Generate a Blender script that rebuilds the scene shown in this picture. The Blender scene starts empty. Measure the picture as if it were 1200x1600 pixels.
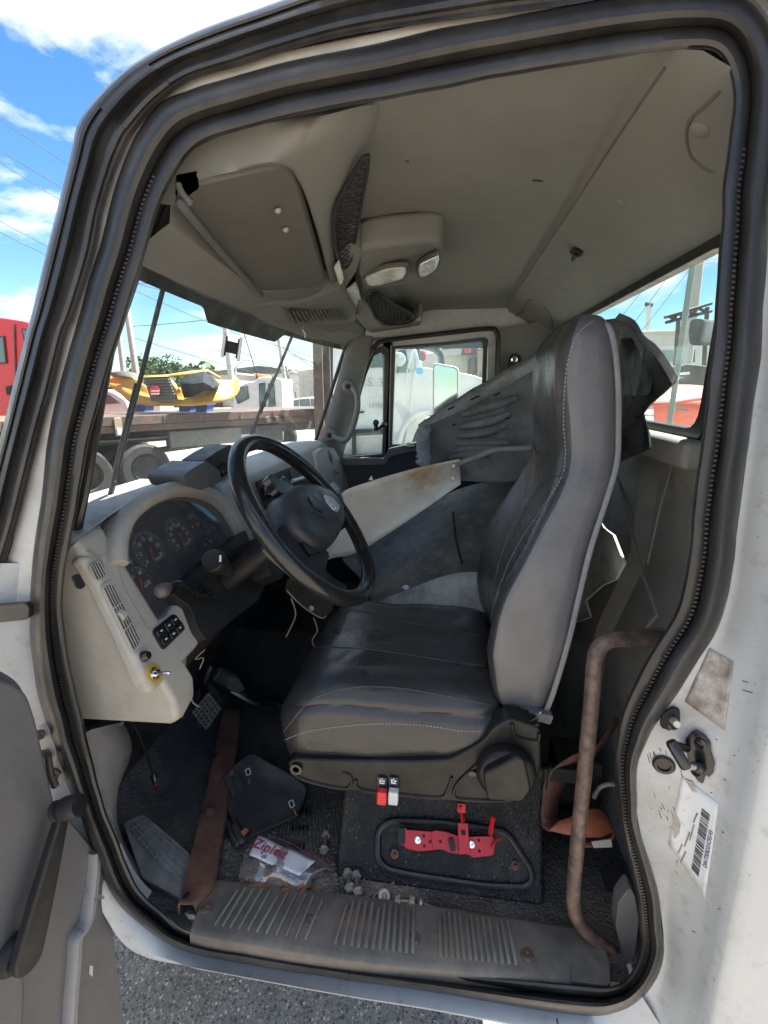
import bpy, bmesh, math, random
import numpy as np
from mathutils import Vector, Matrix, Euler
random.seed(7)
SC = bpy.context.scene
COL = SC.collection
R = math.radians

# ---------------------------------------------------------------- camera
YAW, PITCH, FPX, EYE = R(8.0), R(14.7), 740.0, np.array([0.0, 0.0, 2.17])
cam_d = bpy.data.cameras.new('camera')
cam = bpy.data.objects.new('camera', cam_d); COL.objects.link(cam)
cam.location = EYE
cam.rotation_euler = Euler((R(90) - PITCH, 0, YAW), 'XYZ')
cam_d.sensor_fit = 'VERTICAL'; cam_d.sensor_height = 36.0
cam_d.lens = FPX / 1600.0 * 36.0
cam_d.clip_start = 0.02; cam_d.clip_end = 3000
SC.camera = cam

# ---------------------------------------------------------------- sky, sun, exposure
SUN_EL, SUN_AZ = R(64), R(58)          # azimuth measured from +Y towards +X
world = bpy.data.worlds.new('World'); SC.world = world; world.use_nodes = True
nt = world.node_tree; nt.nodes.clear()
def wn(t, **k):
    n = nt.nodes.new(t)
    for a, b in k.items(): setattr(n, a, b)
    return n
out = wn('ShaderNodeOutputWorld'); bg = wn('ShaderNodeBackground')
sky = wn('ShaderNodeTexSky', sky_type='NISHITA', sun_disc=False, sun_elevation=SUN_EL, sun_rotation=SUN_AZ,
         altitude=0, air_density=1.0, dust_density=0.25, ozone_density=3.0)
tc = wn('ShaderNodeTexCoord'); sep = wn('ShaderNodeSeparateXYZ')
nt.links.new(tc.outputs['Generated'], sep.inputs[0])
# project the view direction on a cloud layer: (x, y) / (z + k)
addz = wn('ShaderNodeMath', operation='ADD'); addz.inputs[1].default_value = 0.22
mx = wn('ShaderNodeMath', operation='MAXIMUM'); mx.inputs[1].default_value = 0.02
nt.links.new(sep.outputs[2], mx.inputs[0]); nt.links.new(mx.outputs[0], addz.inputs[0])
dx = wn('ShaderNodeMath', operation='DIVIDE'); dy = wn('ShaderNodeMath', operation='DIVIDE')
nt.links.new(sep.outputs[0], dx.inputs[0]); nt.links.new(addz.outputs[0], dx.inputs[1])
nt.links.new(sep.outputs[1], dy.inputs[0]); nt.links.new(addz.outputs[0], dy.inputs[1])
cmb = wn('ShaderNodeCombineXYZ'); nt.links.new(dx.outputs[0], cmb.inputs[0]); nt.links.new(dy.outputs[0], cmb.inputs[1])
cmb.inputs[2].default_value = 12.0
cn = wn('ShaderNodeTexNoise'); cn.inputs['Scale'].default_value = 1.5; cn.inputs['Detail'].default_value = 9
cn.inputs['Roughness'].default_value = 0.58; cn.inputs['Distortion'].default_value = 0.25
nt.links.new(cmb.outputs[0], cn.inputs['Vector'])
cr = wn('ShaderNodeValToRGB'); cr.color_ramp.elements[0].position = 0.475; cr.color_ramp.elements[1].position = 0.61
nt.links.new(cn.outputs[0], cr.inputs[0])
# shading inside the clouds
cn2 = wn('ShaderNodeTexNoise'); cn2.inputs['Scale'].default_value = 2.6; cn2.inputs['Detail'].default_value = 5
nt.links.new(cmb.outputs[0], cn2.inputs['Vector'])
cr2 = wn('ShaderNodeValToRGB')
cr2.color_ramp.elements[0].position = 0.35; cr2.color_ramp.elements[0].color = (4.6, 5.0, 5.6, 1)
cr2.color_ramp.elements[1].position = 0.62; cr2.color_ramp.elements[1].color = (8.2, 8.1, 7.9, 1)
nt.links.new(cn2.outputs[0], cr2.inputs[0])
mixc = wn('ShaderNodeMixRGB'); hf = wn('ShaderNodeMapRange'); hf.inputs[1].default_value = .02; hf.inputs[2].default_value = .16; hf.inputs[3].default_value = .35; hf.inputs[4].default_value = 1.0; nt.links.new(sep.outputs[2], hf.inputs[0])
mc_ = wn('ShaderNodeMath', operation='MULTIPLY'); nt.links.new(cr.outputs[0], mc_.inputs[0]); nt.links.new(hf.outputs[0], mc_.inputs[1]); nt.links.new(mc_.outputs[0], mixc.inputs[0])
hs = wn('ShaderNodeHueSaturation'); hs.inputs['Saturation'].default_value = 1.25; hs.inputs['Value'].default_value = 1.0
nt.links.new(sky.outputs[0], hs.inputs['Color'])
nt.links.new(hs.outputs[0], mixc.inputs[1]); nt.links.new(cr2.outputs[0], mixc.inputs[2])
nt.links.new(mixc.outputs[0], bg.inputs[0]); bg.inputs[1].default_value = 0.046
nt.links.new(bg.outputs[0], out.inputs[0])

sun_d = bpy.data.lights.new('sun', 'SUN'); sun_d.energy = 5.0; sun_d.angle = R(0.53); sun_d.color = (1.0, 0.95, 0.87)
sun = bpy.data.objects.new('sun', sun_d); COL.objects.link(sun); sun.location = (3, 6, 12)
sd = Vector((math.cos(SUN_EL) * math.sin(SUN_AZ), math.cos(SUN_EL) * math.cos(SUN_AZ), math.sin(SUN_EL)))
sun.rotation_euler = sd.to_track_quat('Z', 'Y').to_euler()

SC.view_settings.view_transform = 'Standard'; SC.view_settings.look = 'None'
SC.view_settings.gamma = 1.0; SC.view_settings.use_curve_mapping = False
SC.view_settings.exposure = 2.5
SC.render.engine = 'CYCLES'
SC.cycles.use_denoising = True
SC.cycles.max_bounces = 10; SC.cycles.diffuse_bounces = 6; SC.cycles.transparent_max_bounces = 24
SC.cycles.sample_clamp_indirect = 8.0
SC.cycles.caustics_reflective = False; SC.cycles.caustics_refractive = False

# ---------------------------------------------------------------- measuring helpers (metres; X to the rear of the truck, Y across the cab, Z up)
_fw = np.array([-math.sin(YAW) * math.cos(PITCH), math.cos(YAW) * math.cos(PITCH), -math.sin(PITCH)])
_rt = np.array([math.cos(YAW), math.sin(YAW), 0.0]); _up = np.cross(_rt, _fw)
def ray(x, y): return _fw * FPX + _rt * (x - 600) + _up * (800 - y)
def W(x, y, X=None, Y=None, Z=None):
    d = ray(x, y)
    t = (X - EYE[0]) / d[0] if X is not None else (Y - EYE[1]) / d[1] if Y is not None else (Z - EYE[2]) / d[2]
    return EYE + d * t
def WP(x, y, O, n):
    d = ray(x, y); n = np.array(n, float)
    return EYE + d * (((np.array(O) - EYE) @ n) / (d @ n))
def WV(x, y, depth):                       # a point at a ground distance from the eye
    d = ray(x, y); return EYE + d * (depth / math.hypot(d[0], d[1]))
DOOR_Y = 0.70
def side_y(z): return DOOR_Y + max(0.0, z - 1.9) * 0.10
def WD(x, y, off=0.0):                     # on the cab side, which leans in above the belt line
    Y = DOOR_Y
    for _ in range(6):
        p = W(x, y, Y=Y + off); Y = side_y(p[2])
    return p

# ---------------------------------------------------------------- object helpers
def V(p): return (float(p[0]), float(p[1]), float(p[2]))
def tag(o, label=None, cat=None, group=None, kind=None):
    if label: o['label'] = label
    if cat: o['category'] = cat
    if group: o['group'] = group
    if kind: o['kind'] = kind
    return o
def thing(name, label, cat, loc=(0, 0, 0), group=None):
    o = bpy.data.objects.new(name, None); COL.objects.link(o); o.location = V(loc); o.empty_display_size = 0.05
    return tag(o, label, cat, group)
def attach(o, parent):
    if parent is not None:
        o.parent = parent
        if parent.type == 'EMPTY': o.matrix_parent_inverse = Matrix.Translation(-Vector(parent.location))
    return o
def M(name, verts, faces, m, parent=None, smooth=38, bevel=0, sub=0, solid=0, seg=2, off=0):
    me = bpy.data.meshes.new(name)
    me.from_pydata([V(v) for v in verts], [], [tuple(f) for f in faces])
    me.validate(); me.update()
    b = bmesh.new(); b.from_mesh(me); bmesh.ops.recalc_face_normals(b, faces=b.faces); b.to_mesh(me); b.free()
    if smooth:
        me.polygons.foreach_set('use_smooth', [True] * len(me.polygons))
        if not sub: me.set_sharp_from_angle(angle=R(smooth))
    if isinstance(m, (list, tuple)):
        for k in m: me.materials.append(MAT[k])
    else: me.materials.append(MAT[m])
    o = bpy.data.objects.new(name, me); COL.objects.link(o)
    if solid:
        k = o.modifiers.new('solid', 'SOLIDIFY'); k.thickness = solid; k.offset = off
    if bevel:
        k = o.modifiers.new('bevel', 'BEVEL'); k.width = bevel; k.segments = seg; k.limit_method = 'ANGLE'; k.angle_limit = R(35); k.harden_normals = True
    if sub:
        k = o.modifiers.new('sub', 'SUBSURF'); k.levels = sub; k.render_levels = sub
    return attach(o, parent)
def nz(v): v = np.array(v, float); return v / (np.linalg.norm(v) + 1e-12)
def spline(pts, n=8, closed=False):
    P = [np.array(p, float) for p in pts]; L = len(P); o = []
    for i in range(L if closed else L - 1):
        a, b, c, d = (P[(i - 1) % L], P[i], P[(i + 1) % L], P[(i + 2) % L]) if closed else (P[max(i - 1, 0)], P[i], P[i + 1], P[min(i + 2, L - 1)])
        for k in range(n):
            t = k / n
            o.append(0.5 * (2 * b + (c - a) * t + (2 * a - 5 * b + 4 * c - d) * t * t + (3 * b - a - 3 * c + d) * t ** 3))
    if not closed: o.append(P[-1])
    return o
def grid(rows, cu=False, cv=False):        # rows of equally many points -> verts, faces
    n = len(rows); m = len(rows[0]); v = [p for r in rows for p in r]; f = []
    for i in range(n if cv else n - 1):
        for j in range(m if cu else m - 1):
            f.append((i * m + j, i * m + (j + 1) % m, ((i + 1) % n) * m + (j + 1) % m, ((i + 1) % n) * m + j))
    return v, f
def join(*parts):
    v, f = [], []
    for a, b in parts:
        k = len(v); v += list(a); f += [tuple(i + k for i in q) for q in b]
    return v, f
def frames(path, closed=False, up=(0, 0, 1)):
    P = [np.array(p, float) for p in path]; n = len(P); T = []
    for i in range(n):
        a = P[(i - 1) % n] if closed or i > 0 else P[0]; b = P[(i + 1) % n] if closed or i < n - 1 else P[-1]
        T.append(nz(b - a))
    u = np.array(up, float); u = nz(u - T[0] * (u @ T[0]))
    if np.linalg.norm(u) < .1: u = nz(np.cross(T[0], (1, 0, 0)))
    U = []
    for t in T:
        u = nz(u - t * (u @ t)); U.append(u)
    return P, T, U
def tube(path, r, n=10, closed=False, cap=True, flat=1.0):
    P, T, U = frames(path, closed); rows = []
    rr = r if hasattr(r, '__len__') else [r] * len(P)
    for p, t, u, q in zip(P, T, U, rr):
        w = np.cross(t, u)
        rows.append([p + q * (u * math.cos(a) * flat + w * math.sin(a)) for a in np.linspace(0, 2 * math.pi, n, endpoint=False)])
    v, f = grid(rows, cu=True, cv=closed)
    if cap and not closed:
        f.append(tuple(range(n))[::-1]); k = (len(rows) - 1) * n; f.append(tuple(range(k, k + n)))
    return v, f
def sweep(path, prof, up, closed=False, cap=True):   # prof: list of (a, b): a along side axis (t x up), b along up
    P, T, U = frames(path, closed, up); rows = []
    for p, t in zip(P, T):
        u = np.array(up, float); u = nz(u - t * (u @ t)); w = np.cross(t, u)
        rows.append([p + w * a + u * b for a, b in prof])
    v, f = grid(rows, cu=True, cv=closed); m = len(prof)
    if cap and not closed:
        f.append(tuple(range(m))[::-1]); k = (len(rows) - 1) * m; f.append(tuple(range(k, k + m)))
    return v, f
def prism(poly, d):                        # 3-D polygon pushed along vector d
    n = len(poly); d = np.array(d, float); v = [np.array(p, float) for p in poly] + [np.array(p, float) + d for p in poly]
    f = [tuple(range(n))[::-1], tuple(range(n, 2 * n))] + [(i, (i + 1) % n, n + (i + 1) % n, n + i) for i in range(n)]
    return v, f
def boxc(c, s, ax=None):                   # box from centre, full sizes, optional 3 axes
    ax = np.eye(3) if ax is None else np.array([nz(a) for a in ax]); v = []
    for i in (-1, 1):
        for j in (-1, 1):
            for k in (-1, 1): v.append(np.array(c, float) + ax[0] * i * s[0] / 2 + ax[1] * j * s[1] / 2 + ax[2] * k * s[2] / 2)
    return v, [(0, 1, 3, 2), (4, 6, 7, 5), (0, 4, 5, 1), (2, 3, 7, 6), (0, 2, 6, 4), (1, 5, 7, 3)]
def lathe(o, axis, prof, n=20, ref=None):  # prof: (radius, along axis)
    a = nz(axis); u = nz(np.cross(a, ref if ref is not None else ((0, 0, 1) if abs(a[2]) < .9 else (1, 0, 0)))); w = np.cross(a, u)
    rows = [[np.array(o, float) + a * h + r * (u * math.cos(t) + w * math.sin(t)) for t in np.linspace(0, 2 * math.pi, n, endpoint=False)] for r, h in prof]
    v, f = grid(rows, cu=True)
    if prof[0][0] > 1e-6: f.append(tuple(range(n))[::-1])
    if prof[-1][0] > 1e-6: k = (len(rows) - 1) * n; f.append(tuple(range(k, k + n)))
    return v, f
def rrect(w, h, r, n=4):                   # rounded rectangle outline in 2-D
    o = []
    for cx, cy, a0 in ((w/2 - r, h/2 - r, 0), (-w/2 + r, h/2 - r, 90), (-w/2 + r, -h/2 + r, 180), (w/2 - r, -h/2 + r, 270)):
        for k in range(n + 1): o.append((cx + r * math.cos(R(a0 + 90 * k / n)), cy + r * math.sin(R(a0 + 90 * k / n))))
    return o
def rpoly(poly, r, n=3):                   # rounds the corners of a 3-D polygon
    P = [np.array(p, float) for p in poly]; L = len(P); o = []
    for i in range(L):
        a, b, c = P[i - 1], P[i], P[(i + 1) % L]
        q = min(r, np.linalg.norm(a - b) * .45, np.linalg.norm(c - b) * .45)
        s, e = b + nz(a - b) * q, b + nz(c - b) * q
        for k in range(n + 1):
            t = k / n; o.append((1 - t) ** 2 * s + 2 * t * (1 - t) * b + t * t * e)
    return o
def on(O, u, v, pts, w=None, h=0):         # 2-D points on a plane
    O = np.array(O, float); u = np.array(u, float); v = np.array(v, float); ww = np.cross(u, v) if w is None else np.array(w, float)
    return [O + u * a + v * b + ww * h for a, b in pts]
def ring(outer, inner, d):                 # a frame between two loops with equally many points, thickness vector d
    n = len(outer); d = np.array(d, float)
    v = list(outer) + list(inner) + [np.array(p) + d for p in outer] + [np.array(p) + d for p in inner]; f = []
    for i in range(n):
        j = (i + 1) % n
        f += [(i, j, n + j, n + i), (2*n + i, 3*n + i, 3*n + j, 2*n + j), (i, 2*n + i, 2*n + j, j), (n + i, n + j, 3*n + j, 3*n + i)]
    return v, f
def text(name, body, loc, u, v, size, m, parent=None, ext=0.0004, align='CENTER', squash=1.0):
    c = bpy.data.curves.new(name, 'FONT'); c.body = body; c.size = size; c.extrude = ext; c.align_x = align; c.align_y = 'CENTER'
    c.materials.append(MAT[m]); o = bpy.data.objects.new(name, c); COL.objects.link(o)
    u = nz(u); v = np.array(v, float); v = nz(v - u * (u @ v)); w = np.cross(u, v)
    mt = Matrix(((u[0]*squash, v[0], w[0], loc[0]), (u[1]*squash, v[1], w[1], loc[1]), (u[2]*squash, v[2], w[2], loc[2]), (0, 0, 0, 1)))
    if parent is not None:
        o.parent = parent
        if parent.type == 'EMPTY': o.matrix_parent_inverse = Matrix.Translation(-Vector(parent.location))
    o.matrix_basis = mt
    return o
def disp(rows, amp, sc, axis, seed=0):     # wrinkle a grid of points along an axis
    from mathutils import noise
    a = np.array(axis, float)
    return [[np.array(p) + a * amp * noise.noise(Vector((p[0] * sc + seed, p[1] * sc, p[2] * sc))) for p in r] for r in rows]

from mathutils.bvhtree import BVHTree
def bvh_of(o):
    me = o.data; return BVHTree.FromPolygons([v.co[:] for v in me.vertices], [p.vertices[:] for p in me.polygons])
def hit(b, x, y):
    d = Vector(ray(x, y)).normalized(); r = b.ray_cast(Vector(EYE), d)
    return (np.array(r[0]), np.array(r[1])) if r[0] is not None else None
# ---------------------------------------------------------------- materials
MAT = {}
def mat(name, col, rough=.6, metal=0.0, var=.12, vscale=14, dirt=None, dscale=6, damt=.5, dth=.5, dw=.12, bump=None, spec=.5, coat=0, rvar=.12, emit=None, stretch=None, dirt2=None, specks=(), spots=(), bump2=None):
    m = bpy.data.materials.new(name); m.use_nodes = True; t = m.node_tree; N = t.nodes; L = t.links
    b = N['Principled BSDF']; b.inputs['Roughness'].default_value = rough; b.inputs['Metallic'].default_value = metal
    b.inputs['Specular IOR Level'].default_value = spec; b.inputs['Coat Weight'].default_value = coat; b.inputs['Coat Roughness'].default_value = .08
    co = N.new('ShaderNodeTexCoord').outputs['Object']
    if stretch:
        mp = N.new('ShaderNodeMapping'); mp.inputs['Scale'].default_value = stretch; L.new(co, mp.inputs[0]); cs = mp.outputs[0]
    else: cs = co
    def noise(s, d=6, vec=cs, rg=.6):
        n = N.new('ShaderNodeTexNoise'); n.inputs['Scale'].default_value = s; n.inputs['Detail'].default_value = d; n.inputs['Roughness'].default_value = rg
        L.new(vec, n.inputs['Vector']); return n.outputs[0]
    def ramp(src, p0, p1, c0, c1):
        r = N.new('ShaderNodeValToRGB'); e = r.color_ramp.elements
        e[0].position = p0; e[1].position = p1; e[0].color = c0; e[1].color = c1; L.new(src, r.inputs[0]); return r.outputs[0]
    g = lambda v: (v, v, v, 1)
    c = ramp(noise(vscale), .3, .7, tuple(x * (1 - var) for x in col) + (1,), tuple(min(1, x * (1 + var)) for x in col) + (1,))
    for k, dd in enumerate([dirt, dirt2]):
        if not dd: continue
        if k == 0: dc, ds, da, dt = dd, dscale, damt, dth
        else: dc, ds, da, dt = dd
        mk = ramp(noise(ds, 9, rg=.66), dt - dw, dt + dw, g(0), g(da))
        mm = N.new('ShaderNodeMixRGB'); L.new(mk, mm.inputs[0]); L.new(c, mm.inputs[1]); mm.inputs[2].default_value = tuple(dc) + (1,); c = mm.outputs[0]
    for ctr, rad, sc_, am in spots:           # one stain with its own place on the thing: centre, reach, colour, strength
        vm = N.new('ShaderNodeVectorMath'); vm.operation = 'DISTANCE'; L.new(co, vm.inputs[0]); vm.inputs[1].default_value = V(ctr)
        ma = N.new('ShaderNodeMath'); ma.operation = 'MULTIPLY_ADD'; L.new(noise(3.0 / rad, 8, rg=.7), ma.inputs[0]); ma.inputs[1].default_value = rad * 2.2; L.new(vm.outputs['Value'], ma.inputs[2])
        mr = N.new('ShaderNodeMapRange'); mr.inputs[1].default_value = rad * 1.2; mr.inputs[2].default_value = rad * 2.1; mr.inputs[3].default_value = am; mr.inputs[4].default_value = 0; L.new(ma.outputs[0], mr.inputs[0])
        mm = N.new('ShaderNodeMixRGB'); L.new(mr.outputs[0], mm.inputs[0]); L.new(c, mm.inputs[1]); mm.inputs[2].default_value = tuple(sc_) + (1,); c = mm.outputs[0]
    for ss, sc_, th, rad, am in specks:       # separate grains: cell size, colour, share left out, grain radius in cells, strength
        vo = N.new('ShaderNodeTexVoronoi'); vo.inputs['Scale'].default_value = ss; L.new(co, vo.inputs['Vector'])
        sx = N.new('ShaderNodeSeparateColor'); L.new(vo.outputs['Color'], sx.inputs[0])
        a1 = ramp(sx.outputs[0], th, min(1, th + .05), g(0), g(am)); a2 = ramp(vo.outputs['Distance'], rad, rad * 1.35, g(1), g(0))
        mu = N.new('ShaderNodeMath'); mu.operation = 'MULTIPLY'; L.new(a1, mu.inputs[0]); L.new(a2, mu.inputs[1])
        mm = N.new('ShaderNodeMixRGB'); L.new(mu.outputs[0], mm.inputs[0]); L.new(c, mm.inputs[1]); mm.inputs[2].default_value = tuple(sc_) + (1,); c = mm.outputs[0]
    L.new(c, b.inputs['Base Color'])
    if rvar: L.new(ramp(noise(vscale * 1.7), .3, .7, g(max(.02, rough - rvar)), g(min(1, rough + rvar))), b.inputs['Roughness'])
    if bump:
        bn = N.new('ShaderNodeBump'); bn.inputs['Strength'].default_value = bump[1]; bn.inputs['Distance'].default_value = bump[2] if len(bump) > 2 else .002
        if len(bump) > 3 and bump[3] == 'voronoi':
            vo = N.new('ShaderNodeTexVoronoi'); vo.inputs['Scale'].default_value = bump[0]; L.new(co, vo.inputs['Vector']); L.new(vo.outputs['Distance'], bn.inputs['Height'])
        else: L.new(noise(bump[0], 4, co), bn.inputs['Height'])
        if bump2:                             # broad creases under the fine grain
            b2 = N.new('ShaderNodeBump'); b2.inputs['Strength'].default_value = bump2[1]; b2.inputs['Distance'].default_value = bump2[2]; L.new(noise(bump2[0], 6, co, .55), b2.inputs['Height']); L.new(b2.outputs[0], bn.inputs['Normal'])
        L.new(bn.outputs[0], b.inputs['Normal'])
    if emit: b.inputs['Emission Color'].default_value = tuple(emit[:3]) + (1,); b.inputs['Emission Strength'].default_value = emit[3]
    MAT[name] = m; return m
def glass(name, tint=(.93, .97, .95), gloss=.06, dust_glare=0.0, dcol=(.5, .5, .47), low=None):
    m = bpy.data.materials.new(name); m.use_nodes = True; t = m.node_tree; N = t.nodes; L = t.links; N.clear()
    o = N.new('ShaderNodeOutputMaterial'); tr = N.new('ShaderNodeBsdfTransparent'); tr.inputs[0].default_value = tint + (1,)
    gl = N.new('ShaderNodeBsdfGlossy'); gl.inputs['Roughness'].default_value = .03
    lw = N.new('ShaderNodeLayerWeight'); pw_ = N.new('ShaderNodeMath'); pw_.operation = 'POWER'; pw_.inputs[1].default_value = 4.0; L.new(lw.outputs['Facing'], pw_.inputs[0])
    fr = N.new('ShaderNodeMath'); fr.operation = 'MULTIPLY_ADD'; fr.inputs[1].default_value = .20; fr.inputs[2].default_value = gloss; L.new(pw_.outputs[0], fr.inputs[0])
    m1 = N.new('ShaderNodeMixShader'); L.new(fr.outputs[0], m1.inputs[0]); L.new(tr.outputs[0], m1.inputs[1]); L.new(gl.outputs[0], m1.inputs[2]); res = m1.outputs[0]
    if dust_glare:
        df = N.new('ShaderNodeBsdfDiffuse'); df.inputs[0].default_value = dcol + (1,); tl = N.new('ShaderNodeBsdfTranslucent'); tl.inputs[0].default_value = dcol + (1,)
        ad = N.new('ShaderNodeMixShader'); ad.inputs[0].default_value = .5; L.new(df.outputs[0], ad.inputs[1]); L.new(tl.outputs[0], ad.inputs[2])
        co = N.new('ShaderNodeTexCoord'); nn = N.new('ShaderNodeTexNoise'); nn.inputs['Scale'].default_value = 7; nn.inputs['Detail'].default_value = 10; nn.inputs['Roughness'].default_value = .7; L.new(co.outputs['Object'], nn.inputs['Vector'])
        rp = N.new('ShaderNodeMapRange'); rp.inputs[1].default_value = .3; rp.inputs[2].default_value = .75; rp.inputs[3].default_value = dust_glare * .3; rp.inputs[4].default_value = dust_glare; L.new(nn.outputs[0], rp.inputs[0]); fac = rp.outputs[0]
        if low:                               # wiped clean above, dust collected low on the pane
            sp = N.new('ShaderNodeSeparateXYZ'); L.new(co.outputs['Object'], sp.inputs[0]); mr = N.new('ShaderNodeMapRange')
            mr.inputs[1].default_value = low[0]; mr.inputs[2].default_value = low[1]; mr.inputs[3].default_value = low[2]; mr.inputs[4].default_value = .25; L.new(sp.outputs[2], mr.inputs[0])
            mu = N.new('ShaderNodeMath'); mu.operation = 'MULTIPLY'; L.new(fac, mu.inputs[0]); L.new(mr.outputs[0], mu.inputs[1]); fac = mu.outputs[0]
        m2 = N.new('ShaderNodeMixShader'); L.new(fac, m2.inputs[0]); L.new(res, m2.inputs[1]); L.new(ad.outputs[0], m2.inputs[2]); res = m2.outputs[0]
    L.new(res, o.inputs[0]); MAT[name] = m
mat('rubber', (.013, .0125, .0135), .38, dirt=(.06, .055, .05), dscale=7, damt=.45, dth=.58, bump=(180, .25, .001), spec=.55, stretch=(1, 1, .4))
mat('rubber_old', (.020, .020, .021), .5, dirt=(.09, .08, .072), dscale=14, damt=.4, dth=.52, bump=(120, .5, .001), stretch=(1, 1, .3))
mat('mat_rubber', (.045, .045, .046), .55, dirt=(.20, .175, .145), dscale=5, damt=.5, dth=.55, bump=(160, .9, .003, 'voronoi'), dirt2=((.26, .22, .17), 90, .5, .66), specks=((170, (.35, .31, .25), .90, .22, .6),), spots=((W(325, 1325, Z=1.05), .05, (.40, .335, .25), .7), (W(600, 1388, Z=1.05), .09, (.33, .28, .22), .6), (W(470, 1385, Z=1.05), .09, (.36, .30, .23), .65), (W(540, 1290, Z=1.05), .10, (.20, .18, .15), .6)))
mat('sill_rubber', (.085, .077, .067), .55, dirt=(.21, .18, .145), dscale=11, damt=.6, dth=.5, bump=(140, .4, .001), dirt2=((.16, .07, .03), 6, .4, .68), spots=((W(545, 1440, Z=1.065), .03, (.33, .14, .05), .6), (W(575, 1448, Z=1.065), .02, (.36, .15, .05), .6), (W(470, 1455, Z=1.065), .05, (.20, .17, .14), .6), (W(700, 1480, Z=1.065), .05, (.24, .20, .16), .5)))
mat('white_paint', (.46, .475, .485), .34, dirt=(.34, .315, .28), dscale=5, damt=.4, dth=.58, spec=.5, coat=.3, var=.04, dirt2=((.16, .14, .125), 38, .7, .69), specks=((55, (.16, .14, .12), .94, .13, .7), (120, (.22, .19, .17), .92, .16, .6)))
mat('frame_paint', (.52, .505, .47), .45, dirt=(.20, .185, .165), dscale=8, damt=.6, dth=.56, var=.08)
mat('dash', (.40, .37, .32), .55, bump2=(40, .08, .004), bump=(420, .18, .0008), var=.05, dirt=(.24, .215, .18), dscale=4, damt=.45, dth=.56, dirt2=((.16, .14, .12), 30, .35, .66))
mat('trim_grey', (.20, .195, .185), .6, bump=(420, .2, .0008), var=.06, dirt=(.12, .11, .10), dscale=5, damt=.3, dth=.58)
mat('kick_grey', (.17, .165, .16), .55, bump=(420, .2, .0008), var=.06, dirt=(.28, .26, .23), dscale=9, damt=.4, dth=.6)
mat('headliner', (.185, .186, .182), .85, bump=(500, .25, .0008), var=.05, dirt=(.19, .18, .16), dscale=3, damt=.4, dth=.55, spec=.2)
mat('visor', (.115, .113, .107), .75, var=.07, dirt=(.11, .105, .10), dscale=6, damt=.45, dth=.55, bump=(350, .2, .0008), spec=.25)
mat('vinyl', (.038, .037, .037), .32, bump2=(16, .35, .012), bump=(300, .35, .0010), var=.06, vscale=5, dirt=(.055, .053, .05), dscale=3, damt=.3, dth=.58, spec=.5, rvar=.1)
mat('vinyl_grey', (.125, .123, .13), .36, bump2=(11, .35, .014), bump=(300, .35, .0010), var=.08, dirt=(.16, .155, .15), dscale=4, damt=.25, dth=.6, spec=.45, rvar=.08)
mat('piping', (.25, .25, .26), .9, bump=(600, .6, .001), var=.2)
mat('thread', (.29, .285, .28), .8, var=.1)
mat('black_plastic', (.014, .014, .015), .48, spec=.3, bump=(400, .2, .0006), var=.15, dirt=(.06, .055, .05), dscale=7, damt=.4, dth=.58)
mat('black_gloss', (.012, .012, .013), .22, var=.2, spec=.6, rvar=.1, dirt=(.05, .05, .048), dscale=16, damt=.35, dth=.6)
mat('charcoal', (.042, .042, .044), .5, spec=.35, bump=(420, .2, .0008), var=.08, dirt=(.09, .085, .08), dscale=6, damt=.3, dth=.6)
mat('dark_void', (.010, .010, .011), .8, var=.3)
mat('door_grey', (.115, .113, .115), .5, bump=(360, .3, .001), var=.05, dirt=(.16, .155, .15), dscale=4, damt=.3, dth=.6)
mat('rust', (.19, .085, .05), .78, var=.45, vscale=30, dirt=(.08, .042, .03), dscale=8, damt=.8, dth=.5, bump=(90, .5, .002), dirt2=((.32, .12, .035), 14, .7, .66))
mat('tube_rust', (.055, .043, .040), .5, var=.4, vscale=40, dirt=(.20, .115, .085), dscale=48, damt=.8, dth=.54, bump=(140, .5, .001))
mat('steel', (.46, .42, .37), .45, metal=.35, var=.25, vscale=60, dirt=(.20, .12, .07), dscale=70, damt=.6, dth=.56)
mat('chrome', (.8, .8, .8), .12, metal=1.0, var=.05)
mat('silver', (.62, .62, .62), .35, metal=.4, var=.06)
mat('red', (.50, .012, .022), .38, var=.1, dirt=(.12, .02, .02), dscale=20, damt=.5, dth=.6)
mat('red_lever', (.65, .02, .03), .4, var=.05)
mat('white_plastic', (.75, .75, .73), .45, var=.04)
mat('belt', (.13, .055, .040), .6, var=.15, vscale=60, bump=(700, .5, .0008), dirt=(.06, .03, .025), dscale=8, damt=.6, dth=.5)
mat('belt_orange', (.40, .12, .055), .6, var=.15, vscale=60, bump=(700, .5, .0008), dirt=(.18, .06, .035), dscale=14, damt=.5, dth=.55)
mat('paper', (.78, .79, .82), .6, var=.03)
mat('print_red', (.42, .03, .10), .6, var=.1)
mat('print_black', (.02, .02, .02), .6, var=.1)
mat('print_white', (.80, .80, .78), .6, var=.03)
mat('print_blue', (.16, .50, .80), .5, var=.03)
mat('needle', (.80, .07, .05), .5, var=.02)
mat('gauge_face', (.06, .063, .07), .5, var=.1)
mat('yellow', (.62, .36, .02), .45, var=.1, dirt=(.2, .12, .04), dscale=30, damt=.5, dth=.55)
mat('cover_dark', (.06, .059, .057), .5, var=.2, dirt=(.16, .155, .148), dscale=6, damt=.6, dth=.56, bump=(60, .4, .002), dirt2=((.22, .215, .20), 26, .5, .62))
mat('fender_liner', (.14, .138, .134), .5, var=.15, dirt=(.24, .235, .225), dscale=7, damt=.5, dth=.56, bump=(60, .3, .002), dirt2=((.012, .012, .012), 9, .7, .64))
mat('liner_edge', (.27, .27, .27), .6, var=.2, dirt=(.06, .06, .06), dscale=14, damt=.7, dth=.55)
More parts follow.
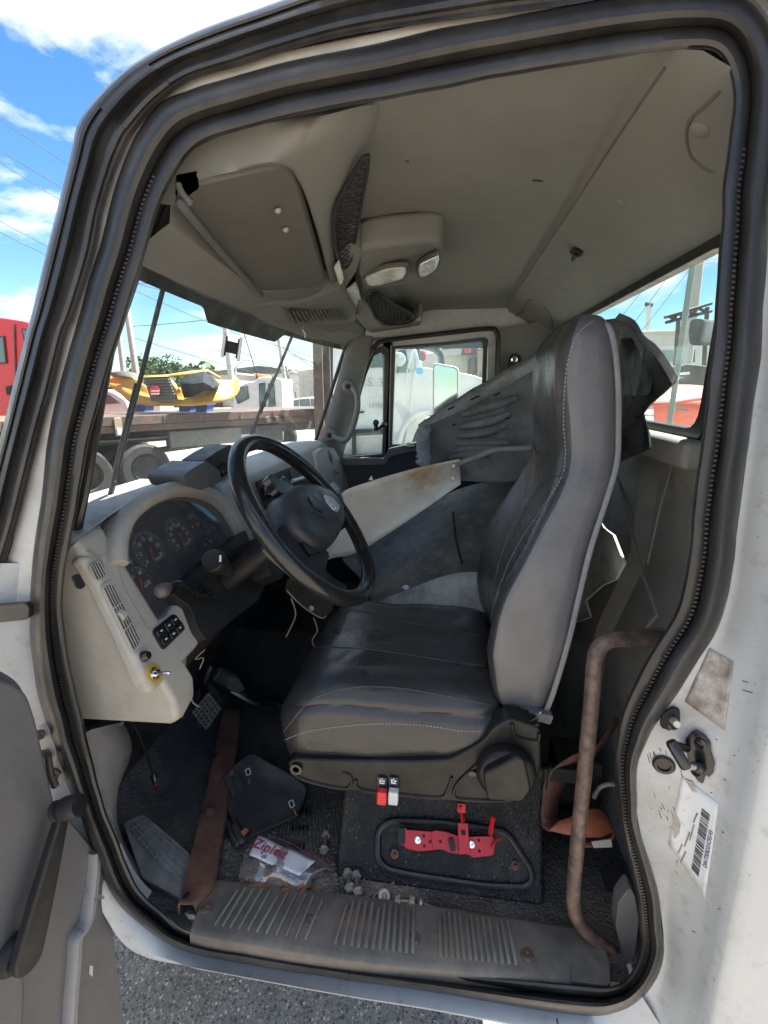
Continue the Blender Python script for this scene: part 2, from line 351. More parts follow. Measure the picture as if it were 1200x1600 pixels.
mat('panel_sheet', (.80, .78, .72), .5, var=.05, dirt=(.62, .55, .43), dscale=4, damt=.6, dth=.56, dirt2=((.45, .40, .33), 12, .4, .62), spots=((W(665, 742, Y=1.74), .11, (.52, .29, .09), .85), (W(610, 752, Y=1.69), .06, (.55, .36, .14), .6), (W(716, 738, Y=1.78), .04, (.22, .15, .09), .8)))
mat('sheet_grey', (.46, .455, .43), .55, var=.15, dirt=(.09, .085, .08), dscale=10, damt=.6, dth=.52, dirt2=((.34, .33, .30), 16, .5, .66))
mat('rear_carpet', (.25, .24, .22), .85, bump=(220, .7, .002), var=.12, spec=.2, dirt=(.16, .153, .14), dscale=4, damt=.5, dth=.55)
mat('net', (.014, .013, .016), .8, var=.2)
mat('lens', (.55, .54, .50), .25, var=.04, spec=.5)
mat('yellow_hood', (.47, .25, .055), .5, var=.1, dirt=(.30, .14, .03), dscale=3, damt=.4, dth=.6)
mat('bed_steel', (.115, .08, .065), .7, metal=.1, var=.3, dirt=(.075, .055, .045), dscale=3, damt=.8, dth=.5, dirt2=((.30, .14, .08), 2, .5, .62))
mat('chassis', (.05, .05, .048), .75, var=.3, dirt=(.13, .12, .105), dscale=3, damt=.6, dth=.5)
mat('tyre', (.018, .018, .018), .85, var=.2, dirt=(.06, .055, .048), dscale=4, damt=.5, dth=.5, bump=(30, .3, .01))
mat('truck_white', (.74, .74, .73), .4, var=.03, coat=.3, dirt=(.45, .43, .40), dscale=2, damt=.3, dth=.6)
mat('truck_red', (.55, .02, .03), .4, var=.05, coat=.4)
mat('red_orange', (.62, .075, .04), .5, var=.15, dirt=(.45, .30, .24), dscale=5, damt=.6, dth=.6)
mat('far_glass', (.10, .16, .16), .1, var=.1, spec=.8)
mat('wall_white', (.62, .61, .58), .8, var=.06, dirt=(.40, .38, .35), dscale=.6, damt=.5, dth=.55)
mat('box_beige', (.50, .48, .44), .7, var=.05)
mat('blue_bin', (.03, .10, .35), .5, var=.1)
mat('wood_pole', (.20, .18, .15), .85, var=.2, stretch=(1, 1, .1), vscale=8)
mat('concrete_pole', (.42, .41, .38), .85, var=.1)
mat('steel_post', (.22, .27, .24), .5, var=.1)
mat('wire', (.02, .02, .022), .6, var=.1)
mat('leaf', (.045, .085, .025), .7, var=.5, vscale=.9)
mat('leaf_light', (.075, .13, .04), .7, var=.4, vscale=.9)
mat('bark', (.10, .075, .05), .9, var=.2)
mat('amber', (.70, .33, .12), .3, var=.1)
mat('stone', (.30, .27, .23), .85, var=.35, vscale=3)
mat('sticker_worn', (.40, .375, .35), .5, var=.15, vscale=60, dirt=(.13, .085, .07), dscale=45, damt=.75, dth=.5, dirt2=((.62, .62, .62), 25, .6, .6))
mat('sticker', (.60, .62, .63), .35, var=.05, dirt=(.14, .11, .10), dscale=26, damt=.7, dth=.68)
mat('smudge', (.20, .18, .165), .6, var=.3, vscale=90)
mat('bag_dirt', (.13, .07, .045), .7, var=.5, vscale=40, dirt=(.45, .17, .03), dscale=25, damt=.8, dth=.55)
mat('wood_mat', (.42, .15, .05), .7, var=.2)
glass('windshield', (.84, .92, .92), gloss=.03, dust_glare=.27, low=(1.95, 2.2, 1.0))
glass('window', (.86, .94, .93), dust_glare=.06)
glass('lens_clear', (.85, .85, .85), gloss=.07, dust_glare=.2, dcol=(.38, .38, .38))  # grey film here paints the reflected glare on the cluster lens
glass('bag_clear', (.92, .91, .92), gloss=.22, dust_glare=.5, dcol=(.50, .45, .45))
glass('mirror_blue', (.5, .6, .65), dust_glare=.1)
# asphalt with pale stones in it
def asphalt():
    mat('asphalt', (.075, .073, .072), .85, var=.25, vscale=30, dirt=(.19, .175, .155), dscale=1.6, damt=.55, dth=.52, bump=(70, .9, .01, 'voronoi'), dirt2=((.42, .38, .30), 60, .85, .665))
asphalt()
mat('yard', (.30, .275, .235), .9, var=.25, vscale=4, dirt=(.19, .175, .155), dscale=.35, damt=.6, dth=.5, bump=(25, .6, .02))
# ================================================================ GROUND
def ground():
    n = 60; s = np.concatenate([-np.geomspace(900, 2, 30), np.geomspace(2, 900, 30)])
    rows = [[(x, y, 0.0) for x in s] for y in s]
    v, f = grid(rows)
    tag(M('ground', v, f, 'asphalt_yard', smooth=0), kind='structure', label='grey gritty asphalt of the truck yard')
mat('asphalt_yard', (.25, .205, .15), .85, var=.3, vscale=30, dirt=(.34, .32, .28), dscale=1.2, damt=.6, dth=.5, bump=(60, .9, .012, 'voronoi'), dirt2=((.10, .095, .09), 9, .5, .58), specks=((70, (.62, .55, .42), .80, .30, .85), (130, (.66, .58, .44), .82, .30, .8), (95, (.06, .056, .05), .62, .34, .85), (45, (.07, .065, .06), .75, .3, .7), (150, (.07, .065, .06), .7, .35, .7)))
ground()

# ================================================================ DOOR OPENING: seals and painted body round it
mat('bulb_rubber', (.015, .0148, .0155), .40, var=.25, dirt=(.065, .061, .056), dscale=8, damt=.5, dth=.57, bump=(160, .3, .001), stretch=(1, 1, .5))
SEAL = [((367,206),(345,124)),((467,181),(450,95)),((592,158),(578,68)),((700,138),(688,44)),((800,118),(790,25)),((900,102),(893,6)),((1000,85),(1000,-8)),
 ((1067,77),(1085,-14)),((1110,78),(1150,-5)),((1133,97),(1190,25)),((1144,133),(1212,90)),((1143,183),(1215,180)),((1133,267),(1208,275)),((1125,360),(1198,370)),
 ((1111,558),(1186,560)),((1092,715),(1166,720)),((1080,828),(1151,835)),((1068,913),(1140,920)),((1050,965),(1120,985)),((1021,1012),(1092,1030)),((996,1056),(1066,1072)),
 ((979,1095),(1040,1110)),((967,1140),(1010,1155)),((961,1200),(994,1200)),((966,1260),(995,1265)),((975,1310),(1003,1310)),((988,1366),(1021,1366)),((998,1430),(1034,1435)),
 ((1000,1480),(1035,1500)),((985,1522),(1016,1545)),((955,1541),(970,1580)),((900,1538),(893,1586)),((700,1518),(695,1553)),((546,1499),(546,1532)),((400,1475),(395,1509)),
 ((297,1457),(285,1485)),((255,1425),(215,1442)),((215,1385),(172,1395)),((183,1311),(142,1318)),((160,1250),(117,1255)),((145,1190),(92,1195)),((130,1125),(70,1128)),
 ((118,1075),(58,1080)),((104,1010),(48,1012)),((98,950),(46,950)),((101,900),(49,900)),((110,850),(54,848)),((126,760),(66,755)),((137,700),(73,690)),((160,610),(92,600)),
 ((185,530),(115,515)),((213,440),(143,425)),((227,397),(157,380)),((245,333),(172,318)),((260,297),(188,262)),((280,262),(212,208)),((300,237),(250,160)),((325,219),(295,140))]
seal_in = spline([WD(*a) for a, b in SEAL], 5, True); seal_out = spline([WD(*b) for a, b in SEAL], 5, True)
seal_out = disp([seal_out], .004, 14, (1, 0, .6), 3)[0]; seal_in = disp([seal_in], .003, 18, (1, 0, .6), 9)[0]
NS = len(seal_in)
OUT = np.array([0, -1.0, 0.0])
def lift(p, h):                            # stands proud of the cab side, leaning towards the doorway's middle
    d = EYE - p; return p + d / abs(d[1]) * h
def band(A, B, prof, closed=True):         # A = outer loop, B = inner loop; prof = (share from A to B, lift towards outside)
    rows = [[lift(a + (b - a) * s, h) for s, h in prof] for a, b in zip(A, B)]
    return grid(rows, cv=closed)
cabf = thing('truck_cab', 'white painted truck cab body around the open driver doorway', 'truck cab', (0, .7, .9))
v, f = band(seal_out, seal_in, [(-.02,-.03),(0,-.004),(.03,.012),(.10,.022),(.2,.030),(.32,.031),(.44,.026),(.53,.018),(.58,.011),(.60,.008)])
tag(M('door_seal', v, f, 'bulb_rubber', cabf), 'thick black rubber bulb seal round the doorway')
v, f = band(seal_out, seal_in, [(.575,.004),(.60,.0075),(.63,.0105),(.70,.013),(.82,.0135),(.93,.010),(.99,.002),(1.0,-.006),(1.0,-.035)])
tag(M('edge_trim', v, f, 'rubber', cabf), 'black pinch weld trim with stitched ridge')
# stitched ridge: a row of little ribs along the trim
vv, ff = [], []
path = [lift(a + (b - a) * .665, .0125) for a, b in zip(seal_out, seal_in)]
acc = 0; tot = 0
for i in range(NS):
    p, q = path[i], path[(i + 1) % NS]; L = np.linalg.norm(q - p); t = nz(q - p); s = nz(seal_in[i] - seal_out[i])
    d = acc
    while d < L:
        top = p[2] > 2.47 or p[2] < 1.09
        if not top:
            b = boxc(p + t * d, (.0028, .0045, .0022), (t, s, np.cross(t, s))); vv, ff = join((vv, ff), b); tot += 1
        d += .0068
    acc = d - L
tag(M('stitched_ridge', vv, ff, 'rubber_old', cabf, smooth=0), 'row of small moulded ribs along the trim', kind='stuff')
# joint in the bulb seal on the sill
j = min(range(NS), key=lambda i: np.linalg.norm(seal_out[i] - WD(546, 1532)))
pj = [lift(seal_out[j] + (seal_in[j] - seal_out[j]) * s, h + .0008) for s, h in [(.0,-.003),(.03,.012),(.10,.022),(.2,.030),(.32,.031),(.44,.025),(.53,.012)]]
M('seal_joint', *tube(pj, .0016, 6), 'dark_void', cabf)

STRIP = [((1236,330),(1330,330)),((1240,200),(1330,195)),((1238,90),(1325,55)),((1214,12),(1280,-70)),((1160,-26),(1185,-130)),((1085,-28),(1085,-140)),((1000,-16),(990,-130)),((900,6),(880,-110)),((800,18),(770,-90)),((717,29),(690,-70)),((550,54),(520,-25)),((440,82),(400,17)),((371,104),(330,42)),((300,125),(255,75)),((250,160),(195,112)),((207,210),(147,160)),((190,245),(123,197)),((177,277),(113,240)),
 ((160,333),(93,320)),((147,400),(73,400)),((117,493),(53,483)),((104,523),(42,523)),((83,607),(21,607)),((65,669),(6,669)),((44,752),(-15,752)),((25,825),(-32,825)),((1,900),(-55,900)),((-30,985),(-85,985))]
si = spline([WD(*a, -.012) for a, b in STRIP], 6); so = spline([WD(*b, -.012) for a, b in STRIP], 6)
v, f = band(so, si, [(-.03,-.20),(0,-.03),(.02,.004),(.09,.012),(.16,.010),(.20,.006)], False)
tag(M('outer_weatherstrip', v, f, 'rubber', cabf), 'black outer weatherstrip lip')
v, f = band(so, si, [(.19,.003),(.2,.008),(.27,.015),(.36,.016),(.43,.010),(.46,.004)], False)
M('outer_weatherstrip', v, f, 'bulb_rubber', cabf)
v, f = band(so, si, [(.45,.002),(.5,.002),(.62,.003),(.64,.006),(.70,.012),(.80,.011),(.86,.003),(.92,.0),(1.0,.0),(1.02,-.03)], False)
M('outer_weatherstrip', v, f, 'rubber_old', cabf)
# corner sleeve where the two strip lengths meet
k = 15 * 6 - 2
v, f = band(so[k-7:k+3], si[k-7:k+3], [(.13,.012),(.2,.012),(.27,.021),(.36,.021),(.43,.014),(.55,.006),(.64,.012),(.72,.0185),(.82,.015),(.86,.0)], False)
M('strip_sleeve', v, f, 'rubber', cabf)
# painted metal between strip and seal along the screen pillar and roof rail
A = [WD(*b) for b in [(1160,-30),(1000,-22),(893,-4),(790,12),(688,30),(578,54),(450,80),(345,110),(290,128),(240,152),(200,205),(172,262),(155,318),(140,380),(125,425),(98,515),(78,600),(56,690),(36,755),(20,848),(0,900),(-20,950)]]
B = [WD(*b) for b in [(1140,10),(1000,5),(893,20),(790,38),(688,56),(578,80),(450,108),(345,136),(300,152),(255,175),(222,215),(196,268),(180,322),(166,384),(152,429),(124,519),(100,604),(82,694),(76,757),(64,848),(59,900),(56,950)]]
A = spline([lift(a, .002) for a in A], 4); B = spline([lift(b, .002) for b in B], 4)
v, f = band(A, B, [(0,-.03),(.0,-.002),(.3,.0),(.7,.0),(1,-.002),(1,-.04)], False)
tag(M('pillar_skin', v, f, 'frame_paint', cabf), 'dirty grey painted screen pillar and roof rail')
# lower front: cowl side from the pillar foot down to the hinge area
A = [(-60,880),(-80,950),(-80,1000),(-80,1060),(-70,1130),(-40,1200),(0,1260),(60,1320),(150,1408)]
B = [(58,880),(55,950),(56,1010),(66,1080),(78,1128),(100,1195),(125,1255),(150,1318),(182,1398)]
A = spline([WD(*a, .0) for a in A], 4); B = spline([WD(*a, .006) for a in B], 4)
v, f = band(A, B, [(0,.05),(.25,.035),(.5,.02),(.75,.008),(.93,.0),(1,-.003),(1,-.05)], False)
tag(M('cowl_side', v, f, 'white_paint', cabf), 'white painted cowl side behind the door hinge')
# sill side (rocker) under the seal
A = [(1000,1552),(930,1580),(893,1580),(695,1547),(546,1526),(395,1503),(285,1478),(225,1436),(190,1400),(165,1350)]
Bz = []
A3 = spline([WD(*a, .004) for a in A], 5)
lowpx = [(1075,1660),(980,1650),(900,1622),(695,1580),(546,1556),(395,1529),(300,1511),(232,1497),(192,1474),(160,1425)]
B3 = spline([WD(*a, -.03) for a in lowpx], 5)
rows = [[a + np.array([0,.05,0]), a, a + (b - a) * .3 + OUT * .006, a + (b - a) * .75 + OUT * .006, b, b + np.array([0, .012, -.008]), b + np.array([0, .10, -.02]), b + np.array([0, .12, -.22])] for a, b in zip(A3, B3)]
tag(M('sill_skin', *grid(rows), 'white_paint', cabf), 'white painted sill under the doorway')
M('panel_joint', *tube([WD(870, 1592, -.031), WD(874, 1612, -.039)], .0016, 6), 'dark_void', cabf)
# rear door jamb: seal edge -> jamb face -> rounded corner -> outer side
jm = [((1150,-40),0),((1200,25),0),((1222,90),0),((1220,180),0),((1212,275),0),((1200,370),0),((1186,560),0),((1166,720),0),((1151,835),0),((1140,920),0),((1120,985),0),((1092,1030),0),((1066,1072),0),((1040,1110),0),((1010,1155),0),((994,1200),0),((995,1265),0),((1003,1310),0),((1021,1366),0),((1034,1435),0),((1036,1500),0),((1016,1545),0),((985,1575),0),((970,1590),0)]
J0 = spline([WD(*a, .006) for a, _ in jm], 5)
def corner_x(z): return .437 + .012 * math.sin(z * 2.2) + (.03 if z > 2.3 else 0) * (z - 2.3) / .3
rows = []
for p in J0:
    z = p[2]; cx = corner_x(z); w = max(cx - p[0], .02); cy = .615 + (side_y(z) - .70)
    a = np.array(p) + np.array([0, .022, 0]); r = [a, p]
    for s, d in ((.2,.0),(.45,.008),(.7,.02),(.86,.034)): r.append(np.array([p[0] + w * s, p[1] - d, z]))
    x8, y8 = p[0] + w * .92, p[1] - .042
    for t in (.25, .5, .75, 1.0): r.append(np.array([x8 + (cx + .012 - x8) * t, y8 + (cy - y8) * (1 - math.cos(t * math.pi / 2)) , z]) if t < 1 else np.array([cx + .012, cy, z]))
    r += [np.array([cx + .02, cy - .006, z]), np.array([cx + .035, cy - .009, z]), np.array([cx + .25, cy - .014, z]), np.array([1.1, cy - .02, z])]
    rows.append(r)
lo = [np.array([q[0], q[1] + .015, rows[-1][0][2] - .05]) for q in rows[-1]]; rows.append(lo)
JAMB = rows
mat('jamb_paint', (.46, .475, .485), .36, spots=((WD(1045, 1260), .08, (.33, .315, .295), .75), (WD(1075, 1110), .05, (.30, .28, .26), .7), (WD(1060, 1350), .05, (.36, .34, .32), .6)), dirt=(.36, .34, .315), dscale=7, damt=.25, dth=.58, spec=.5, coat=.25, var=.05, dirt2=((.19, .165, .15), 34, .6, .675), specks=((55, (.15, .12, .11), .94, .13, .7), (120, (.20, .17, .15), .91, .17, .6)))
tag(M('door_jamb', *grid(rows), 'jamb_paint', cabf, smooth=60), 'white painted rear door jamb and cab corner, grimy and scratched')
# outer roof, back and far side so that daylight only enters through the openings
rf = [[(-.52,.83,2.62),(-.52,1.2,2.66),(-.52,1.65,2.68),(-.52,2.1,2.66),(-.52,2.56,2.60)],[(-.3,.83,2.66),(-.3,1.2,2.72),(-.3,1.65,2.74),(-.3,2.1,2.72),(-.3,2.6,2.66)],
      [(.2,.83,2.68),(.2,1.2,2.74),(.2,1.65,2.76),(.2,2.1,2.74),(.2,2.6,2.68)],[(.58,.83,2.64),(.58,1.2,2.66),(.58,1.65,2.68),(.58,2.1,2.66),(.58,2.58,2.60)]]
M('roof_skin', *grid(rf), 'white_paint', cabf, solid=.02)
M('roof_rail', *boxc((0.19,.85,2.648),(.86,.07,.08)), 'white_paint', cabf)
M('roof_rail', *boxc((.03,2.645,2.53),(1.1,.05,.20)), 'white_paint', cabf)
M('front_header', *prism([(-.625,.84,2.415),(-.61,.84,2.46),(-.52,.84,2.65),(-.47,.84,2.65),(-.50,.84,2.48),(-.56,.84,2.415)], (0, 1.74, 0)), 'white_paint', cabf)
rail_path = spline([(-.20, .752, 2.70), (-.15, .745, 2.705), (-.08, .740, 2.707), (.0, .738, 2.708), (.4, .735, 2.708), (.8, .735, 2.70), (1.1, .735, 2.69)], 5)
M('added_shade_rail', *sweep(rail_path, [(-.004, -.004), (.026, -.006), (.030, .002), (.026, .012), (.022, .010), (.022, .001), (-.004, .003)], (0, 0, 1)), 'white_paint', cabf)  # unseen overhang, added to keep the sun off the top seal
if True:
    rs = [[np.array([p[0], p[1] + .004, p[2] - .03]), np.array([p[0], p[1] + .002, p[2]]), np.array([p[0], p[1] + .02, p[2] + .022]), np.array([p[0], p[1] + .07, p[2] + .038]), np.array([p[0], p[1] + .3, p[2] + .045])] for p in rail_path if p[0] > -.2]
    M('roof_side', *grid(rs), 'white_paint', cabf, smooth=60)
# ================================================================ CAB SHELL (floor, walls, ceiling)
FZ = 1.05
# floor with rubber mat
rows = []
for y in np.linspace(.72, 2.62, 30):
    r = []
    for x in np.linspace(-1.12, .55, 40):
        z = FZ - .006
        if x < -.80: z += (-.80 - x) * 1.0          # toe board
        if 1.45 < y < 2.1 and x < -.25:             # engine tunnel
            k = min(1, (y - 1.45) / .1, (2.1 - y) / .1) * min(1, (-.25 - x) / .12); z += .22 * k
        r.append((x, y, z))
    rows.append(r)
tag(M('cab_floor', *grid(rows), 'mat_rubber'), 'black textured rubber mat covering the cab floor', kind='structure')
fl = bpy.data.objects['cab_floor']
mat('tunnel_shade', (.012, .012, .013), .7, var=.3, spec=.2)  # near black puts the deep footwell shade into the tunnel colour
fl.data.materials.append(MAT['tunnel_shade'])
for p_ in fl.data.polygons:
    if p_.center[0] < -.27 and 1.42 < p_.center[1] < 2.13: p_.material_index = 1
# ribbed areas of the mat (front and beside the seat)
rb_n = 0
vv, ff = [], []
for k in range(34):
    o = np.array([-.44, .98, FZ]) + np.array([-.0105, .004, 0]) * 0
    a = np.array([-.72 + k * .0105, 1.32 - k * .004, FZ - .004]); b = a + np.array([.045, -.24 - .002 * k, 0])
    vv, ff = join((vv, ff), boxc((a + b) / 2, (.0045, np.linalg.norm(b - a), .006), (np.cross(nz(b - a), (0, 0, 1)), b - a, (0, 0, 1))))
for k in range(26):
    a = np.array([-.40 + k * .0095, 1.02 + k * .001, FZ - .004]); b = a + np.array([.05, -.15, 0])
    vv, ff = join((vv, ff), boxc((a + b) / 2, (.0042, np.linalg.norm(b - a), .006), (np.cross(nz(b - a), (0, 0, 1)), b - a, (0, 0, 1))))
tag(M('floor_ribs', vv, ff, 'mat_rubber', fl), kind='stuff')
# grit on the mat
vv, ff = [], []
rnd = random.Random(3)
for i in range(900):
    x = rnd.gauss(-.25, .17); y = .80 + abs(rnd.gauss(0, .09)); s = rnd.uniform(.0008, .0028)
    if not (-.56 < x < .35 and y < 1.15): continue
    c = np.array([x, y, FZ - .004 + s * .3]); ax = [nz([rnd.gauss(0,1) for _ in range(3)]) for _ in range(2)]
    ax[1] = nz(ax[1] - ax[0] * (ax[0] @ ax[1])); vv, ff = join((vv, ff), boxc(c, (s * 1.6, s, s * 1.2), (ax[0], ax[1], np.cross(ax[0], ax[1]))))
tag(M('floor_grit', vv, ff, 'stone'), 'pale grit scattered on the floor mat near the sill', 'grit', kind='stuff')
# firewall and lower far side
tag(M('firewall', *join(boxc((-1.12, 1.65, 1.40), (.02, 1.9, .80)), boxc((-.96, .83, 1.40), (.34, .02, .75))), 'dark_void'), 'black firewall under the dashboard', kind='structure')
# rear wall: carpeted panel with window opening z 2.08..2.44, y 0.93..2.42
RX = .50
WZ0, WZ1, WY0, WY1 = 2.075, 2.445, 1.05, 2.44
def rear_pt(y, z):
    x = RX
    if z < 1.98: x += .0 + .03 * min(1, (1.98 - z) / .05)
    if z < 1.72: x -= .07 * min(1, (1.72 - z) / .25)
    if 1.30 < y < 1.9 and z < 1.95: x -= .03
    return (x, y, z)
zs = [1.02, 1.2, 1.4, 1.5, 1.6, 1.7, 1.74, 1.8, 1.9, 1.93, 1.975, 1.985, 2.05, WZ0 - .006, WZ0]
ys = [.74, .84, .93, 1.0, 1.05, 1.12, 1.2, 1.28, 1.32, 1.5, 1.7, 1.88, 1.92, 2.1, 2.3, 2.44, 2.64]
low = grid([[rear_pt(y, z) for y in ys] for z in zs])
sideA = grid([[(RX, y, z) for y in (.72, .82, WY0)] for z in (WZ0, 2.2, 2.3, WZ1, 2.60)])
sideB = grid([[(RX, y, z) for y in (WY1, 2.5, 2.64)] for z in (WZ0, 2.2, 2.3, WZ1, 2.60)])
ledge = grid([[(RX, y, WZ0), (RX + .05, y, WZ0 + .004)] for y in (WY0, 1.5, WY1)])
rw = M('rear_wall', *join(low, sideA, sideB, ledge), 'rear_carpet', smooth=25)
tag(rw, 'dark grey carpeted back wall of the cab below the rear window', kind='structure')
# moulded details of the back wall
M('wall_rib', *tube([W(1012, 880, X=RX - .045), W(1030, 800, X=RX - .03), W(1052, 720, X=RX + .0)], .0028, 8), 'rear_carpet', rw)
M('wall_swage', *tube([W(965, 745, X=RX + .0), W(1005, 900, X=RX - .035), W(1028, 960, X=RX - .05), W(985, 1010, X=RX - .05)], .004, 8), 'rear_carpet', rw)
M('wall_button', *lathe(W(1046, 742, X=RX + .028), (-1, 0, 0), [(.013,-.002),(.012,.003),(.008,.005),(0,.0055)]), 'rear_carpet', rw)
M('wall_ledge', *boxc((.478, 1.72, 2.040), (.050, 1.44, .058)), 'rear_carpet', rw, bevel=.014, seg=3)
# rear window: gasket, pane
oy0, oy1 = WY0 - .02, WY1 + .02
def rl(e): return rpoly([(RX - .004, WY0 - e, WZ0 - e), (RX - .004, WY1 + e, WZ0 - e), (RX - .004, WY1 + e, WZ1 + e), (RX - .004, WY0 - e, WZ1 + e)], .05, 4)
rwin = thing('rear_window', 'wide rear cab window above the carpeted wall behind the seat', 'window', (RX, 1.65, WZ0))
M('gasket', *ring(rl(.018), rl(-.012), (.03, 0, 0)), 'rubber', rwin, bevel=.003)
M('pane', *prism([(RX + .018, WY0, WZ0), (RX + .018, WY1, WZ0), (RX + .018, WY1, WZ1), (RX + .018, WY0, WZ1)], (.004, 0, 0)), 'window', rwin, smooth=0)
# outer skin below/beside the rear window
M('back_skin', *join(boxc((.565, 1.68, 1.5), (.02, 1.95, 1.12)), boxc((.55, .80, 2.36), (.06, .16, .62)), boxc((.55, 2.55, 2.3), (.06, .16, .5)), boxc((.55, 1.68, 2.545), (.06, 1.95, .16))), 'white_paint', cabf)
# ---------------------------------------------------------------- ceiling
CZ = 2.60
def ceil_pt(x, y):
    z = CZ
    if x > .26: z -= .012 + (x - .26) * .56
    e = 2.63 - y
    z -= .05 * max(0, 1 - e / .16) ** 2
    if x < -.12: z -= .02 * min(1, (-.12 - x) / .1)
    return (x, y, z)
xs = list(np.linspace(-.34, .25, 14)) + [.257, .263, .27, .29, .33, .38, .44, .50, .52]
ysn = [.755 + 1.880 * t for t in (0, .01, .02, .04, .06, .09, .15, .3, .45, .6, .75, .88, .92, .95, .97, .99, 1)]
hl = M('headliner', *grid([[ceil_pt(x, max(y, .770 if x < .28 else .755)) for x in xs] for y in ysn]), 'headliner', smooth=70)
tag(hl, 'grey moulded headliner lining the cab roof', kind='structure')
ceil_bvh = bvh_of(hl)
def ceil_at(px, py):
    h_ = hit(ceil_bvh, px, py)
    return h_[0] if h_ else W(px, py, Z=CZ)
M('ceiling_crease', *tube(spline([ceil_at(1040, 104), ceil_at(960, 222), ceil_at(880, 345), ceil_at(800, 465)], 4), .0022, 6), 'visor', hl)
def button(px, py, r):
    p = ceil_at(px, py); q = np.array(ceil_pt(p[0] + .01, p[1])) - np.array(ceil_pt(p[0], p[1])); n = nz(np.cross((0, 1, 0), q)); n = n if n[2] < 0 else -n
    o = M('trim_button', *lathe(p + n * -.003, n, [(r * 1.25, 0), (r * 1.2, .004), (r, .006), (r * .6, .008), (0, .0085)], 16), 'headliner', hl)
    return o
button(970, 316, .011); button(859, 436, .009); button(1093, 203, .013)
# corner cover panels
cp = [ceil_at(*p) for p in [(1125, 142), (1105, 162), (1078, 188), (1073, 215), (1080, 243), (1100, 262), (1118, 270)]]
M('cover_panel_edge', *tube(spline(cp, 4), .0028, 6), 'visor', hl)
cp = [ceil_at(*p) for p in [(770, 499), (805, 494), (828, 468), (850, 478), (862, 497), (862, 512)]]
M('cover_panel_edge', *tube(spline(cp, 4), .0030, 6), 'visor', hl)
# coat hook
p = ceil_at(902, 392); hk = thing('coat_hook', 'small black plastic coat hook on the headliner', 'hook', p)
u, vv_ = np.array([0, 1, 0.]), nz([1, 0, -.48]); n = nz([-.48, 0, -1])
M('base_plate', *prism(on(p, u, vv_, rrect(.05, .034, .012)), n * .008), 'black_plastic', hk, bevel=.002)
M('hook', *tube(spline([p + n * .006, p + n * .022 - u * .008, p + n * .03 - u * .022 , p + n * .022 - u * .034 - vv_ * .004], 4), [.006] * 9 + [.005] * 3 + [.003], 8), 'black_gloss', hk)
# scuff marks
for a in ((840, 282, .012), (636, 251, .004)):
    p = ceil_at(a[0], a[1]); M('scuff', *prism(on(p + np.array([0, 0, -.002]), (1, 0, 0), (0, 1, 0), [(a[2] * math.cos(t), a[2] * .35 * math.sin(t) + a[2] * .3 * math.cos(t)) for t in np.linspace(0, 6.28, 9)[:-1]]), (0, 0, .004)), 'charcoal', hl)
mat('wiper_grey', (.09,.095,.095), .55, var=.2)
# ================================================================ WINDSHIELD, SCREEN PILLARS, PASSENGER DOOR
def ws_pt(t, y):                           # t 0 bottom .. 1 top
    c = 1 - ((y - 1.65) / .85) ** 2
    b = np.array([-.735 - .15 * c, y, 1.865]); a = np.array([-.545 - .055 * c, y, 2.385])
    return b + (a - b) * t
rows = [[ws_pt(t, y) for y in np.linspace(.80, 2.50, 18)] for t in np.linspace(0, 1, 8)]
ws = thing('windshield', 'dusty curved windshield above the dashboard', 'windshield', (-.8, 1.65, 1.86))
M('pane', *grid(rows), 'windshield', ws)
edge = [ws_pt(0, y) for y in np.linspace(.80, 2.50, 14)] + [ws_pt(t, 2.50) for t in (.2, .4, .6, .8)] + [ws_pt(1, y) for y in np.linspace(2.50, .80, 14)] + [ws_pt(t, .80) for t in (.8, .6, .4, .2)]
M('rubber_gasket', *tube(edge, .010, 8, closed=True), 'rubber', ws)
# black band printed on the top edge, deeper in the middle
def bandrow(y):
    d = .035
    k = min(max((y - 1.13) / .05, 0), 1) * min(max((1.75 - y) / .05, 0), 1)
    return .965 - .02 - .055 * k
ys_ = list(np.linspace(.80, 1.1, 5)) + list(np.linspace(1.12, 1.20, 6)) + list(np.linspace(1.25, 1.68, 6)) + list(np.linspace(1.69, 1.78, 6)) + list(np.linspace(1.85, 2.5, 6))
M('shade_band', *grid([[ws_pt(1, y) + np.array([.004, 0, -.002]), ws_pt(bandrow(y), y) + np.array([.004, 0, -.002])] for y in ys_]), 'black_plastic', ws)
# far screen pillar (trim) with grab handle
pl = thing('screen_pillar', 'grey trimmed far screen pillar beside the passenger vent window', 'pillar', (-.68, 2.5, 1.85))
top = [W(*p, Y=q) for p, q in (((538,549),2.46),((552,546),2.46),((570,546),2.52),((582,545),2.58))]
mid = [W(*p, Y=q) for p, q in (((517,628),2.46),((533,628),2.46),((550,626),2.52),((563,620),2.58))]
bot = [W(*p, Y=q) for p, q in (((494,706),2.46),((510,706),2.46),((524,712),2.52),((536,716),2.58))]
up_ = [p + np.array([.02, .01, .07]) for p in top]; dn_ = [p + np.array([-.03, .01, -.15]) for p in bot]
M('pillar_trim', *grid([up_, top, mid, bot, dn_]), 'trim_grey', pl, sub=2, solid=.01, off=1)
hp = [W(548, 604, Y=2.46), W(556, 612, Y=2.43), W(559, 630, Y=2.42), W(555, 655, Y=2.42), W(546, 680, Y=2.42), W(536, 688, Y=2.43), W(514, 679, Y=2.46)]
gh = tag(M('grab_handle', *tube(spline(hp, 5), .0155, 10), 'trim_grey', pl), 'grey plastic grab handle')
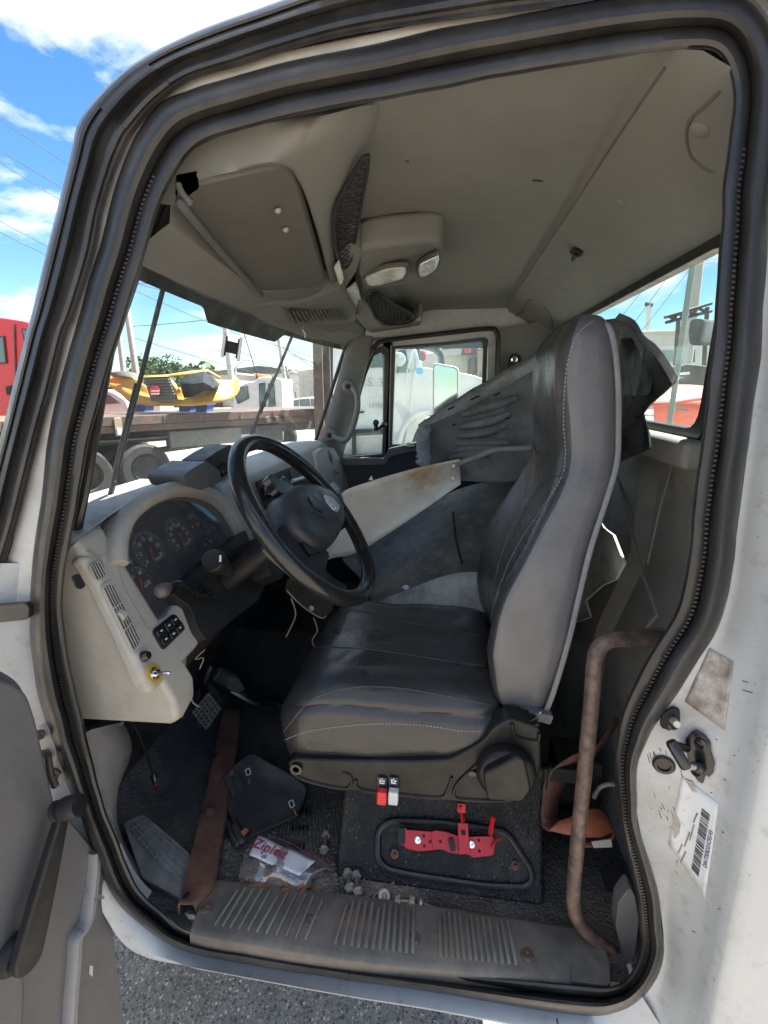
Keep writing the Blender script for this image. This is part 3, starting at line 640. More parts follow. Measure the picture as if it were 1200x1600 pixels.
for p in ((544, 604), (515, 680)):
    c = W(*p, Y=2.445)
    M('mounting_pad', *lathe(c + np.array([0, .01, 0]), (0.35, -1, 0), [(.034, 0), (.033, .012), (.026, .018), (.013, .018)], 18), 'trim_grey', gh)
    M('bolt_cap', *lathe(c + np.array([0, -.006, 0]), (.35, -1, 0), [(.013, 0), (.012, .006), (0, .007)], 14), 'black_plastic', gh)
# near screen pillar (mostly behind the seal)
M('near_pillar', *tube([W(*p, Y=.83) for p in ((262,250),(232,330),(205,410),(172,510),(130,640),(98,770))], .020, 8), 'charcoal', cabf)
# passenger door
PY = 2.60
def q(x, y, o=0): return W(x, y, Y=PY + o)
pd = thing('passenger_door', 'white framed passenger door with dark grey inner panel, closed', 'door', (-.2, PY, 1.05))
mo = [q(607,536), q(700,530), q(766,521), q(771,528), q(768,600), q(764,716), q(690,716), q(606,716)]
mi = [q(618,545), q(700,538), q(752,532), q(755,536), q(753,600), q(750,694), q(690,694), q(613,694)]
M('window_gasket', *ring([p + np.array([0,-.012,0]) for p in [q(612,541), q(700,534.5), q(757,527), q(762,531), q(760,600), q(757,702), q(690,702), q(609,700)]], [p + np.array([0,-.012,0]) for p in mi], (0, .02, 0)), 'rubber', pd)
M('window_frame', *ring([q(598,534), q(700,523), q(768,515.5), q(775,524), q(774,600), q(772,730), q(690,730), q(598,730)], [q(610,540), q(700,533), q(758,526), q(763,531), q(761,600), q(758,704), q(690,704), q(607,702)], (0, .03, 0)), 'white_paint', pd)
M('pane', *prism([q(612,540,.02), q(762,524,.02), q(758,702,.02), q(607,702,.02)], (0, .004, 0)), 'window', pd, smooth=0)
vo = [q(586,545), q(600,540), q(608,545), q(607,600), q(604,660), q(602,716), q(560,720), q(526,722), q(548,650), q(570,580)]
vi = [q(585,556), q(595,551), q(601,556), q(601,600), q(599,660), q(597,709), q(560,712), q(535,714), q(554,650), q(573,585)]
M('vent_gasket', *ring([p + np.array([0, -.008, 0]) for p in vo], [p + np.array([0, -.008, 0]) for p in vi], (0, .02, 0)), 'rubber', pd)
M('vent_pane', *prism([p + np.array([0, .016, 0]) for p in vi], (0, .004, 0)), 'window', pd, smooth=0)
vf = [q(578,535), q(598,530), q(614,536), q(614,600), q(612,660), q(610,730), q(560,735), q(515,735), q(535,650), q(560,580)]
M('vent_frame', *ring(vf, [p for p in vo], (0, .03, 0)), 'white_paint', pd)
M('door_gasket', *tube(spline([q(520,735,-.02), q(550,640,-.02), q(574,560,-.02), q(586,541,-.02), q(604,532,-.02), q(700,520,-.02), q(764,513.5,-.02), q(776,519,-.02), q(778,540,-.02), q(776,620,-.02), q(774,720,-.02)], 5), .0115, 8), 'rubber', pd)
# inner panel: low at the vent window, stepped up under the main window
ip = [q(515,719,-.03), q(598,719,-.03), q(604,704,-.03), q(660,692,-.03), q(772,692,-.03), W(790, 980, Y=PY-.03), W(500, 980, Y=PY-.03)]
M('inner_panel', *prism(rpoly(ip, .03), (0, .05, 0)), 'charcoal', pd, bevel=.006)
M('window_ledge', *prism(rpoly([q(518,716,-.05), q(600,716,-.05), q(607,701,-.05), q(660,689,-.05), q(772,689,-.05), q(772,703,-.05), q(662,703,-.05), q(610,713,-.05), q(602,727,-.05), q(518,727,-.05)], .012), (0, .045, 0)), 'door_grey', pd, bevel=.006)
M('lock_bezel', *lathe(q(640, 696, -.052), (0, -.5, 1), [(.026, 0), (.025, .004), (.016, .004), (.015, 0), (0, 0)], 18), 'black_plastic', pd)
# vent latch
vl = M('vent_latch', *lathe(q(601, 662, -.03), (0, -1, 0), [(.016, -.01), (.016, .02), (.011, .03), (0, .032)], 12), 'black_gloss', pd)
M('latch_arm', *tube(spline([q(601, 662, -.05), q(594, 668, -.06), q(588, 672, -.062), q(587, 658, -.062)], 4), [.009]*8 + [.012]*5, 8), 'black_gloss', vl)
M('latch_knob', *lathe(q(588, 660, -.055), (0, -1, 0), [(.011, 0), (.016, .006), (.016, .02), (.008, .026), (0, .026)], 14), 'black_gloss', vl)
# far rear pillar trim and side filler
rp = [W(776, 514, Y=2.59), (.52, 2.58, 2.50), (.52, 2.58, 1.05), W(772, 980, Y=2.59)]
tag(M('side_wall', *join(prism(rp, (0, .04, 0)), prism([W(528, 719, Y=2.62), W(500, 700, Y=2.56), (-1.12, 2.62, 1.86), (-1.12, 2.62, 1.0), (-.5, 2.63, 1.0)], (0, .02, 0)), boxc((.0, 2.655, 2.45), (1.2, .02, .16)), boxc((-.2, 2.66, 1.35), (1.5, .02, .75))), 'headliner', smooth=20), 'grey trimmed far side of the cab', kind='structure')
sb = thing('belt_anchor', 'small black seat belt anchor with bolt on far rear pillar', 'belt anchor', W(800, 566, Y=2.57))
c = W(800, 566, Y=2.57)
M('bracket', *prism(rpoly([c + np.array(a) for a in ((-.03,0,-.045),(.01,0,-.03),(.045,0,.0),(.04,0,.03),(.01,0,.045),(-.012,0,.035))], .012), (0, -.018, 0)), 'black_plastic', sb, bevel=.003)
M('bolt', *lathe(c + np.array([.008, -.018, .012]), (0, -1, 0), [(.016, 0), (.016, .006), (.009, .007), (.009, .012), (0, .012)], 12), 'chrome', sb)
# ---------------------------------------------------------------- outside mirror beyond passenger window
mr = thing('side_mirror', 'tall flat door mirror outside the passenger window', 'mirror', W(690, 680, Y=2.95))
a = [W(*p, Y=2.95) for p in ((676,571),(680,567),(713,573),(717,578),(717,680),(676,700))]
M('mirror_housing', *prism(rpoly(a, .02), (0, .08, 0)), 'white_plastic', mr, bevel=.012)
a = [W(*p, Y=2.945) for p in ((678.5,573),(682,570),(711,576),(714,580),(714,680),(678.5,697))]
mat('mirror_glass', (.75, .82, .85), .06, metal=1.0, var=.03, rvar=0)
M('mirror_glass', *prism(rpoly(a, .015), (0, .003, 0)), 'mirror_glass', mr, smooth=0)
M('mirror_arm', *tube([W(690, 650, Y=3.0), W(690, 700, Y=2.9), W(690, 720, Y=2.68)], .015, 8), 'black_plastic', mr)

# ---------------------------------------------------------------- wipers parked upright outside the glass
WN = (-.48, 0, .24)
def wp(x, y, o=.035): return WP(x, y, (-.595 - o, 1.65, 2.385), (-.52, 0, .26))
for (p0, p1, lab) in (((262, 420), (166, 800), 'near windshield wiper standing upright behind the pillar'), ((458, 520), (392, 680), 'far windshield wiper standing upright beyond the phone mount')):
    a, b = wp(*p0, .03), wp(*p1, .03); t = thing('windshield_wiper', lab, 'wiper', b, 'windshield wipers')
    m_ = a + (b - a) * .78
    M('blade', *tube([a, a + (m_ - a) * .5, m_], .0045, 8), 'wiper_grey', t)
    M('rubber_edge', *tube([a + np.array([.004,0,-.002]), m_ + np.array([.004,0,-.002])], .0025, 6), 'rubber', t)
    M('arm', *tube(spline([a + (b - a) * .42 + np.array([-.004, 0, .002]), a + (b - a) * .7 + np.array([-.004, 0, .002]), b], 5), .0055, 8), 'charcoal', t)
    M('arm_hinge', *boxc(a + (b - a) * .90, (.013, .014, .07), ((1,0,0),(0,1,0), a - b)), 'black_plastic', t, bevel=.005)
# cowl outside below the glass
tag(M('cowl_panel', *prism([(-.78, .76, 1.86), (-.98, .76, 1.85), (-1.02, .76, 1.80), (-1.02, .76, 1.2), (-.80, .76, 1.2)], (0, 1.8, 0)), 'black_plastic'), 'black cowl panel under the windshield', 'cowl')
# ---------------------------------------------------------------- phone mount
pm = thing('phone_mount', 'empty black and silver phone clamp hanging before the windshield', 'phone mount', wp(362, 543, -.06))
O = wp(362, 543, -.06); fh = nz(np.array([_fw[0], _fw[1], 0]) + np.array([-.3, 0, 0])); ux = nz(np.cross(fh, (0, 0, 1)) + np.array([0, 0, -.22])); uz = nz(np.array([0, 0, 1]) + ux * .22); uz = nz(uz - ux * (ux @ uz)); un = -np.cross(ux, uz)
M('cradle', *boxc(O, (.030, .030, .014), (ux, uz, un)), 'black_plastic', pm, bevel=.003)
for s in (-1, 1):
    c = O + ux * s * .0205
    M('clamp_arm', *boxc(c, (.008, .060, .030), (ux, uz, un)), 'silver', pm, bevel=.002)
    M('clamp_pad', *boxc(c - ux * s * .0055 + un * .0, (.004, .050, .026), (ux, uz, un)), 'black_plastic', pm, bevel=.001)
sgn = 1 if un @ fh > 0 else -1
M('stem', *tube([O, O + un * sgn * .045 + uz * .004], .006, 8), 'black_plastic', pm)
M('suction_cup', *lathe(O + un * sgn * .040, un * sgn, [(.006, 0), (.009, .006), (.011, .016), (.011, .018), (0, .018)], 16), 'black_plastic', pm)
mat('silver_stud', (.30,.295,.28), .5, var=.1)
mat('visor_cloth', (.15, .145, .165), .9, var=.1, spec=.2)
# ================================================================ OVERHEAD CONSOLE, VISOR, NETS
OP, ON_ = np.array([-.55, 1.2, 2.395]), np.array([.46, 0, -1.0])
def oh(x, y, dz=0.0):
    p = WP(x, y, OP + np.array([0, 0, dz]), ON_)
    return p if p[1] > .80 else W(x, y, Y=.80)
oc = thing('overhead_console', 'grey moulded overhead console across the windshield header', 'overhead console', (-.4, 1.6, 2.45))
# front strip between windshield and visor; runs across the cab
fr = []
def ohz(x): return 2.395 + .46 * (x + .55)
for y in np.linspace(.80, 2.55, 26):
    c = 1 - ((y - 1.65) / .9) ** 2; x0 = -.55 - .05 * c
    drop = .022 * min(max((y - 1.36) / .12, 0), 1) * min(max((2.15 - y) / .15, 0), 1); xr = x0 + .082
    fr.append([(x0 + .004, y, 2.392), (x0 + .02, y, 2.374 - drop * .5), (x0 + .05, y, ohz(x0 + .05) - .014 - drop), (xr, y, ohz(xr) - .010 - drop), (xr + .012, y, ohz(xr) - .004 - drop), (xr + .018, y, ohz(xr) + .03), (xr + .06, y, ohz(xr + .06) + .045), (xr + .28, y, ohz(xr + .28) + .055), (xr + .36, y, 2.625)])
M('header_trim', *grid(fr), 'headliner', oc, smooth=50)
# flat moulded frame between the roof edge, the visor and the net
cols = [((246,318),(283,322)), ((256,282),(281,304)), ((272,256),(288,290)), ((300,234),(310,281)), ((360,206),(352,271)), ((430,190),(414,258)), ((520,168),(447,261)), ((602,150),(467,283)), ((586,205),(480,312)), ((552,268),(492,350)), ((526,328),(503,390)), ((523,372),(513,430)), ((533,420),(524,456))]
cs_ = []
for o_, i_ in cols:
    o_, i_ = np.array(o_, float), np.array(i_, float); pt = lambda t, dz: oh(*(o_ + (i_ - o_) * t), dz)
    cs_.append([pt(0, .022), pt(.12, .004), pt(.35, -.006), pt(.7, -.010), pt(.94, -.012), pt(1.0, -.006), pt(1.01, .030)])
cs_ = list(map(list, zip(*[spline(list(c_), 5) for c_ in zip(*cs_)])))
M('visor_surround', *grid(cs_), 'headliner', oc, smooth=50)
M('visor_recess', *prism([oh(*p, .034) for p in ((262,300),(300,276),(430,250),(470,268),(528,440),(520,470),(400,480),(285,345))], (0, 0, .004)), 'charcoal', oc, smooth=0)
# console body with vent grille
cb = [oh(395,478,-.012), oh(425,476,-.02), oh(470,474,-.03), oh(522,455,-.03), oh(532,448,-.03), oh(556,492,-.03), oh(556,502,-.03), oh(470,512,-.03), oh(418,503,-.02)]
M('console_body', *prism(rpoly(cb, .02), (0.01, 0, .10)), 'headliner', oc, bevel=.012, seg=3)
vg = []
a0, a1, b0, b1 = oh(452,489,-.036), oh(533,484,-.036), oh(462,506,-.036), oh(545,500,-.036)
for k in range(15):
    t = k / 14; a = a0 + (a1 - a0) * t; b = b0 + (b1 - b0) * t
    vg.append(M('vent_slat', *boxc((a + b) / 2, (.006, np.linalg.norm(b - a), .008), (a1 - a0, b - a, np.cross(a1 - a0, b - a))), 'headliner', oc, smooth=0))
M('vent_backing', *prism([a0 + (0,0,.012), a1 + (0,0,.012), b1 + (0,0,.012), b0 + (0,0,.012)], (0, 0, .004)), 'charcoal', oc, smooth=0)
# white hanging clip and loose string under the header
M('hanging_string', *tube(spline([oh(474,508,-.03), oh(473,515,-.06), oh(477,522,-.08), oh(476,527,-.09)], 4), .0025, 6), 'white_plastic', oc)
# rear-running arms of the console with the two dome lamps
def box_px(name, px, dz, h, m, bevel=.012):
    return M(name, *prism(rpoly([oh(*p, dz) for p in px], .025, 4), (0, 0, h)), m, oc, bevel=bevel, seg=3)
cl = lambda x, y, z: W(x, y, Z=z)
pA = [cl(556,392,2.505), cl(600,384,2.515), cl(660,378,2.53), cl(688,377,2.535), cl(692,392,2.535), cl(688,420,2.53), cl(672,436,2.525), cl(620,448,2.505), cl(580,452,2.49), cl(560,440,2.49)]
M('lamp_arm', *prism(rpoly(pA, .03, 4), (.005, 0, .075)), 'headliner', oc, bevel=.018, seg=4)
def lamp(px, z, name, m):
    loop = rpoly([cl(*p, z) for p in px], .02, 4); c = sum(loop) / len(loop)
    o = M(name, *prism(loop, (0, 0, .012)), m, oc, bevel=.004)
    return o
lamp([(562,433),(600,418),(638,415),(641,426),(634,440),(590,450),(570,452)], 2.494, 'reading_lamp_bezel', 'visor')
lamp([(570,436),(602,423),(633,420),(635,428),(628,437),(592,446),(575,447)], 2.488, 'reading_lamp', 'lens')
lamp([(652,412),(672,402),(689,396),(690,405),(684,424),(668,435),(655,438),(650,425)], 2.512, 'dome_lamp_bezel', 'visor')
lamp([(655,414),(674,405),(686,400),(687,407),(681,422),(667,432),(657,434),(653,425)], 2.505, 'dome_lamp', 'chrome')
# second arm and grab loop
pB = [cl(560,470,2.47), cl(574,478,2.47), cl(585,500,2.46), cl(600,512,2.46), cl(640,510,2.475), cl(655,495,2.49), cl(660,497,2.49), cl(655,512,2.48), cl(630,526,2.465), cl(600,528,2.45), cl(575,518,2.45), cl(556,496,2.455)]
M('net_frame', *prism(rpoly(pB, .012, 3), (.0, 0, .06)), 'headliner', oc, bevel=.012, seg=3)
pC = [cl(535,455,2.475), cl(556,440,2.48), cl(562,455,2.48), cl(567,478,2.47), cl(558,500,2.455), cl(548,490,2.455)]
M('switch_panel', *prism(pC, (0, 0, .06)), 'black_gloss', oc, bevel=.004)
pE = [cl(530,395,2.50), cl(545,380,2.51), cl(560,385,2.51), cl(566,395,2.505), cl(556,425,2.49), cl(540,450,2.478), cl(530,440,2.48)]
M('console_neck', *prism(rpoly(pE, .015), (0, 0, .07)), 'headliner', oc, bevel=.012, seg=3)
M('placard', *prism(rpoly([oh(522,418,-.024), oh(530,408,-.022), oh(537,435,-.02), oh(532,450,-.022)], .004), (0, 0, .004)), 'lens', oc)
# nets: hexagon mesh of cords in the pocket mouths
def hexnet(name, tri, label, n, cell):
    A, B, C_ = [np.array(p) for p in tri[:3]]; vv, ff = [], []
    C_ = np.array(tri[5 % len(tri)]); B = np.array(tri[2]); u = nz(B - A); nn = np.cross(B - A, C_ - A); w = nz(np.cross(nn, u)); L = np.linalg.norm(B - A)
    poly = [((np.array(p) - A) @ u, (np.array(p) - A) @ w) for p in tri]
    def inside(x, y):
        c = False; m = len(poly)
        for i in range(m):
            (x1, y1), (x2, y2) = poly[i], poly[(i + 1) % m]
            if (y1 > y) != (y2 > y) and x < (x2 - x1) * (y - y1) / (y2 - y1) + x1: c = not c
        return c
    s = cell; seen = set(); xs_ = [p[0] for p in poly]; ys2 = [p[1] for p in poly]
    i0, i1 = int(min(xs_) / (1.5 * s)) - 2, int(max(xs_) / (1.5 * s)) + 2; j0, j1 = int(min(ys2) / (1.732 * s)) - 2, int(max(ys2) / (1.732 * s)) + 2
    for i in range(i0, i1):
        for j in range(j0, j1):
            cx, cy = i * 1.5 * s, (j + .5 * (i % 2)) * 1.732 * s
            P_ = [(cx + s * math.cos(R(60 * k)), cy + s * math.sin(R(60 * k))) for k in range(6)]
            for k in range(6):
                a, b = P_[k], P_[(k + 1) % 6]; key = (round((a[0] + b[0]) * 500), round((a[1] + b[1]) * 500))
                if key in seen or not inside((a[0] + b[0]) / 2, (a[1] + b[1]) / 2): continue
                seen.add(key)
                pa, pb = A + u * a[0] + w * a[1], A + u * b[0] + w * b[1]; vv, ff = join((vv, ff), tube([pa, pb], .0022, 5, cap=False))
    t = thing(name, label, 'net', A)
    M('mesh_cords', vv, ff, 'net', t)
    M('hem', *tube(spline(list(tri), 3, True), .0045, 6, closed=True), 'net', t)
    return t
n1 = hexnet('storage_net', [cl(575,243,2.552), cl(562,330,2.535), cl(548,408,2.50), cl(532,416,2.49), cl(523,370,2.505), cl(524,325,2.52), cl(545,285,2.54)], 'black mesh net closing the tall overhead pocket behind the visor', 8, .0105)
M('pocket_lining', *prism([cl(573,250,2.568), cl(560,330,2.562), cl(548,402,2.55), cl(530,410,2.55), cl(522,370,2.55), cl(523,325,2.555), cl(545,285,2.562)], (0, 0, .003)), 'visor', n1, smooth=0)
n2 = hexnet('storage_net', [cl(574,470,2.485), cl(590,458,2.50), cl(615,475,2.50), cl(645,492,2.495), cl(640,504,2.485), cl(605,507,2.475), cl(585,495,2.475)], 'black mesh net in the small overhead pocket past the reading lamp', 8, .0105)
M('pocket_lining', *prism([cl(574,468,2.53), cl(590,456,2.54), cl(645,490,2.54), cl(640,506,2.52), cl(605,509,2.51), cl(583,497,2.51)], (0, 0, .003)), 'dark_void', n2, smooth=0)
# ---------------------------------------------------------------- sun visor
vs = thing('sun_visor', 'worn grey sun visor folded up above the driver', 'sun visor', oh(400, 370))
vp = [oh(270,298,-.004), oh(320,288,-.006), (oh(430,262,-.012)), oh(452,272,-.012), oh(464,295,-.012), oh(506,438,-.016), oh(500,449,-.014), oh(440,455,-.01), oh(414,459,-.008), oh(400,452,-.006), oh(292,332,-.004), oh(280,318,-.004)]
M('board', *prism(rpoly(vp, .015), (.004, 0, .022)), 'visor', vs, bevel=.007, seg=3)
for p in ((434, 328), (446, 358)):
    M('stud', *lathe(oh(*p, -.012), (.46, 0, -1), [(.0065, 0), (.006, .003), (.003, .006), (0, .006)], 12), 'silver_stud', vs)
M('pivot_arm', *tube(spline([oh(278,288,-.012), oh(285,303,-.02), oh(297,318,-.018)], 5), .0055, 8), 'trim_grey', vs)
M('pivot_cover', *prism(rpoly([oh(282,290,-.012), oh(302,280,-.012), oh(314,292,-.012), oh(292,308,-.012)], .008), (0, 0, .01)), 'black_gloss', vs, bevel=.003)
M('lower_pocket', *prism(rpoly([oh(408,457,-.012), oh(450,455,-.014), oh(506,448,-.016), oh(494,462,-.02), oh(455,470,-.022), oh(425,468,-.018)], .01), (0, 0, .012)), 'visor_cloth', vs, bevel=.004)
M('hinge_rod', *tube(spline([oh(281,316,-.006), oh(292,331,-.008), oh(345,393,-.010), oh(408,462,-.012)], 4), .0070, 8), 'visor', vs)
mat('silver_wire', (.25,.24,.23), .5, var=.1)
mat('charcoal_dark', (.014,.014,.015), .5, spec=.35, bump=(420,.2,.0008), var=.1, dirt=(.06,.058,.055), dscale=7, damt=.3, dth=.6)
mat('knob_brown', (.075,.058,.055), .4, var=.1)
mat('wheel_black', (.015,.015,.016), .24, var=.15, vscale=9, spec=.5, rvar=.06, dirt=(.035,.035,.036), dscale=7, damt=.35, dth=.6)
mat('hub_black', (.030,.030,.031), .42, var=.2, vscale=20, spec=.5, rvar=.1, bump=(70,.4,.0015), dirt=(.09,.09,.088), dscale=12, damt=.5, dth=.55)
mat('bracket_tan', (.30,.24,.17), .6, var=.2)
# ================================================================ DASHBOARD
TI = R(26)
KN, KV, KU = np.array([math.cos(TI), 0, math.sin(TI)]), np.array([-math.sin(TI), 0, math.cos(TI)]), np.array([0, 1., 0])
KO = np.array([-.66, 1.1, 1.80])
def cp(x, y, h=0.0): return WP(x, y, KO + KN * h, KN)
db = thing('dashboard', 'grey beige dashboard with side pod, vents and switches', 'dashboard', (-.75, 1.6, 1.5))
# end pod body
def prof(zb, xo=0.0, h=-.014):
    top = KO + KV * .10 + KN * h; bot_v = (zb + .05 - KO[2]) / KV[2]; b = KO + KV * bot_v + KN * h
    return [(-.93, 1.905), (-.80, 1.905), (top[0] - .02, 1.90), (top[0], top[2]), (b[0], b[2]), (b[0] - .002, zb + .012), (b[0] - .022, zb), (-.93, zb - .02)]
rows = [[np.array([x, y, z]) for x, z in prof(zb, h=h)] for y, zb, h in ((.750, 1.507, .0185), (.775, 1.502, .0185), (.828, 1.512, .0185), (.845, 1.525, -.014), (.95, 1.60, -.014), (1.30, 1.63, -.03))]
v, f = grid(rows, cu=True); n = len(rows[0]); f += [tuple(range(n))[::-1], tuple(range(len(v) - n, len(v)))]
M('end_pod', v, f, 'dash', db, bevel=.020, seg=5)
face = [(124,866),(165,858),(190,850),(190,880),(199,912),(215,942),(234,973),(262,960),(277,936),(296,946),(313,985),(317,1000),(308,1013),(252,1072),(240,1083),(226,1066),(190,985),(155,912)]
M('pod_face', *prism([cp(*p, .020) for p in face], -KN * .035), 'dash', db, bevel=.014, seg=5)
# hood arch round the instruments
hp = spline([cp(*p, .030) for p in [(186,880),(185,858),(189,832),(203,803),(230,780),(266,764),(302,762),(338,775),(366,803),(386,838),(402,880)]], 6)
M('cluster_hood', *sweep(hp, [(.020,-.05),(.020,.0),(.015,.010),(.004,.016),(-.008,.014),(-.016,.006),(-.018,-.004),(-.016,-.05)], KN), 'dash', db, smooth=60)
# dash top from hood to windshield
ho = [cp(*p, .03) for p in [(100,868),(112,848),(150,817),(190,788),(232,765),(275,751),(310,750),(345,763),(372,790),(392,825)]]
rows = []
for p in ho:
    wy = p[1]; b = ws_pt(0, min(max(wy, .8), 2.5))
    q0 = p - KN * .012 - KV * .006; q1 = p - KN * .05 + np.array([0, 0, -.006]); q3 = b + np.array([.03, 0, -.01]); q2 = (q1 + q3) / 2 + np.array([0, 0, .012]); rows.append([q0, q1, q2, q3, q3 + np.array([-.06, 0, -.02])])
M('dash_top', *grid(rows), 'dash', db, sub=2)
# seam on the pod top
M('pod_seam', *tube(spline([W(111, 860, Y=.755), cp(140, 861, .0215), cp(158, 876, .0215), cp(163, 895, .0215)], 4), .0012, 5), 'trim_grey', db)
# slot on the pod corner
sl = [cp(*p, .0215) for p in ((113,899),(124,896),(134,914),(130,920),(121,918))]
M('pod_slot', *prism(rpoly(sl, .004), -KN * .004), 'dark_void', db, smooth=0)
# vents: dark well + slats
def vent(quad, ns, cross, name):
    A, B, C_, D = [cp(*p, .021) for p in quad]
    fr = rpoly([A, B, C_, D], .008, 3); ce = sum(fr) / len(fr)
    M(name + '_frame', *ring([ce + (p - ce) * 1.10 + KN * .0015 for p in fr], [ce + (p - ce) * .98 + KN * .0015 for p in fr], -KN * .005), 'dash', db, bevel=.001)
    M(name + '_well', *prism(fr, -KN * .0008), 'dark_void', db, smooth=0)
    for k in range(ns + 1):
        t = k / ns; a = A + (B - A) * t; b = D + (C_ - D) * t
        w = np.linalg.norm(B - A) / ns * .42
        M('vent_slat', *boxc((a + b) / 2 + KN * .0012, (w, np.linalg.norm(b - a) * .97, .0014), (B - A, b - a, KN)), 'dash', db, smooth=0)
    for t in cross:
        a = A + (D - A) * t; b = B + (C_ - B) * t
        M('vent_crossbar', *boxc((a + b) / 2 + KN * .0025, (np.linalg.norm(b - a), .003, .0016), (b - a, D - A, KN)), 'dash', db, smooth=0)
vent([(139,883),(154,876),(166,899),(151,908)], 4, (), 'small_vent')
vent([(160,918),(175,911),(220,1002),(208,1018)], 4, (.33, .68), 'long_vent')
a, b = cp(182, 955, .027), cp(196, 967, .027); M('vent_thumbwheel', *lathe(cp(188, 962, .018), (cp(196, 955, .02) - cp(182, 968, .02)), [(.010,-.007),(.011,-.006),(.011,.006),(.010,.007)], 18), 'dash', db)
# knob and toggle switch below the vent
kb = M('dimmer_knob', *lathe(cp(225, 1026, .02), KN, [(.011, 0), (.010, .006), (.007, .012), (0, .013)], 16), 'black_gloss', db)
tg = M('toggle_plate', *lathe(cp(240, 1053, .02), KN, [(.0185, 0), (.0185, .003), (.012, .0035)], 20), 'yellow', db)
M('toggle_nut', *lathe(cp(240, 1053, .022), KN, [(.012, 0), (.012, .004), (.008, .006), (.006, .012), (0, .012)], 12), 'chrome', tg)
c0 = cp(241, 1052, .032); M('toggle_lever', *tube([c0, c0 + np.array([.028, -.004, .006]), c0 + np.array([.036, -.004, .0075])], [.003, .0042, .002], 8), 'chrome', tg)
# rocker switches
sp_ = [(235,986),(271,958),(290,982),(253,1018)]
A, B, C_, D = [cp(*p, .0205) for p in sp_]
M('switch_bezel', *prism(rpoly([A, B, C_, D], .012, 4), KN * .003), 'black_plastic', db, bevel=.0015)
def sq(s, t): return A + (B - A) * s + (D - A) * t
for s, t, w_, h_ in ((.20,.27,.30,.26),(.20,.68,.30,.26),(.52,.30,.24,.40),(.52,.72,.24,.30),(.82,.28,.26,.36),(.82,.70,.26,.36)):
    c = sq(s, t) + KN * .005; r_ = M('rocker_switch', *boxc(c, (np.linalg.norm(B - A) * w_, np.linalg.norm(D - A) * h_, .008), (B - A, D - A, KN)), 'black_gloss', db, bevel=.002)
    M('switch_mark', *boxc(c + KN * .0045 + (D - A) * -.03, (.006, .0025, .0008), (B - A, D - A, KN)), 'print_white', r_, smooth=0)
# lower panel that carries the column stalks
lp = [(270,926),(330,872),(384,827),(399,836),(412,862),(424,893),(404,938),(362,970),(322,1000),(310,984),(296,946),(277,934)]
M('column_panel', *prism(rpoly([WP(*p, (-.556, 1.1, 1.68), KN) for p in lp], .008), -KN * .16), 'charcoal_dark', db, bevel=.012, seg=3)
# centre and passenger part of the dash
def dprof(y):
    k = min(max((y - 1.30) / .12, 0), 1)
    e = max(0, (y - 2.36) / .1)
    zt = 1.895
    return [(-.92, zt - .01), (-.78, zt), (-.70, zt + .006), (-.655, zt - .012), (-.635, zt - .05), (-.60, 1.73), (-.575, 1.62), (-.59, 1.57), (-.70, 1.52), (-.92, 1.5)]
rows = [[np.array([x, y, z]) for x, z in dprof(y)] for y in (1.26, 1.4, 1.8, 2.1, 2.30, 2.47)]
v, f = grid(rows, cu=True); n = len(rows[0]); f += [tuple(range(n))[::-1], tuple(range(len(v) - n, len(v)))]
M('centre_dash', v, f, 'dash', db, bevel=.015, seg=3)
ex = lambda x, y, o=0.0: WP(x, y, (-.632 + o, 1.8, 1.85), (1, 0, .27))
M('passenger_end_panel', *prism(rpoly([ex(494,708,.012), ex(505,700,.012), ex(522,699,.012), ex(533,718,.012), ex(546,758,.012), ex(541,775,.012), ex(503,775,.012), ex(498,740,.012)], .03), (-.06, 0, 0)), 'dash', db, bevel=.01, seg=3)
# raised diamond emblem and chevron on the end panel
E0 = ex(518, 719, .014); eu, ev = np.array([0, 1, 0.]), nz([-.27, 0, 1])
def diamond(O_, u_, v_, n_, w, h, name, m, par, t=.003, thick=.2):
    o_ = [(0, h), (w, 0), (0, -h), (-w, 0)]; i_ = [(a * (1 - thick * 1.6), b * (1 - thick * 1.6)) for a, b in o_]
    d_ = M(name, *ring(on(O_, u_, v_, o_), on(O_, u_, v_, i_), np.array(n_) * t), m, par, smooth=0)
    k_ = [(a * .42, b * .42) for a, b in o_]; M(name + '_core', *prism(on(O_, u_, v_, k_), np.array(n_) * t), m, d_, smooth=0)
    return d_
dm = diamond(E0 + ev * .015, eu, ev, (1, 0, .27), .026, .034, 'emblem', 'trim_grey', db)
for s in (-1, 1):
    a = E0 + ev * -.055 + np.array([.002, 0, 0]); b = a + eu * s * .055 + ev * -.025
    M('emblem_chevron', *boxc((a + b) / 2, (np.linalg.norm(b - a), .008, .004), (b - a, np.cross((1, 0, .27), b - a), (1, 0, .27))), 'trim_grey', dm, smooth=0)
# climate control panel
cpn = [ex(397,752,.004), ex(457,728,.004), ex(484,736,.004), ex(488,757,.004), ex(470,775,.004), ex(414,797,.004)]
M('control_panel', *prism(rpoly(cpn, .01), (.008, 0, .002)), 'black_plastic', db, bevel=.003)
for x, y in ((417,769),(429,762),(441,755)):
    kn = M('control_knob', *lathe(ex(x, y, .014), (1, 0, .27), [(.024, 0), (.023, .012), (.018, .018), (0, .018)], 20), 'black_gloss', db)
    M('knob_grip', *boxc(ex(x, y, .036), (.008, .040, .010), ((1,0,.27), (0, .8, .5), (0, -.5, .8))), 'black_gloss', kn, bevel=.002)
M('radio_slot', *prism(rpoly([ex(451,735,.014), ex(478,733,.014), ex(482,745,.014), ex(456,752,.014)], .005), (.004, 0, 0)), 'charcoal', db, bevel=.001)
M('cup_lip', *tube([ex(456,752,.02), ex(482,744,.02)], .008, 8), 'silver', db)
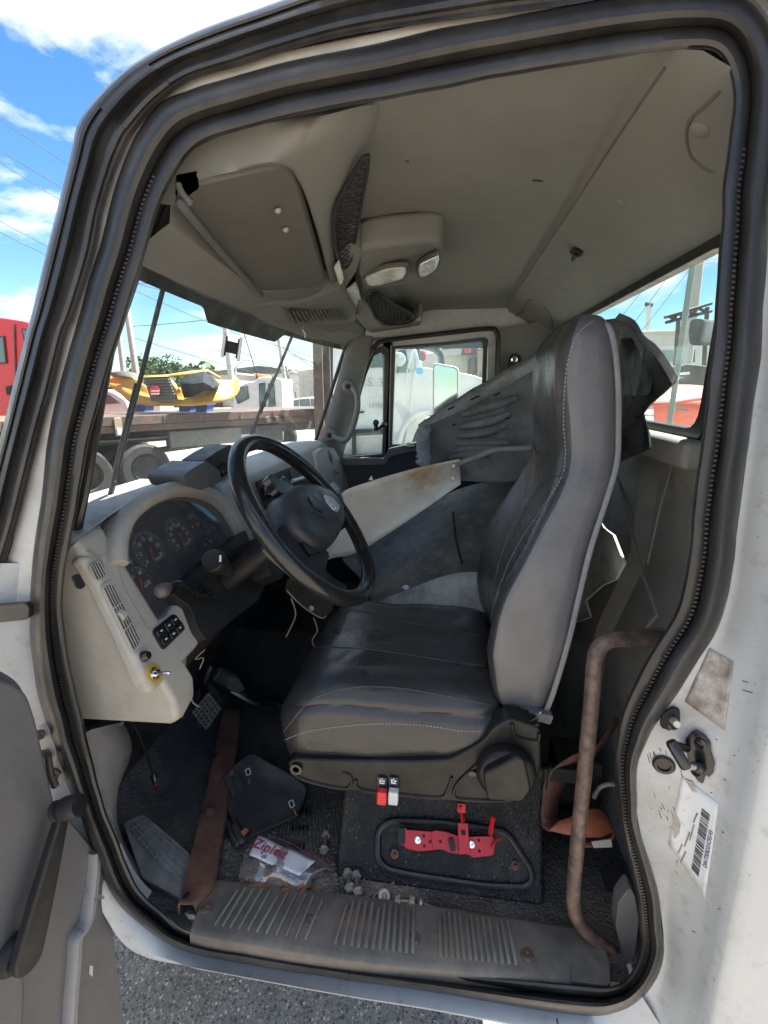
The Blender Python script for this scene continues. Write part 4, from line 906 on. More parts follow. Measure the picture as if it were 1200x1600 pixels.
M('side_switch', *prism([ex(493,742,.014), ex(500,738,.014), ex(503,748,.014), ex(496,752,.014)], (.006, 0, 0)), 'black_gloss', db, bevel=.001)
# radio/terminal box on the dash top
tb = thing('terminal_box', 'dark grey angular terminal box on the dash top', 'box', (-.73, 1.35, 1.90))
fa = [W(*p, X=-.66) for p in ((286,744),(298,734),(322,720),(344,735),(346,752),(316,766),(292,758))]
M('cover', *prism(rpoly(fa, .008), (-.10, .0, .0)), 'door_grey', tb, bevel=.008, seg=3)
fb = [W(*p, X=-.70) for p in ((318,720),(338,706),(360,694),(364,702),(362,730),(350,752),(342,748),(340,732))]
M('back_housing', *prism(rpoly(fb, .008), (-.07, 0, 0)), 'charcoal', tb, bevel=.006)
M('recess', *prism(rpoly([W(*p, X=-.695) for p in ((338,730),(352,722),(356,738),(344,746))], .004), (.004, 0, 0)), 'dark_void', tb, smooth=0)
M('camera_eye', *lathe(W(348, 737, X=-.692), (1, -.2, .2), [(.012, 0), (.011, .006), (.006, .007), (0, .006)], 14), 'black_gloss', tb)
# ================================================================ INSTRUMENT CLUSTER
ic = thing('instrument_cluster', 'dark instrument cluster with eight round gauges behind a clear lens', 'instrument cluster', cp(250, 900))
lens = [(190,866),(192,838),(206,808),(232,786),(266,771),(302,770),(336,783),(363,810),(384,845),(398,880),(370,915),(300,945),(262,958),(234,972),(215,942),(199,912)]
M('backing', *prism([cp(*p, -.012) for p in lens], -KN * .003), 'gauge_face', ic, smooth=0)
M('lens', *prism([cp(*p, .010) for p in lens], KN * .001), 'lens_clear', ic, smooth=0)
def gauge(px, r, labels, needle, unit, a0=215, a1=-35):
    c = cp(*px, -.008)
    g = M('gauge', *lathe(c, KN, [(r, 0), (r * 1.03, .004), (r * .98, .0045), (r * .955, .001), (0, .001)], 36), 'gauge_face', ic)
    tick = []
    nt_ = 24 if r > .04 else 12
    for k in range(nt_ + 1):
        a = R(a0 + (a1 - a0) * k / nt_); d = KU * math.cos(a) + KV * math.sin(a); big = k % 4 == 0
        L = r * (.13 if big else .07); tick.append(boxc(c + d * (r * .90 - L / 2) + KN * .0025, (L, .0016 if big else .0009, .0006), (d, np.cross(KN, d), KN)))
    M('scale_marks', *join(*tick), 'print_white', g, smooth=0)
    arc = [c + (KU * math.cos(R(t)) + KV * math.sin(R(t))) * r * .965 + KN * .003 for t in np.linspace(150, 20, 20)]
    M('blue_arc', *sweep(arc, [(-.001, 0), (.001, 0), (.001, .0008), (-.001, .0008)], KN), 'print_blue', g, smooth=0)
    d = KU * math.cos(R(needle)) + KV * math.sin(R(needle)); s = np.cross(KN, d)
    M('needle', *prism([c - d * r * .18 + s * r * .06 + KN * .005, c - d * r * .18 - s * r * .06 + KN * .005, c + d * r * .72 - s * .0008 + KN * .005, c + d * r * .72 + s * .0008 + KN * .005], KN * .0015), 'needle', g, smooth=0)
    for k, tx in enumerate(labels):
        a = R(a0 + (a1 - a0) * k / (len(labels) - 1)); p = c + (KU * math.cos(a) + KV * math.sin(a)) * r * .62 + KN * .003
        text('numeral', tx, p, KU, KV, r * (.27 if r > .04 else .38), 'print_white', g)
    if unit: text('unit', unit, c - KV * r * .48 + KU * r * .25 + KN * .003, KU, KV, r * .24, 'print_white', g)
gauge((233, 862), .050, ['0', '5', '10', '15', '20', '25', '30'], 252, 'RPM')
gauge((280, 839), .052, ['0', '10', '20', '30', '40', '50', '60', '70', '80'], 252, 'MPH')
gauge((301, 817), .025, ['0', '60', '120'], 300, '')
gauge((327, 823), .027, ['E', '', 'F'], 262, '')
gauge((321, 844), .026, ['0', '', '150'], 300, '')
gauge((343, 851), .026, ['0', '', '150'], 300, '')
gauge((190, 877), .026, ['100', '', '250'], 210, '')
gauge((217, 909), .033, ['0', '40', '80', '120'], 240, 'AIR')
# warning lamp outline left of the tachometer
wl_ = [(197,836),(206,828),(208,836),(199,846)]
M('warning_lamp', *ring([cp(*p, -.007) for p in wl_], [cp(sum(a[0] for a in wl_)/4 + (p[0] - sum(a[0] for a in wl_)/4)*.8, sum(a[1] for a in wl_)/4 + (p[1] - sum(a[1] for a in wl_)/4)*.8, -.007) for p in wl_], KN * .001), 'yellow', ic, smooth=0)
# ================================================================ STALKS
LPO = (-.556, 1.1, 1.68)
st = thing('shift_stalk', 'fat black shift stalk with round end cap and ribbed boot', 'stalk', WP(374, 903, LPO, KN))
b0 = WP(374, 902, LPO, KN); k0 = W(322, 869, Y=.925)
bx_ = [WP(*p, LPO, KN) for p in ((346,903),(372,876),(394,899),(366,924))]
M('boot_frame', *prism(rpoly(bx_, .008), KN * .006), 'black_plastic', st, bevel=.002)
cb_ = sum(bx_) / 4
for k in range(4):
    s = .82 - .15 * k; o = cb_ + (k0 - b0) * .03 * k
    M('boot_fold', *prism(rpoly([o + (p - cb_) * s + KN * .006 for p in bx_], .008), KN * (.006 + .004 * k) ), 'rubber', st, bevel=.002)
ax = nz(k0 - b0); L = np.linalg.norm(k0 - b0)
M('stem', *lathe(b0, ax, [(.017, .0), (.0165, L * .3), (.020, L * .55), (.022, L * .6), (.0225, L * .72)], 20), 'black_plastic', st)
M('knob', *lathe(b0 + ax * L * .72, ax, [(.0235, 0), (.0265, .004), (.0275, .012), (.0275, .026), (.0255, .031), (.0235, .0325), (.021, .0315), (0, .033)], 28), 'black_plastic', st)
for k in range(3):
    p = b0 + ax * L * (.50) + np.cross(ax, (0, 0, 1)) * 0; M('stalk_mark', *boxc(W(344 + k * .3, 876 - 3.5 * k, Y=.95) , (.004, .003, .004)), 'print_white', st, smooth=0)
lv = thing('turn_signal_lever', 'bent black lever with egg shaped knob left of the column', 'lever', WP(330, 920, LPO, KN))
hb = [WP(*p, LPO, KN) for p in ((318,912),(322,898),(330,897),(346,916),(345,924),(330,933),(325,930))]
M('lever_slot', *prism(hb, KN * .0025), 'dark_void', lv, smooth=0)
lpth = spline([WP(338, 921, LPO, KN) + KN * -.01, W(322, 930, Y=.955), W(306, 928, Y=.92), W(293, 917, Y=.88), W(282, 911, Y=.85), W(270, 914, Y=.825), W(262, 918, Y=.81)], 5)
M('rod', *tube(lpth, .0062, 10), 'black_gloss', lv)
ke = W(262, 918, Y=.81); kd = nz(W(245, 928, Y=.785) - ke)
M('knob', *lathe(ke - kd * .006, kd, [(.007, 0), (.010, .004), (.0145, .012), (.0155, .020), (.013, .028), (.007, .033), (0, .034)], 18), 'knob_brown', lv)
# ================================================================ STEERING WHEEL AND COLUMN
WA = R(38); WC = np.array([-.335, 1.075, 1.865]); WNn = np.array([math.cos(WA), 0, math.sin(WA)]); WVv = np.array([-math.sin(WA), 0, math.cos(WA)]); WR = .226
def wl(x, y, h=0.0): return WP(x, y, WC + WNn * h, WNn)
sw = thing('steering_wheel', 'worn black four spoke steering wheel with diamond emblem', 'steering wheel', WC - WNn * .1)
rim = [WC + WR * (KU * math.cos(t) + WVv * math.sin(t)) for t in np.linspace(0, 2 * math.pi, 72, endpoint=False)]
rr = [.0188 + .0012 * max(0, math.sin(3 * t)) for t in np.linspace(0, 2 * math.pi, 72, endpoint=False)]
M('rim', *tube(rim, rr, 14, closed=True), 'wheel_black', sw, smooth=80)
vv, ff = [], []
for t in np.linspace(0, 2 * math.pi, 150, endpoint=False):      # finger ribs on the inside of the rim
    if not (R(20) < t < R(150) or R(290) < t < R(340)): continue
    d = KU * math.cos(t) + WVv * math.sin(t); p = WC + (WR - .0150) * d
    vv, ff = join((vv, ff), boxc(p, (.006, .0045, .018), (d, np.cross(WNn, d), WNn)))
M('finger_ribs', vv, ff, 'wheel_black', sw, bevel=.0015)['kind'] = 'stuff'
def dome(poly, prof, m, name, par, sub=0):
    P_ = [np.array(p) for p in poly]; c = sum(P_) / len(P_); rows = [[c + (p - c) * s + WNn * h for p in P_] for s, h in prof]
    v, f = grid(rows, cu=True); n = len(P_); f.append(tuple(range(n))[::-1]); f.append(tuple(range(len(v) - n, len(v))))
    return M(name, v, f, m, par, smooth=60)
hubp = rpoly([wl(*p) for p in ((436,775),(452,762),(485,760),(513,771),(531,792),(534,820),(522,846),(508,862),(484,858),(450,828),(440,800))], .03, 5)
hub = dome(hubp, [(.9, -.06), (1, -.04), (1.0, -.005), (.985, .008), (.94, .018), (.85, .025), (.6, .030), (.25, .032)], 'hub_black', 'hub_pad', sw)
# spokes as thick plates from the hub out to the rim
def spoke(px, hz, th, name, m='wheel_black', r=.012):
    return M(name, *prism(rpoly([wl(*p, hz) for p in px], r, 4), -WNn * th), m, sw, bevel=.006, seg=3)
spoke([(436,822),(450,818),(500,856),(515,862),(512,882),(503,905),(510,920),(496,914),(470,893),(430,858),(421,846)], -.004, .028, 'lower_spoke')
spoke([(508,856),(516,868),(506,886),(520,902),(545,916),(538,926),(510,908),(498,890),(496,870)], -.006, .026, 'lower_spoke')
spoke([(505,770),(515,764),(521,752),(531,762),(540,790),(548,812),(541,824),(532,820),(528,790)], -.004, .030, 'upper_spoke')
spoke([(455,766),(440,772),(432,765),(425,752),(418,746),(424,738),(436,748),(460,758)], -.008, .022, 'upper_spoke')
M('spoke_inset', *prism(rpoly([wl(*p, .004) for p in ((470,826),(480,822),(500,846),(500,860),(488,868),(474,850))], .01), -WNn * .006), 'black_plastic', sw, bevel=.003)
ti = M('switch_pod', *prism(rpoly([wl(*p, .034) for p in ((506,772),(519,776),(532,790),(530,799),(522,797),(510,783))], .008), -WNn * .012), 'silver', sw, bevel=.003)
for k in range(3):
    M('wheel_button', *boxc(wl(513 + 6 * k, 780 + 6.2 * k, .036), (.013, .007, .004), (wl(516, 775) - wl(510, 785), WVv, WNn)), 'lens', ti, bevel=.001)
eo = wl(492, 789, .0315); e_v = nz(WVv * .97 + KU * -.05); 
em = diamond(eo, KU, e_v, WNn, .019, .026, 'emblem', 'black_gloss', sw, .003, .22)
for (a, b) in (((481,797),(505,810)), ((503,774),(510,776))):
    pa, pb = wl(*a, .030), wl(*b, .030); M('emblem_chevron', *boxc((pa + pb) / 2, (np.linalg.norm(pb - pa), .006, .004), (pb - pa, np.cross(WNn, pb - pa), WNn)), 'black_gloss', em, smooth=0)
# column
cl_ = thing('steering_column', 'grey plastic steering column cover behind the wheel', 'steering column', WC - WNn * .25)
def colsec(d, w, h, dn=0): return [WC - WNn * d + KU * a + WVv * (b + dn) for a, b in rrect(w, h, min(w, h) * .3, 4)]
v, f = grid([colsec(.045, .085, .095), colsec(.06, .09, .10), colsec(.085, .09, .10), colsec(.11, .07, .08)], cu=True); nn = len(rrect(1, 1, .3, 4)); f += [tuple(range(nn)), tuple(range(len(v) - nn, len(v)))[::-1]]
M('column_cover', v, f, 'charcoal', cl_, smooth=50)
M('column_shaft', *tube([WC - WNn * .10, WC - WNn * .50], .028, 12), 'black_plastic', cl_)
M('under_cover', *prism(rpoly([WP(*p, (-.50, 1.1, 1.7), KN) for p in ((400,838),(425,850),(450,885),(440,905),(424,898),(410,868))], .01), -KN * .12), 'black_plastic', cl_, bevel=.01)
# knee area under the dash: dark cover behind the pedals
ku = thing('knee_panel', 'black lower dash panel and wiring cover above the pedals', 'panel', (-.75, 1.2, 1.3))
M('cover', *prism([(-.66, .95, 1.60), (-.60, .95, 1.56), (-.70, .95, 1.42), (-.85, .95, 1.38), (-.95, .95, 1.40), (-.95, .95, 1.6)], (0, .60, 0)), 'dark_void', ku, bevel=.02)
bk = [W(*p, Y=1.40) for p in ((448,905),(520,930),(520,955),(500,965),(470,945),(445,925))]
M('bracket', *prism(rpoly(bk, .01), (0, .02, 0)), 'black_plastic', ku)
M('screw', *lathe(W(487, 950, Y=1.395), (0, -1, 0), [(.010, 0), (.009, .004), (0, .005)], 10), 'steel', ku)
for pts, r, m in (([(448,922),(470,945),(500,965),(510,962)], .005, 'bracket_tan'), ([(455,935),(462,960),(452,985),(447,995)], .006, 'bracket_tan'), ([(490,965),(496,985),(488,1000),(492,1012)], .005, 'bracket_tan'), ([(320,1015),(305,1030),(318,1028),(312,1045)], .004, 'bracket_tan'), ([(270,1080),(278,1100),(286,1120)], .006, 'print_red'), ([(296,1070),(300,1095),(312,1105)], .005, 'silver_wire')):
    M('wire', *tube(spline([W(*p, Y=1.30 if p[0] > 400 else 1.0) for p in pts], 4), r * .45, 6), m, ku)
mat('vinyl_seam', (.055,.054,.054), .5, var=.1)
mat('ped_rubber', (.015,.015,.016), .5, spec=.25, dirt=(.10,.09,.075), dscale=8, damt=.5, dth=.62, bump=(160,.8,.003,'voronoi'), specks=((170,(.25,.22,.18),.9,.22,.7),))
mat('pan_black', (.010,.010,.010), .42, spec=.3, bump=(420,.2,.0006), var=.1, dirt=(.045,.043,.04), dscale=9, damt=.4, dth=.55)
mat('plate_black', (.022,.021,.021), .45, var=.2, dirt=(.12,.10,.08), dscale=30, damt=.5, dth=.62)
mat('icon_plate', (.04,.05,.06), .4, var=.1)
mat('lever_white', (.55,.55,.55), .45, var=.1)
# ================================================================ DRIVER SEAT
def stitches(b, px, parent, name='stitching', gap=.0075, ln=.0045, r=.0008, m='thread', lift=.0006):
    pts = [hit(b, *p) for p in spline([(a, c, 0) for a, c in px], 14) for p in [p[:2]]]
    pts = [p for p in pts if p]; vv, ff = [], []; acc = 0.0
    for (p, n_), (q_, n2) in zip(pts, pts[1:]):
        L = np.linalg.norm(q_ - p)
        if L > .08 or L < 1e-6: acc = 0; continue
        t = (q_ - p) / L; n_ = n_ if n_ @ (EYE - p) > 0 else -n_; d = acc
        while d < L:
            vv, ff = join((vv, ff), boxc(p + t * d + n_ * lift, (ln, r * 2, r * 1.4), (t, np.cross(n_, t), n_))); d += gap
        acc = d - L
    if vv: M(name, vv, ff, m, parent, smooth=0)['kind'] = 'stuff'
def seam(b, px, parent, r=.0016, m='vinyl', name='seam', lift=0.0):
    pts = [hit(b, *p[:2]) for p in spline([(a, c, 0) for a, c in px], 10)]
    pts = [p + n_ * lift for p, n_ in [k for k in pts if k]]
    return M(name, *tube(pts, r, 6), m, parent)
def rloop(w, h, r, N):                    # arc-length sampled rounded rectangle, starts at +x middle
    base = rrect(w, h, r, 10); P_ = [np.array(p) for p in base] + [np.array(base[0])]
    P_ = [np.array([w / 2, 0.0])] + P_[1 if abs(P_[0][1]) < 1e-9 else 0:-1] + [np.array([w / 2, 0.0])]
    i0 = 0; L = [0]
    for a, c in zip(P_, P_[1:]): L.append(L[-1] + np.linalg.norm(c - a))
    out_ = []
    for s in np.linspace(0, L[-1], N, endpoint=False):
        while L[i0 + 1] < s: i0 += 1
        t = (s - L[i0]) / max(L[i0 + 1] - L[i0], 1e-9); out_.append(P_[i0] + (P_[i0 + 1] - P_[i0]) * t)
    return out_
seat = thing('driver_seat', 'dark grey vinyl high back driver seat with white stitching', 'seat', (-.1, 1.14, FZ))
# cushion
SX, SY, SW, SH = -.115, 1.147, .53, .525
lev = [(1.285,.05,.05),(1.292,.022,.06),(1.325,.006,.065),(1.37,-.003,.07),(1.42,-.006,.07),(1.46,-.001,.07),(1.478,.006,.07),(1.4835,.0125,.07),(1.487,.0105,.07),(1.502,.018,.07),(1.515,.032,.07),(1.524,.055,.07),(1.5275,.08,.07),(1.526,.105,.07),(1.5235,.12,.07),(1.527,.14,.06),(1.529,.19,.04),(1.527,.235,.02)]
rows = []
for z, ins, r in lev:
    row = []
    for a, c in rloop(SW - 2 * ins, SH - 2 * ins, max(r - ins * .2, .012), 120):
        x, y = SX + a, SY + c; k = max(0, (-.22 - x) / .16); up_k = max(0, min(1, (z - 1.36) / .16))
        zz = z - .055 * k * k * up_k
        if z < 1.42 and x > -.02: zz += .10 * ((x + .02) / .17) ** 2 * (1.42 - z) / .14
        far = max(0, (y - 1.25) / .16); zz -= .012 * far * far * up_k
        # slight dip where one sits
        zz -= .012 * math.exp(-((x + .05) / .14) ** 2 - ((y - SY) / .14) ** 2) * up_k
        row.append(np.array([x, y, zz]))
    rows.append(row)
rows = disp(disp(rows, .006, 11, (0, 0, 1), 1), .005, 12, (0, 1, 0), 7)
v, f = grid(rows, cu=True); f.append(tuple(range(120))[::-1]); f.append(tuple(range(len(v) - 120, len(v))))
cu = M('cushion', v, f, 'vinyl', seat, smooth=80)
bc = bvh_of(cu)
stitches(bc, [(443,1157),(470,1146),(500,1139),(580,1131),(660,1133),(720,1142),(750,1142)], cu)
seam(bc, [(441,1146),(455,1128),(476,1103),(500,1087),(552,1074),(620,1075),(700,1088),(765,1101)], cu, .0018, 'vinyl_seam', lift=.0004)
seam(bc, [(482,1014),(520,1011),(596,1017),(700,1033),(758,1041)], cu, .0018, 'vinyl_seam', lift=.0004)
seam(bc, [(524,953),(560,955),(620,969),(700,984),(752,994)], cu, .0018, 'vinyl_seam', lift=.0004)
# backrest
BL = [(1.462,.150,.225,.955,1.355),(1.475,.125,.232,.930,1.380),(1.52,.100,.240,.915,1.395),(1.60,.085,.252,.908,1.402),(1.69,.087,.264,.906,1.404),(1.78,.112,.275,.912,1.398),(1.87,.150,.290,.925,1.385),(1.96,.196,.314,.945,1.365),(2.03,.214,.331,.965,1.345),(2.10,.208,.329,.975,1.335),(2.18,.196,.320,.980,1.330),(2.25,.200,.308,.990,1.320),(2.285,.215,.298,1.008,1.302),(2.305,.232,.288,1.035,1.275),(2.313,.248,.278,1.07,1.24)]
def rloop2(w, h, r, ns=(14, 16, 30, 16), nc=6):   # fixed count per side: back, far, front, near; columns keep their side at every height
    cor = [(w/2 - r, h/2 - r, 0), (-w/2 + r, h/2 - r, 90), (-w/2 + r, -h/2 + r, 180), (w/2 - r, -h/2 + r, 270)]
    arcs = [[np.array([cx + r * math.cos(R(a0 + 90 * k / nc)), cy + r * math.sin(R(a0 + 90 * k / nc))]) for k in range(nc + 1)] for cx, cy, a0 in cor]
    o = []; tg_ = []
    for k in range(4):                       # arc k, then the straight side to arc k+1
        o += arcs[k]; tg_ += [('bf', 'ff', 'fn', 'nb')[k]] * (nc + 1); a, c = arcs[k][-1], arcs[(k + 1) % 4][0]; m_ = ns[(k + 1) % 4]
        o += [a + (c - a) * i / m_ for i in range(1, m_)]; tg_ += [('far', 'front', 'near', 'back')[k]] * (m_ - 1)
    return o, tg_
rows = []
for z, xf, xb, yn, yf in [tuple(p) for p in spline(BL, 5)]:
    row = []; d, w = xb - xf, yf - yn; r = min(.042, d * .36, w * .3)
    lp_, tg2 = rloop2(d, w, r); NB = len(lp_)
    for a, c in lp_:
        x, y = (xf + xb) / 2 + a, (yn + yf) / 2 + c
        if a < 0:                                          # dished front between the bolsters
            e = 1 - (abs(c) / (w / 2)) ** 2; k = .040 if z < 1.9 else .040 - .030 * min(1, (z - 1.9) / .12)
            x += k * max(0, e) ** 1.0 * (-a / (d / 2)) - .0
        row.append(np.array([x, y, z]))
    rows.append(row)
rows = disp(disp(rows, .005, 9, (0, 1, 0), 1), .004, 14, (1, 0, 0), 7)
v, f = grid(rows, cu=True); f.append(tuple(range(NB))[::-1]); f.append(tuple(range(len(v) - NB, len(v))))
bk_ = M('backrest', v, f, ['vinyl_grey', 'vinyl', 'black_plastic'], seat, smooth=80)
for p in bk_.data.polygons:                                # side grey, front darker vinyl, dark shell behind
    j = p.index % NB; k_ = tg2[j] if p.index < len(f) - 2 else 'near'
    p.material_index = 2 if k_ == 'back' else 1 if k_ in ('front', 'ff') or (k_ == 'fn' and tg2[(j + 3) % NB] == 'fn') else 0
bb = bvh_of(bk_)
stitches(bb, [(925,503),(905,520),(890,555),(883,600),(881,660),(884,710),(878,745),(850,790),(810,850),(785,905),(768,960),(761,1010),(762,1050),(772,1085)], bk_, gap=.0082, ln=.005, r=.0009)
seam(bb, [(823,610),(826,660),(835,700),(846,712),(856,706)], bk_, .0016, 'vinyl_seam', lift=.0004)
seam(bb, [(846,712),(846,745),(815,800),(790,850),(775,900),(772,950)], bk_, .0016, 'vinyl_seam', lift=.0004)
seam(bb, [(883,740),(850,755),(820,800),(795,850)], bk_, .0016, 'vinyl_seam', lift=.0004)
pz = [(z, xb, yn) for z, xf, xb, yn, yf in [tuple(p) for p in spline(BL, 5)]]
M('piping', *tube([np.array([xb - .010, yn + .004 + (.03 if z > 2.29 else 0), z]) for z, xb, yn in pz[6:-6]], .0055, 8), 'piping', bk_)
M('back_shell', *tube([np.array([xb + .0, 1.155, z]) for z, xb, yn in pz[6:-14]], [.05] * (len(pz) - 20), 10, flat=.5), 'black_plastic', bk_)
M('loose_flap', *prism(rpoly([W(*p, Y=.905) for p in ((812,1112),(866,1118),(860,1134),(846,1128),(830,1130))], .008), (0, .02, 0)), 'vinyl_grey', bk_, bevel=.004)
# side pan with moulded lip
PYn = .868
pan = [(448,1192),(458,1186),(520,1188),(640,1190),(700,1188),(752,1160),(772,1136),(796,1122),(845,1136),(846,1200),(838,1225),(822,1246),(796,1257),(700,1253),(600,1243),(540,1236),(474,1222),(455,1208)]
pw = lambda x, y, o=0: W(x, y, Y=PYn + o)
sp2 = M('side_pan', *prism(rpoly([pw(*p) for p in pan], .012), (0, .05, 0)), 'pan_black', seat, bevel=.006, seg=3)
for loop in ([(455,1206),(480,1220),(535,1232),(548,1226),(548,1213),(535,1207)], [(556,1218),(566,1234),(640,1243),(688,1246),(700,1232),(706,1214)], [(770,1166),(745,1194),(716,1222),(709,1240),(722,1249),(790,1250),(808,1238)], [(800,1130),(806,1150),(838,1158),(842,1146)]):
    M('pan_rib', *tube(spline([pw(*p, -.001) for p in loop], 5), .0038, 6), 'pan_black', sp2)
M('pan_hole', *lathe(pw(463, 1201, -.003), (0, -1, 0), [(.014, 0), (.014, .004), (.008, .004), (.007, 0), (0, 0)], 16), 'black_gloss', sp2)
M('pan_screw', *lathe(pw(738, 1207, -.002), (0, -1, 0), [(.009, 0), (.008, .004), (.004, .003), (0, .003)], 14), 'black_gloss', sp2)
kc = pw(790, 1200, -.002)
kn = M('recline_knob', *lathe(kc, (0, -1, 0), [(.062, 0), (.062, .018), (.058, .026), (.050, .030), (0, .031)], 32), 'pan_black', seat)
gp = [pw(*p, -.030) for p in ((754,1197),(806,1170),(818,1176),(828,1222),(815,1241),(760,1238),(757,1222))]
M('knob_grip', *prism(rpoly(gp, .01), (0, -.022, 0)), 'pan_black', kn, bevel=.007, seg=3)
# levers with icon plates
for x, m, ico in ((597, 'red_lever', 0), (615, 'lever_white', 1)):
    lv_ = M('seat_lever', *boxc(pw(x, 1243, -.010), (.0215, .030, .026), None), m, seat, bevel=.003)
    M('seat_lever_tip', *boxc(pw(x, 1243, -.018) , (.0215, .016, .030)), m, lv_, bevel=.003)
    pl_ = M('icon_plate', *boxc(pw(x, 1222, -.004), (.0205, .004, .026)), 'icon_plate', lv_, bevel=.001)
    c = pw(x, 1222, -.0075)
    for dx_, dz_, w_, h_ in ((0, -.003, .011, .003), (-.004, .002, .003, .009), (.003, .003, .006, .003), (.0, .008, .002, .004)):
        M('icon_mark', *boxc(c + np.array([dx_, 0, dz_]), (w_, .0012, h_)), 'print_white', lv_, smooth=0)
# pedestal with sloping front plate
P0, PN_ = np.array([0, .865, 1.062]), nz([0, -.80, .60])
def ped(x, y, h=0.0): return WP(x, y, P0 + PN_ * h, PN_)
M('pedestal', *prism([(-.24, .842, 1.04), (-.24, .862, 1.062), (-.24, .955, 1.185), (-.24, .965, 1.30), (-.24, 1.35, 1.30), (-.24, 1.45, 1.04)], (.488, 0, 0)), 'ped_rubber', seat, bevel=.012)
M('slide_frame', *join(boxc((-.02, 1.0, 1.265), (.56, .05, .06)), boxc((-.02, 1.30, 1.265), (.56, .05, .06)), boxc((.0, 1.15, 1.25), (.3, .3, .05)), boxc((.30, .99, 1.275), (.12, .02, .04))), 'black_plastic', seat, bevel=.005)
M('pivot_boss', *lathe((.13, .985, 1.235), (0, -1, 0), [(.05, 0), (.05, .02), (.035, .03), (0, .03)], 20), 'black_plastic', seat)
rimp = [(590,1296),(612,1282),(680,1284),(760,1294),(792,1300),(812,1330),(830,1358),(832,1376),(820,1386),(760,1384),(640,1366),(605,1358),(590,1342)]
rl_ = rpoly([ped(*p, .006) for p in rimp], .03, 4)
M('access_plate', *prism([p - PN_ * .004 for p in rl_], -PN_ * .006), 'plate_black', seat, bevel=.002)
M('plate_rim', *tube(rl_, .0075, 8, closed=True), 'rubber', seat)
for x, y in ((617, 1334), (805, 1352)):
    sc_ = M('rusty_screw', *lathe(ped(x, y, .006), PN_, [(.010, 0), (.010, .003), (.005, .004), (.004, .014), (0, .015)], 10), 'rust', seat)
# ================================================================ red extinguisher bracket on the plate
eb = thing('extinguisher_bracket', 'empty red metal fire extinguisher bracket under the seat', 'bracket', ped(700, 1330))
def eplate(px, h0, th, name, m='red', b=.0012): return M(name, *prism(rpoly([ped(*p, h0) for p in px], .004), PN_ * th), m, eb, bevel=b)
eplate([(622,1294),(634,1293),(636,1296),(676,1299),(678,1328),(655,1330),(636,1326),(630,1320),(622,1320)], .022, .003, 'back_strap')
eplate([(674,1299),(680,1297),(696,1299),(716,1306),(716,1334),(702,1332),(690,1326),(676,1328)], .026, .003, 'back_strap')
eplate([(712,1306),(734,1307),(770,1306),(774,1318),(770,1336),(740,1340),(730,1334),(712,1334)], .022, .003, 'back_strap')
eplate([(622,1294),(633,1293),(633,1319),(622,1320)], .0255, .002, 'rubber_pad', 'black_plastic')
eplate([(700,1310),(708,1308),(712,1328),(704,1330)], .03, .008, 'rubber_pad', 'black_plastic')
a = [ped(*p, .028) for p in ((715,1284),(731,1285),(733,1332),(717,1333))]
M('clamp_band', *prism(rpoly(a, .003), PN_ * .012), 'red', eb, bevel=.003)
M('clamp_slot', *prism(rpoly([ped(*p, .0405) for p in ((720,1297),(727,1297),(728,1305),(721,1305))], .002), PN_ * .0008), 'dark_void', eb, smooth=0)
M('clamp_latch', *tube([ped(724, 1284, .034), ped(722, 1272, .045), ped(721, 1256, .060)], [.0095, .008, .011], 6, flat=.35), 'red', eb)
M('latch_head', *boxc(ped(721, 1262, .056), (.020, .022, .012), ((1, 0, 0), (0, .5, 1), PN_)), 'red', eb, bevel=.003)
M('upright_finger', *tube(spline([ped(766, 1304, .024), ped(768, 1292, .035), ped(771, 1276, .055)], 4), [.007] * 5 + [.006] * 4, 6, flat=.4), 'red', eb)
M('side_finger', *tube(spline([ped(768, 1322, .028), ped(774, 1314, .040), ped(780, 1308, .050)], 4), .005, 6, flat=.4), 'red', eb)
for x, y in ((653, 1312), (737, 1319)):
    M('bracket_screw', *lathe(ped(x, y, .025), PN_, [(.008, 0), (.0075, .003), (.004, .004), (0, .004)], 12), 'chrome', eb)
for x, y in ((662,1306),(663,1322),(672,1315),(688,1315),(748,1313),(749,1330)):
    M('bracket_hole', *lathe(ped(x, y, .0295 if x == 688 else .0255), PN_, [(.0035, 0), (.0035, .0005), (0, .0005)], 8), 'dark_void', eb)
mat('footrest_pad', (.16,.155,.145), .6, var=.2, dirt=(.30,.28,.25), dscale=14, damt=.6, dth=.55, bump=(140,.4,.001))
mat('zip_purple', (.16,.03,.08), .5, var=.1)
mat('sill_rib', (.22,.205,.18), .6, var=.25, vscale=30, dirt=(.07,.065,.06), dscale=15, damt=.7, dth=.5, dirt2=((.24,.12,.05),8,.5,.64))
mat('screw_rust', (.17,.13,.105), .6, metal=.3, var=.3, vscale=90, dirt=(.11,.05,.03), dscale=80, damt=.7, dth=.5)
mat('bolt_rust', (.32,.27,.22), .5, metal=.6, var=.3, vscale=90, dirt=(.14,.08,.05), dscale=90, damt=.7, dth=.52)
mat('pedal_worn', (.09,.088,.085), .5, var=.2, vscale=40)
mat('shroud_black', (.045,.045,.046), .40, bump=(200,.2,.0008), var=.12, dirt=(.13,.11,.09), dscale=9, damt=.5, dth=.58)
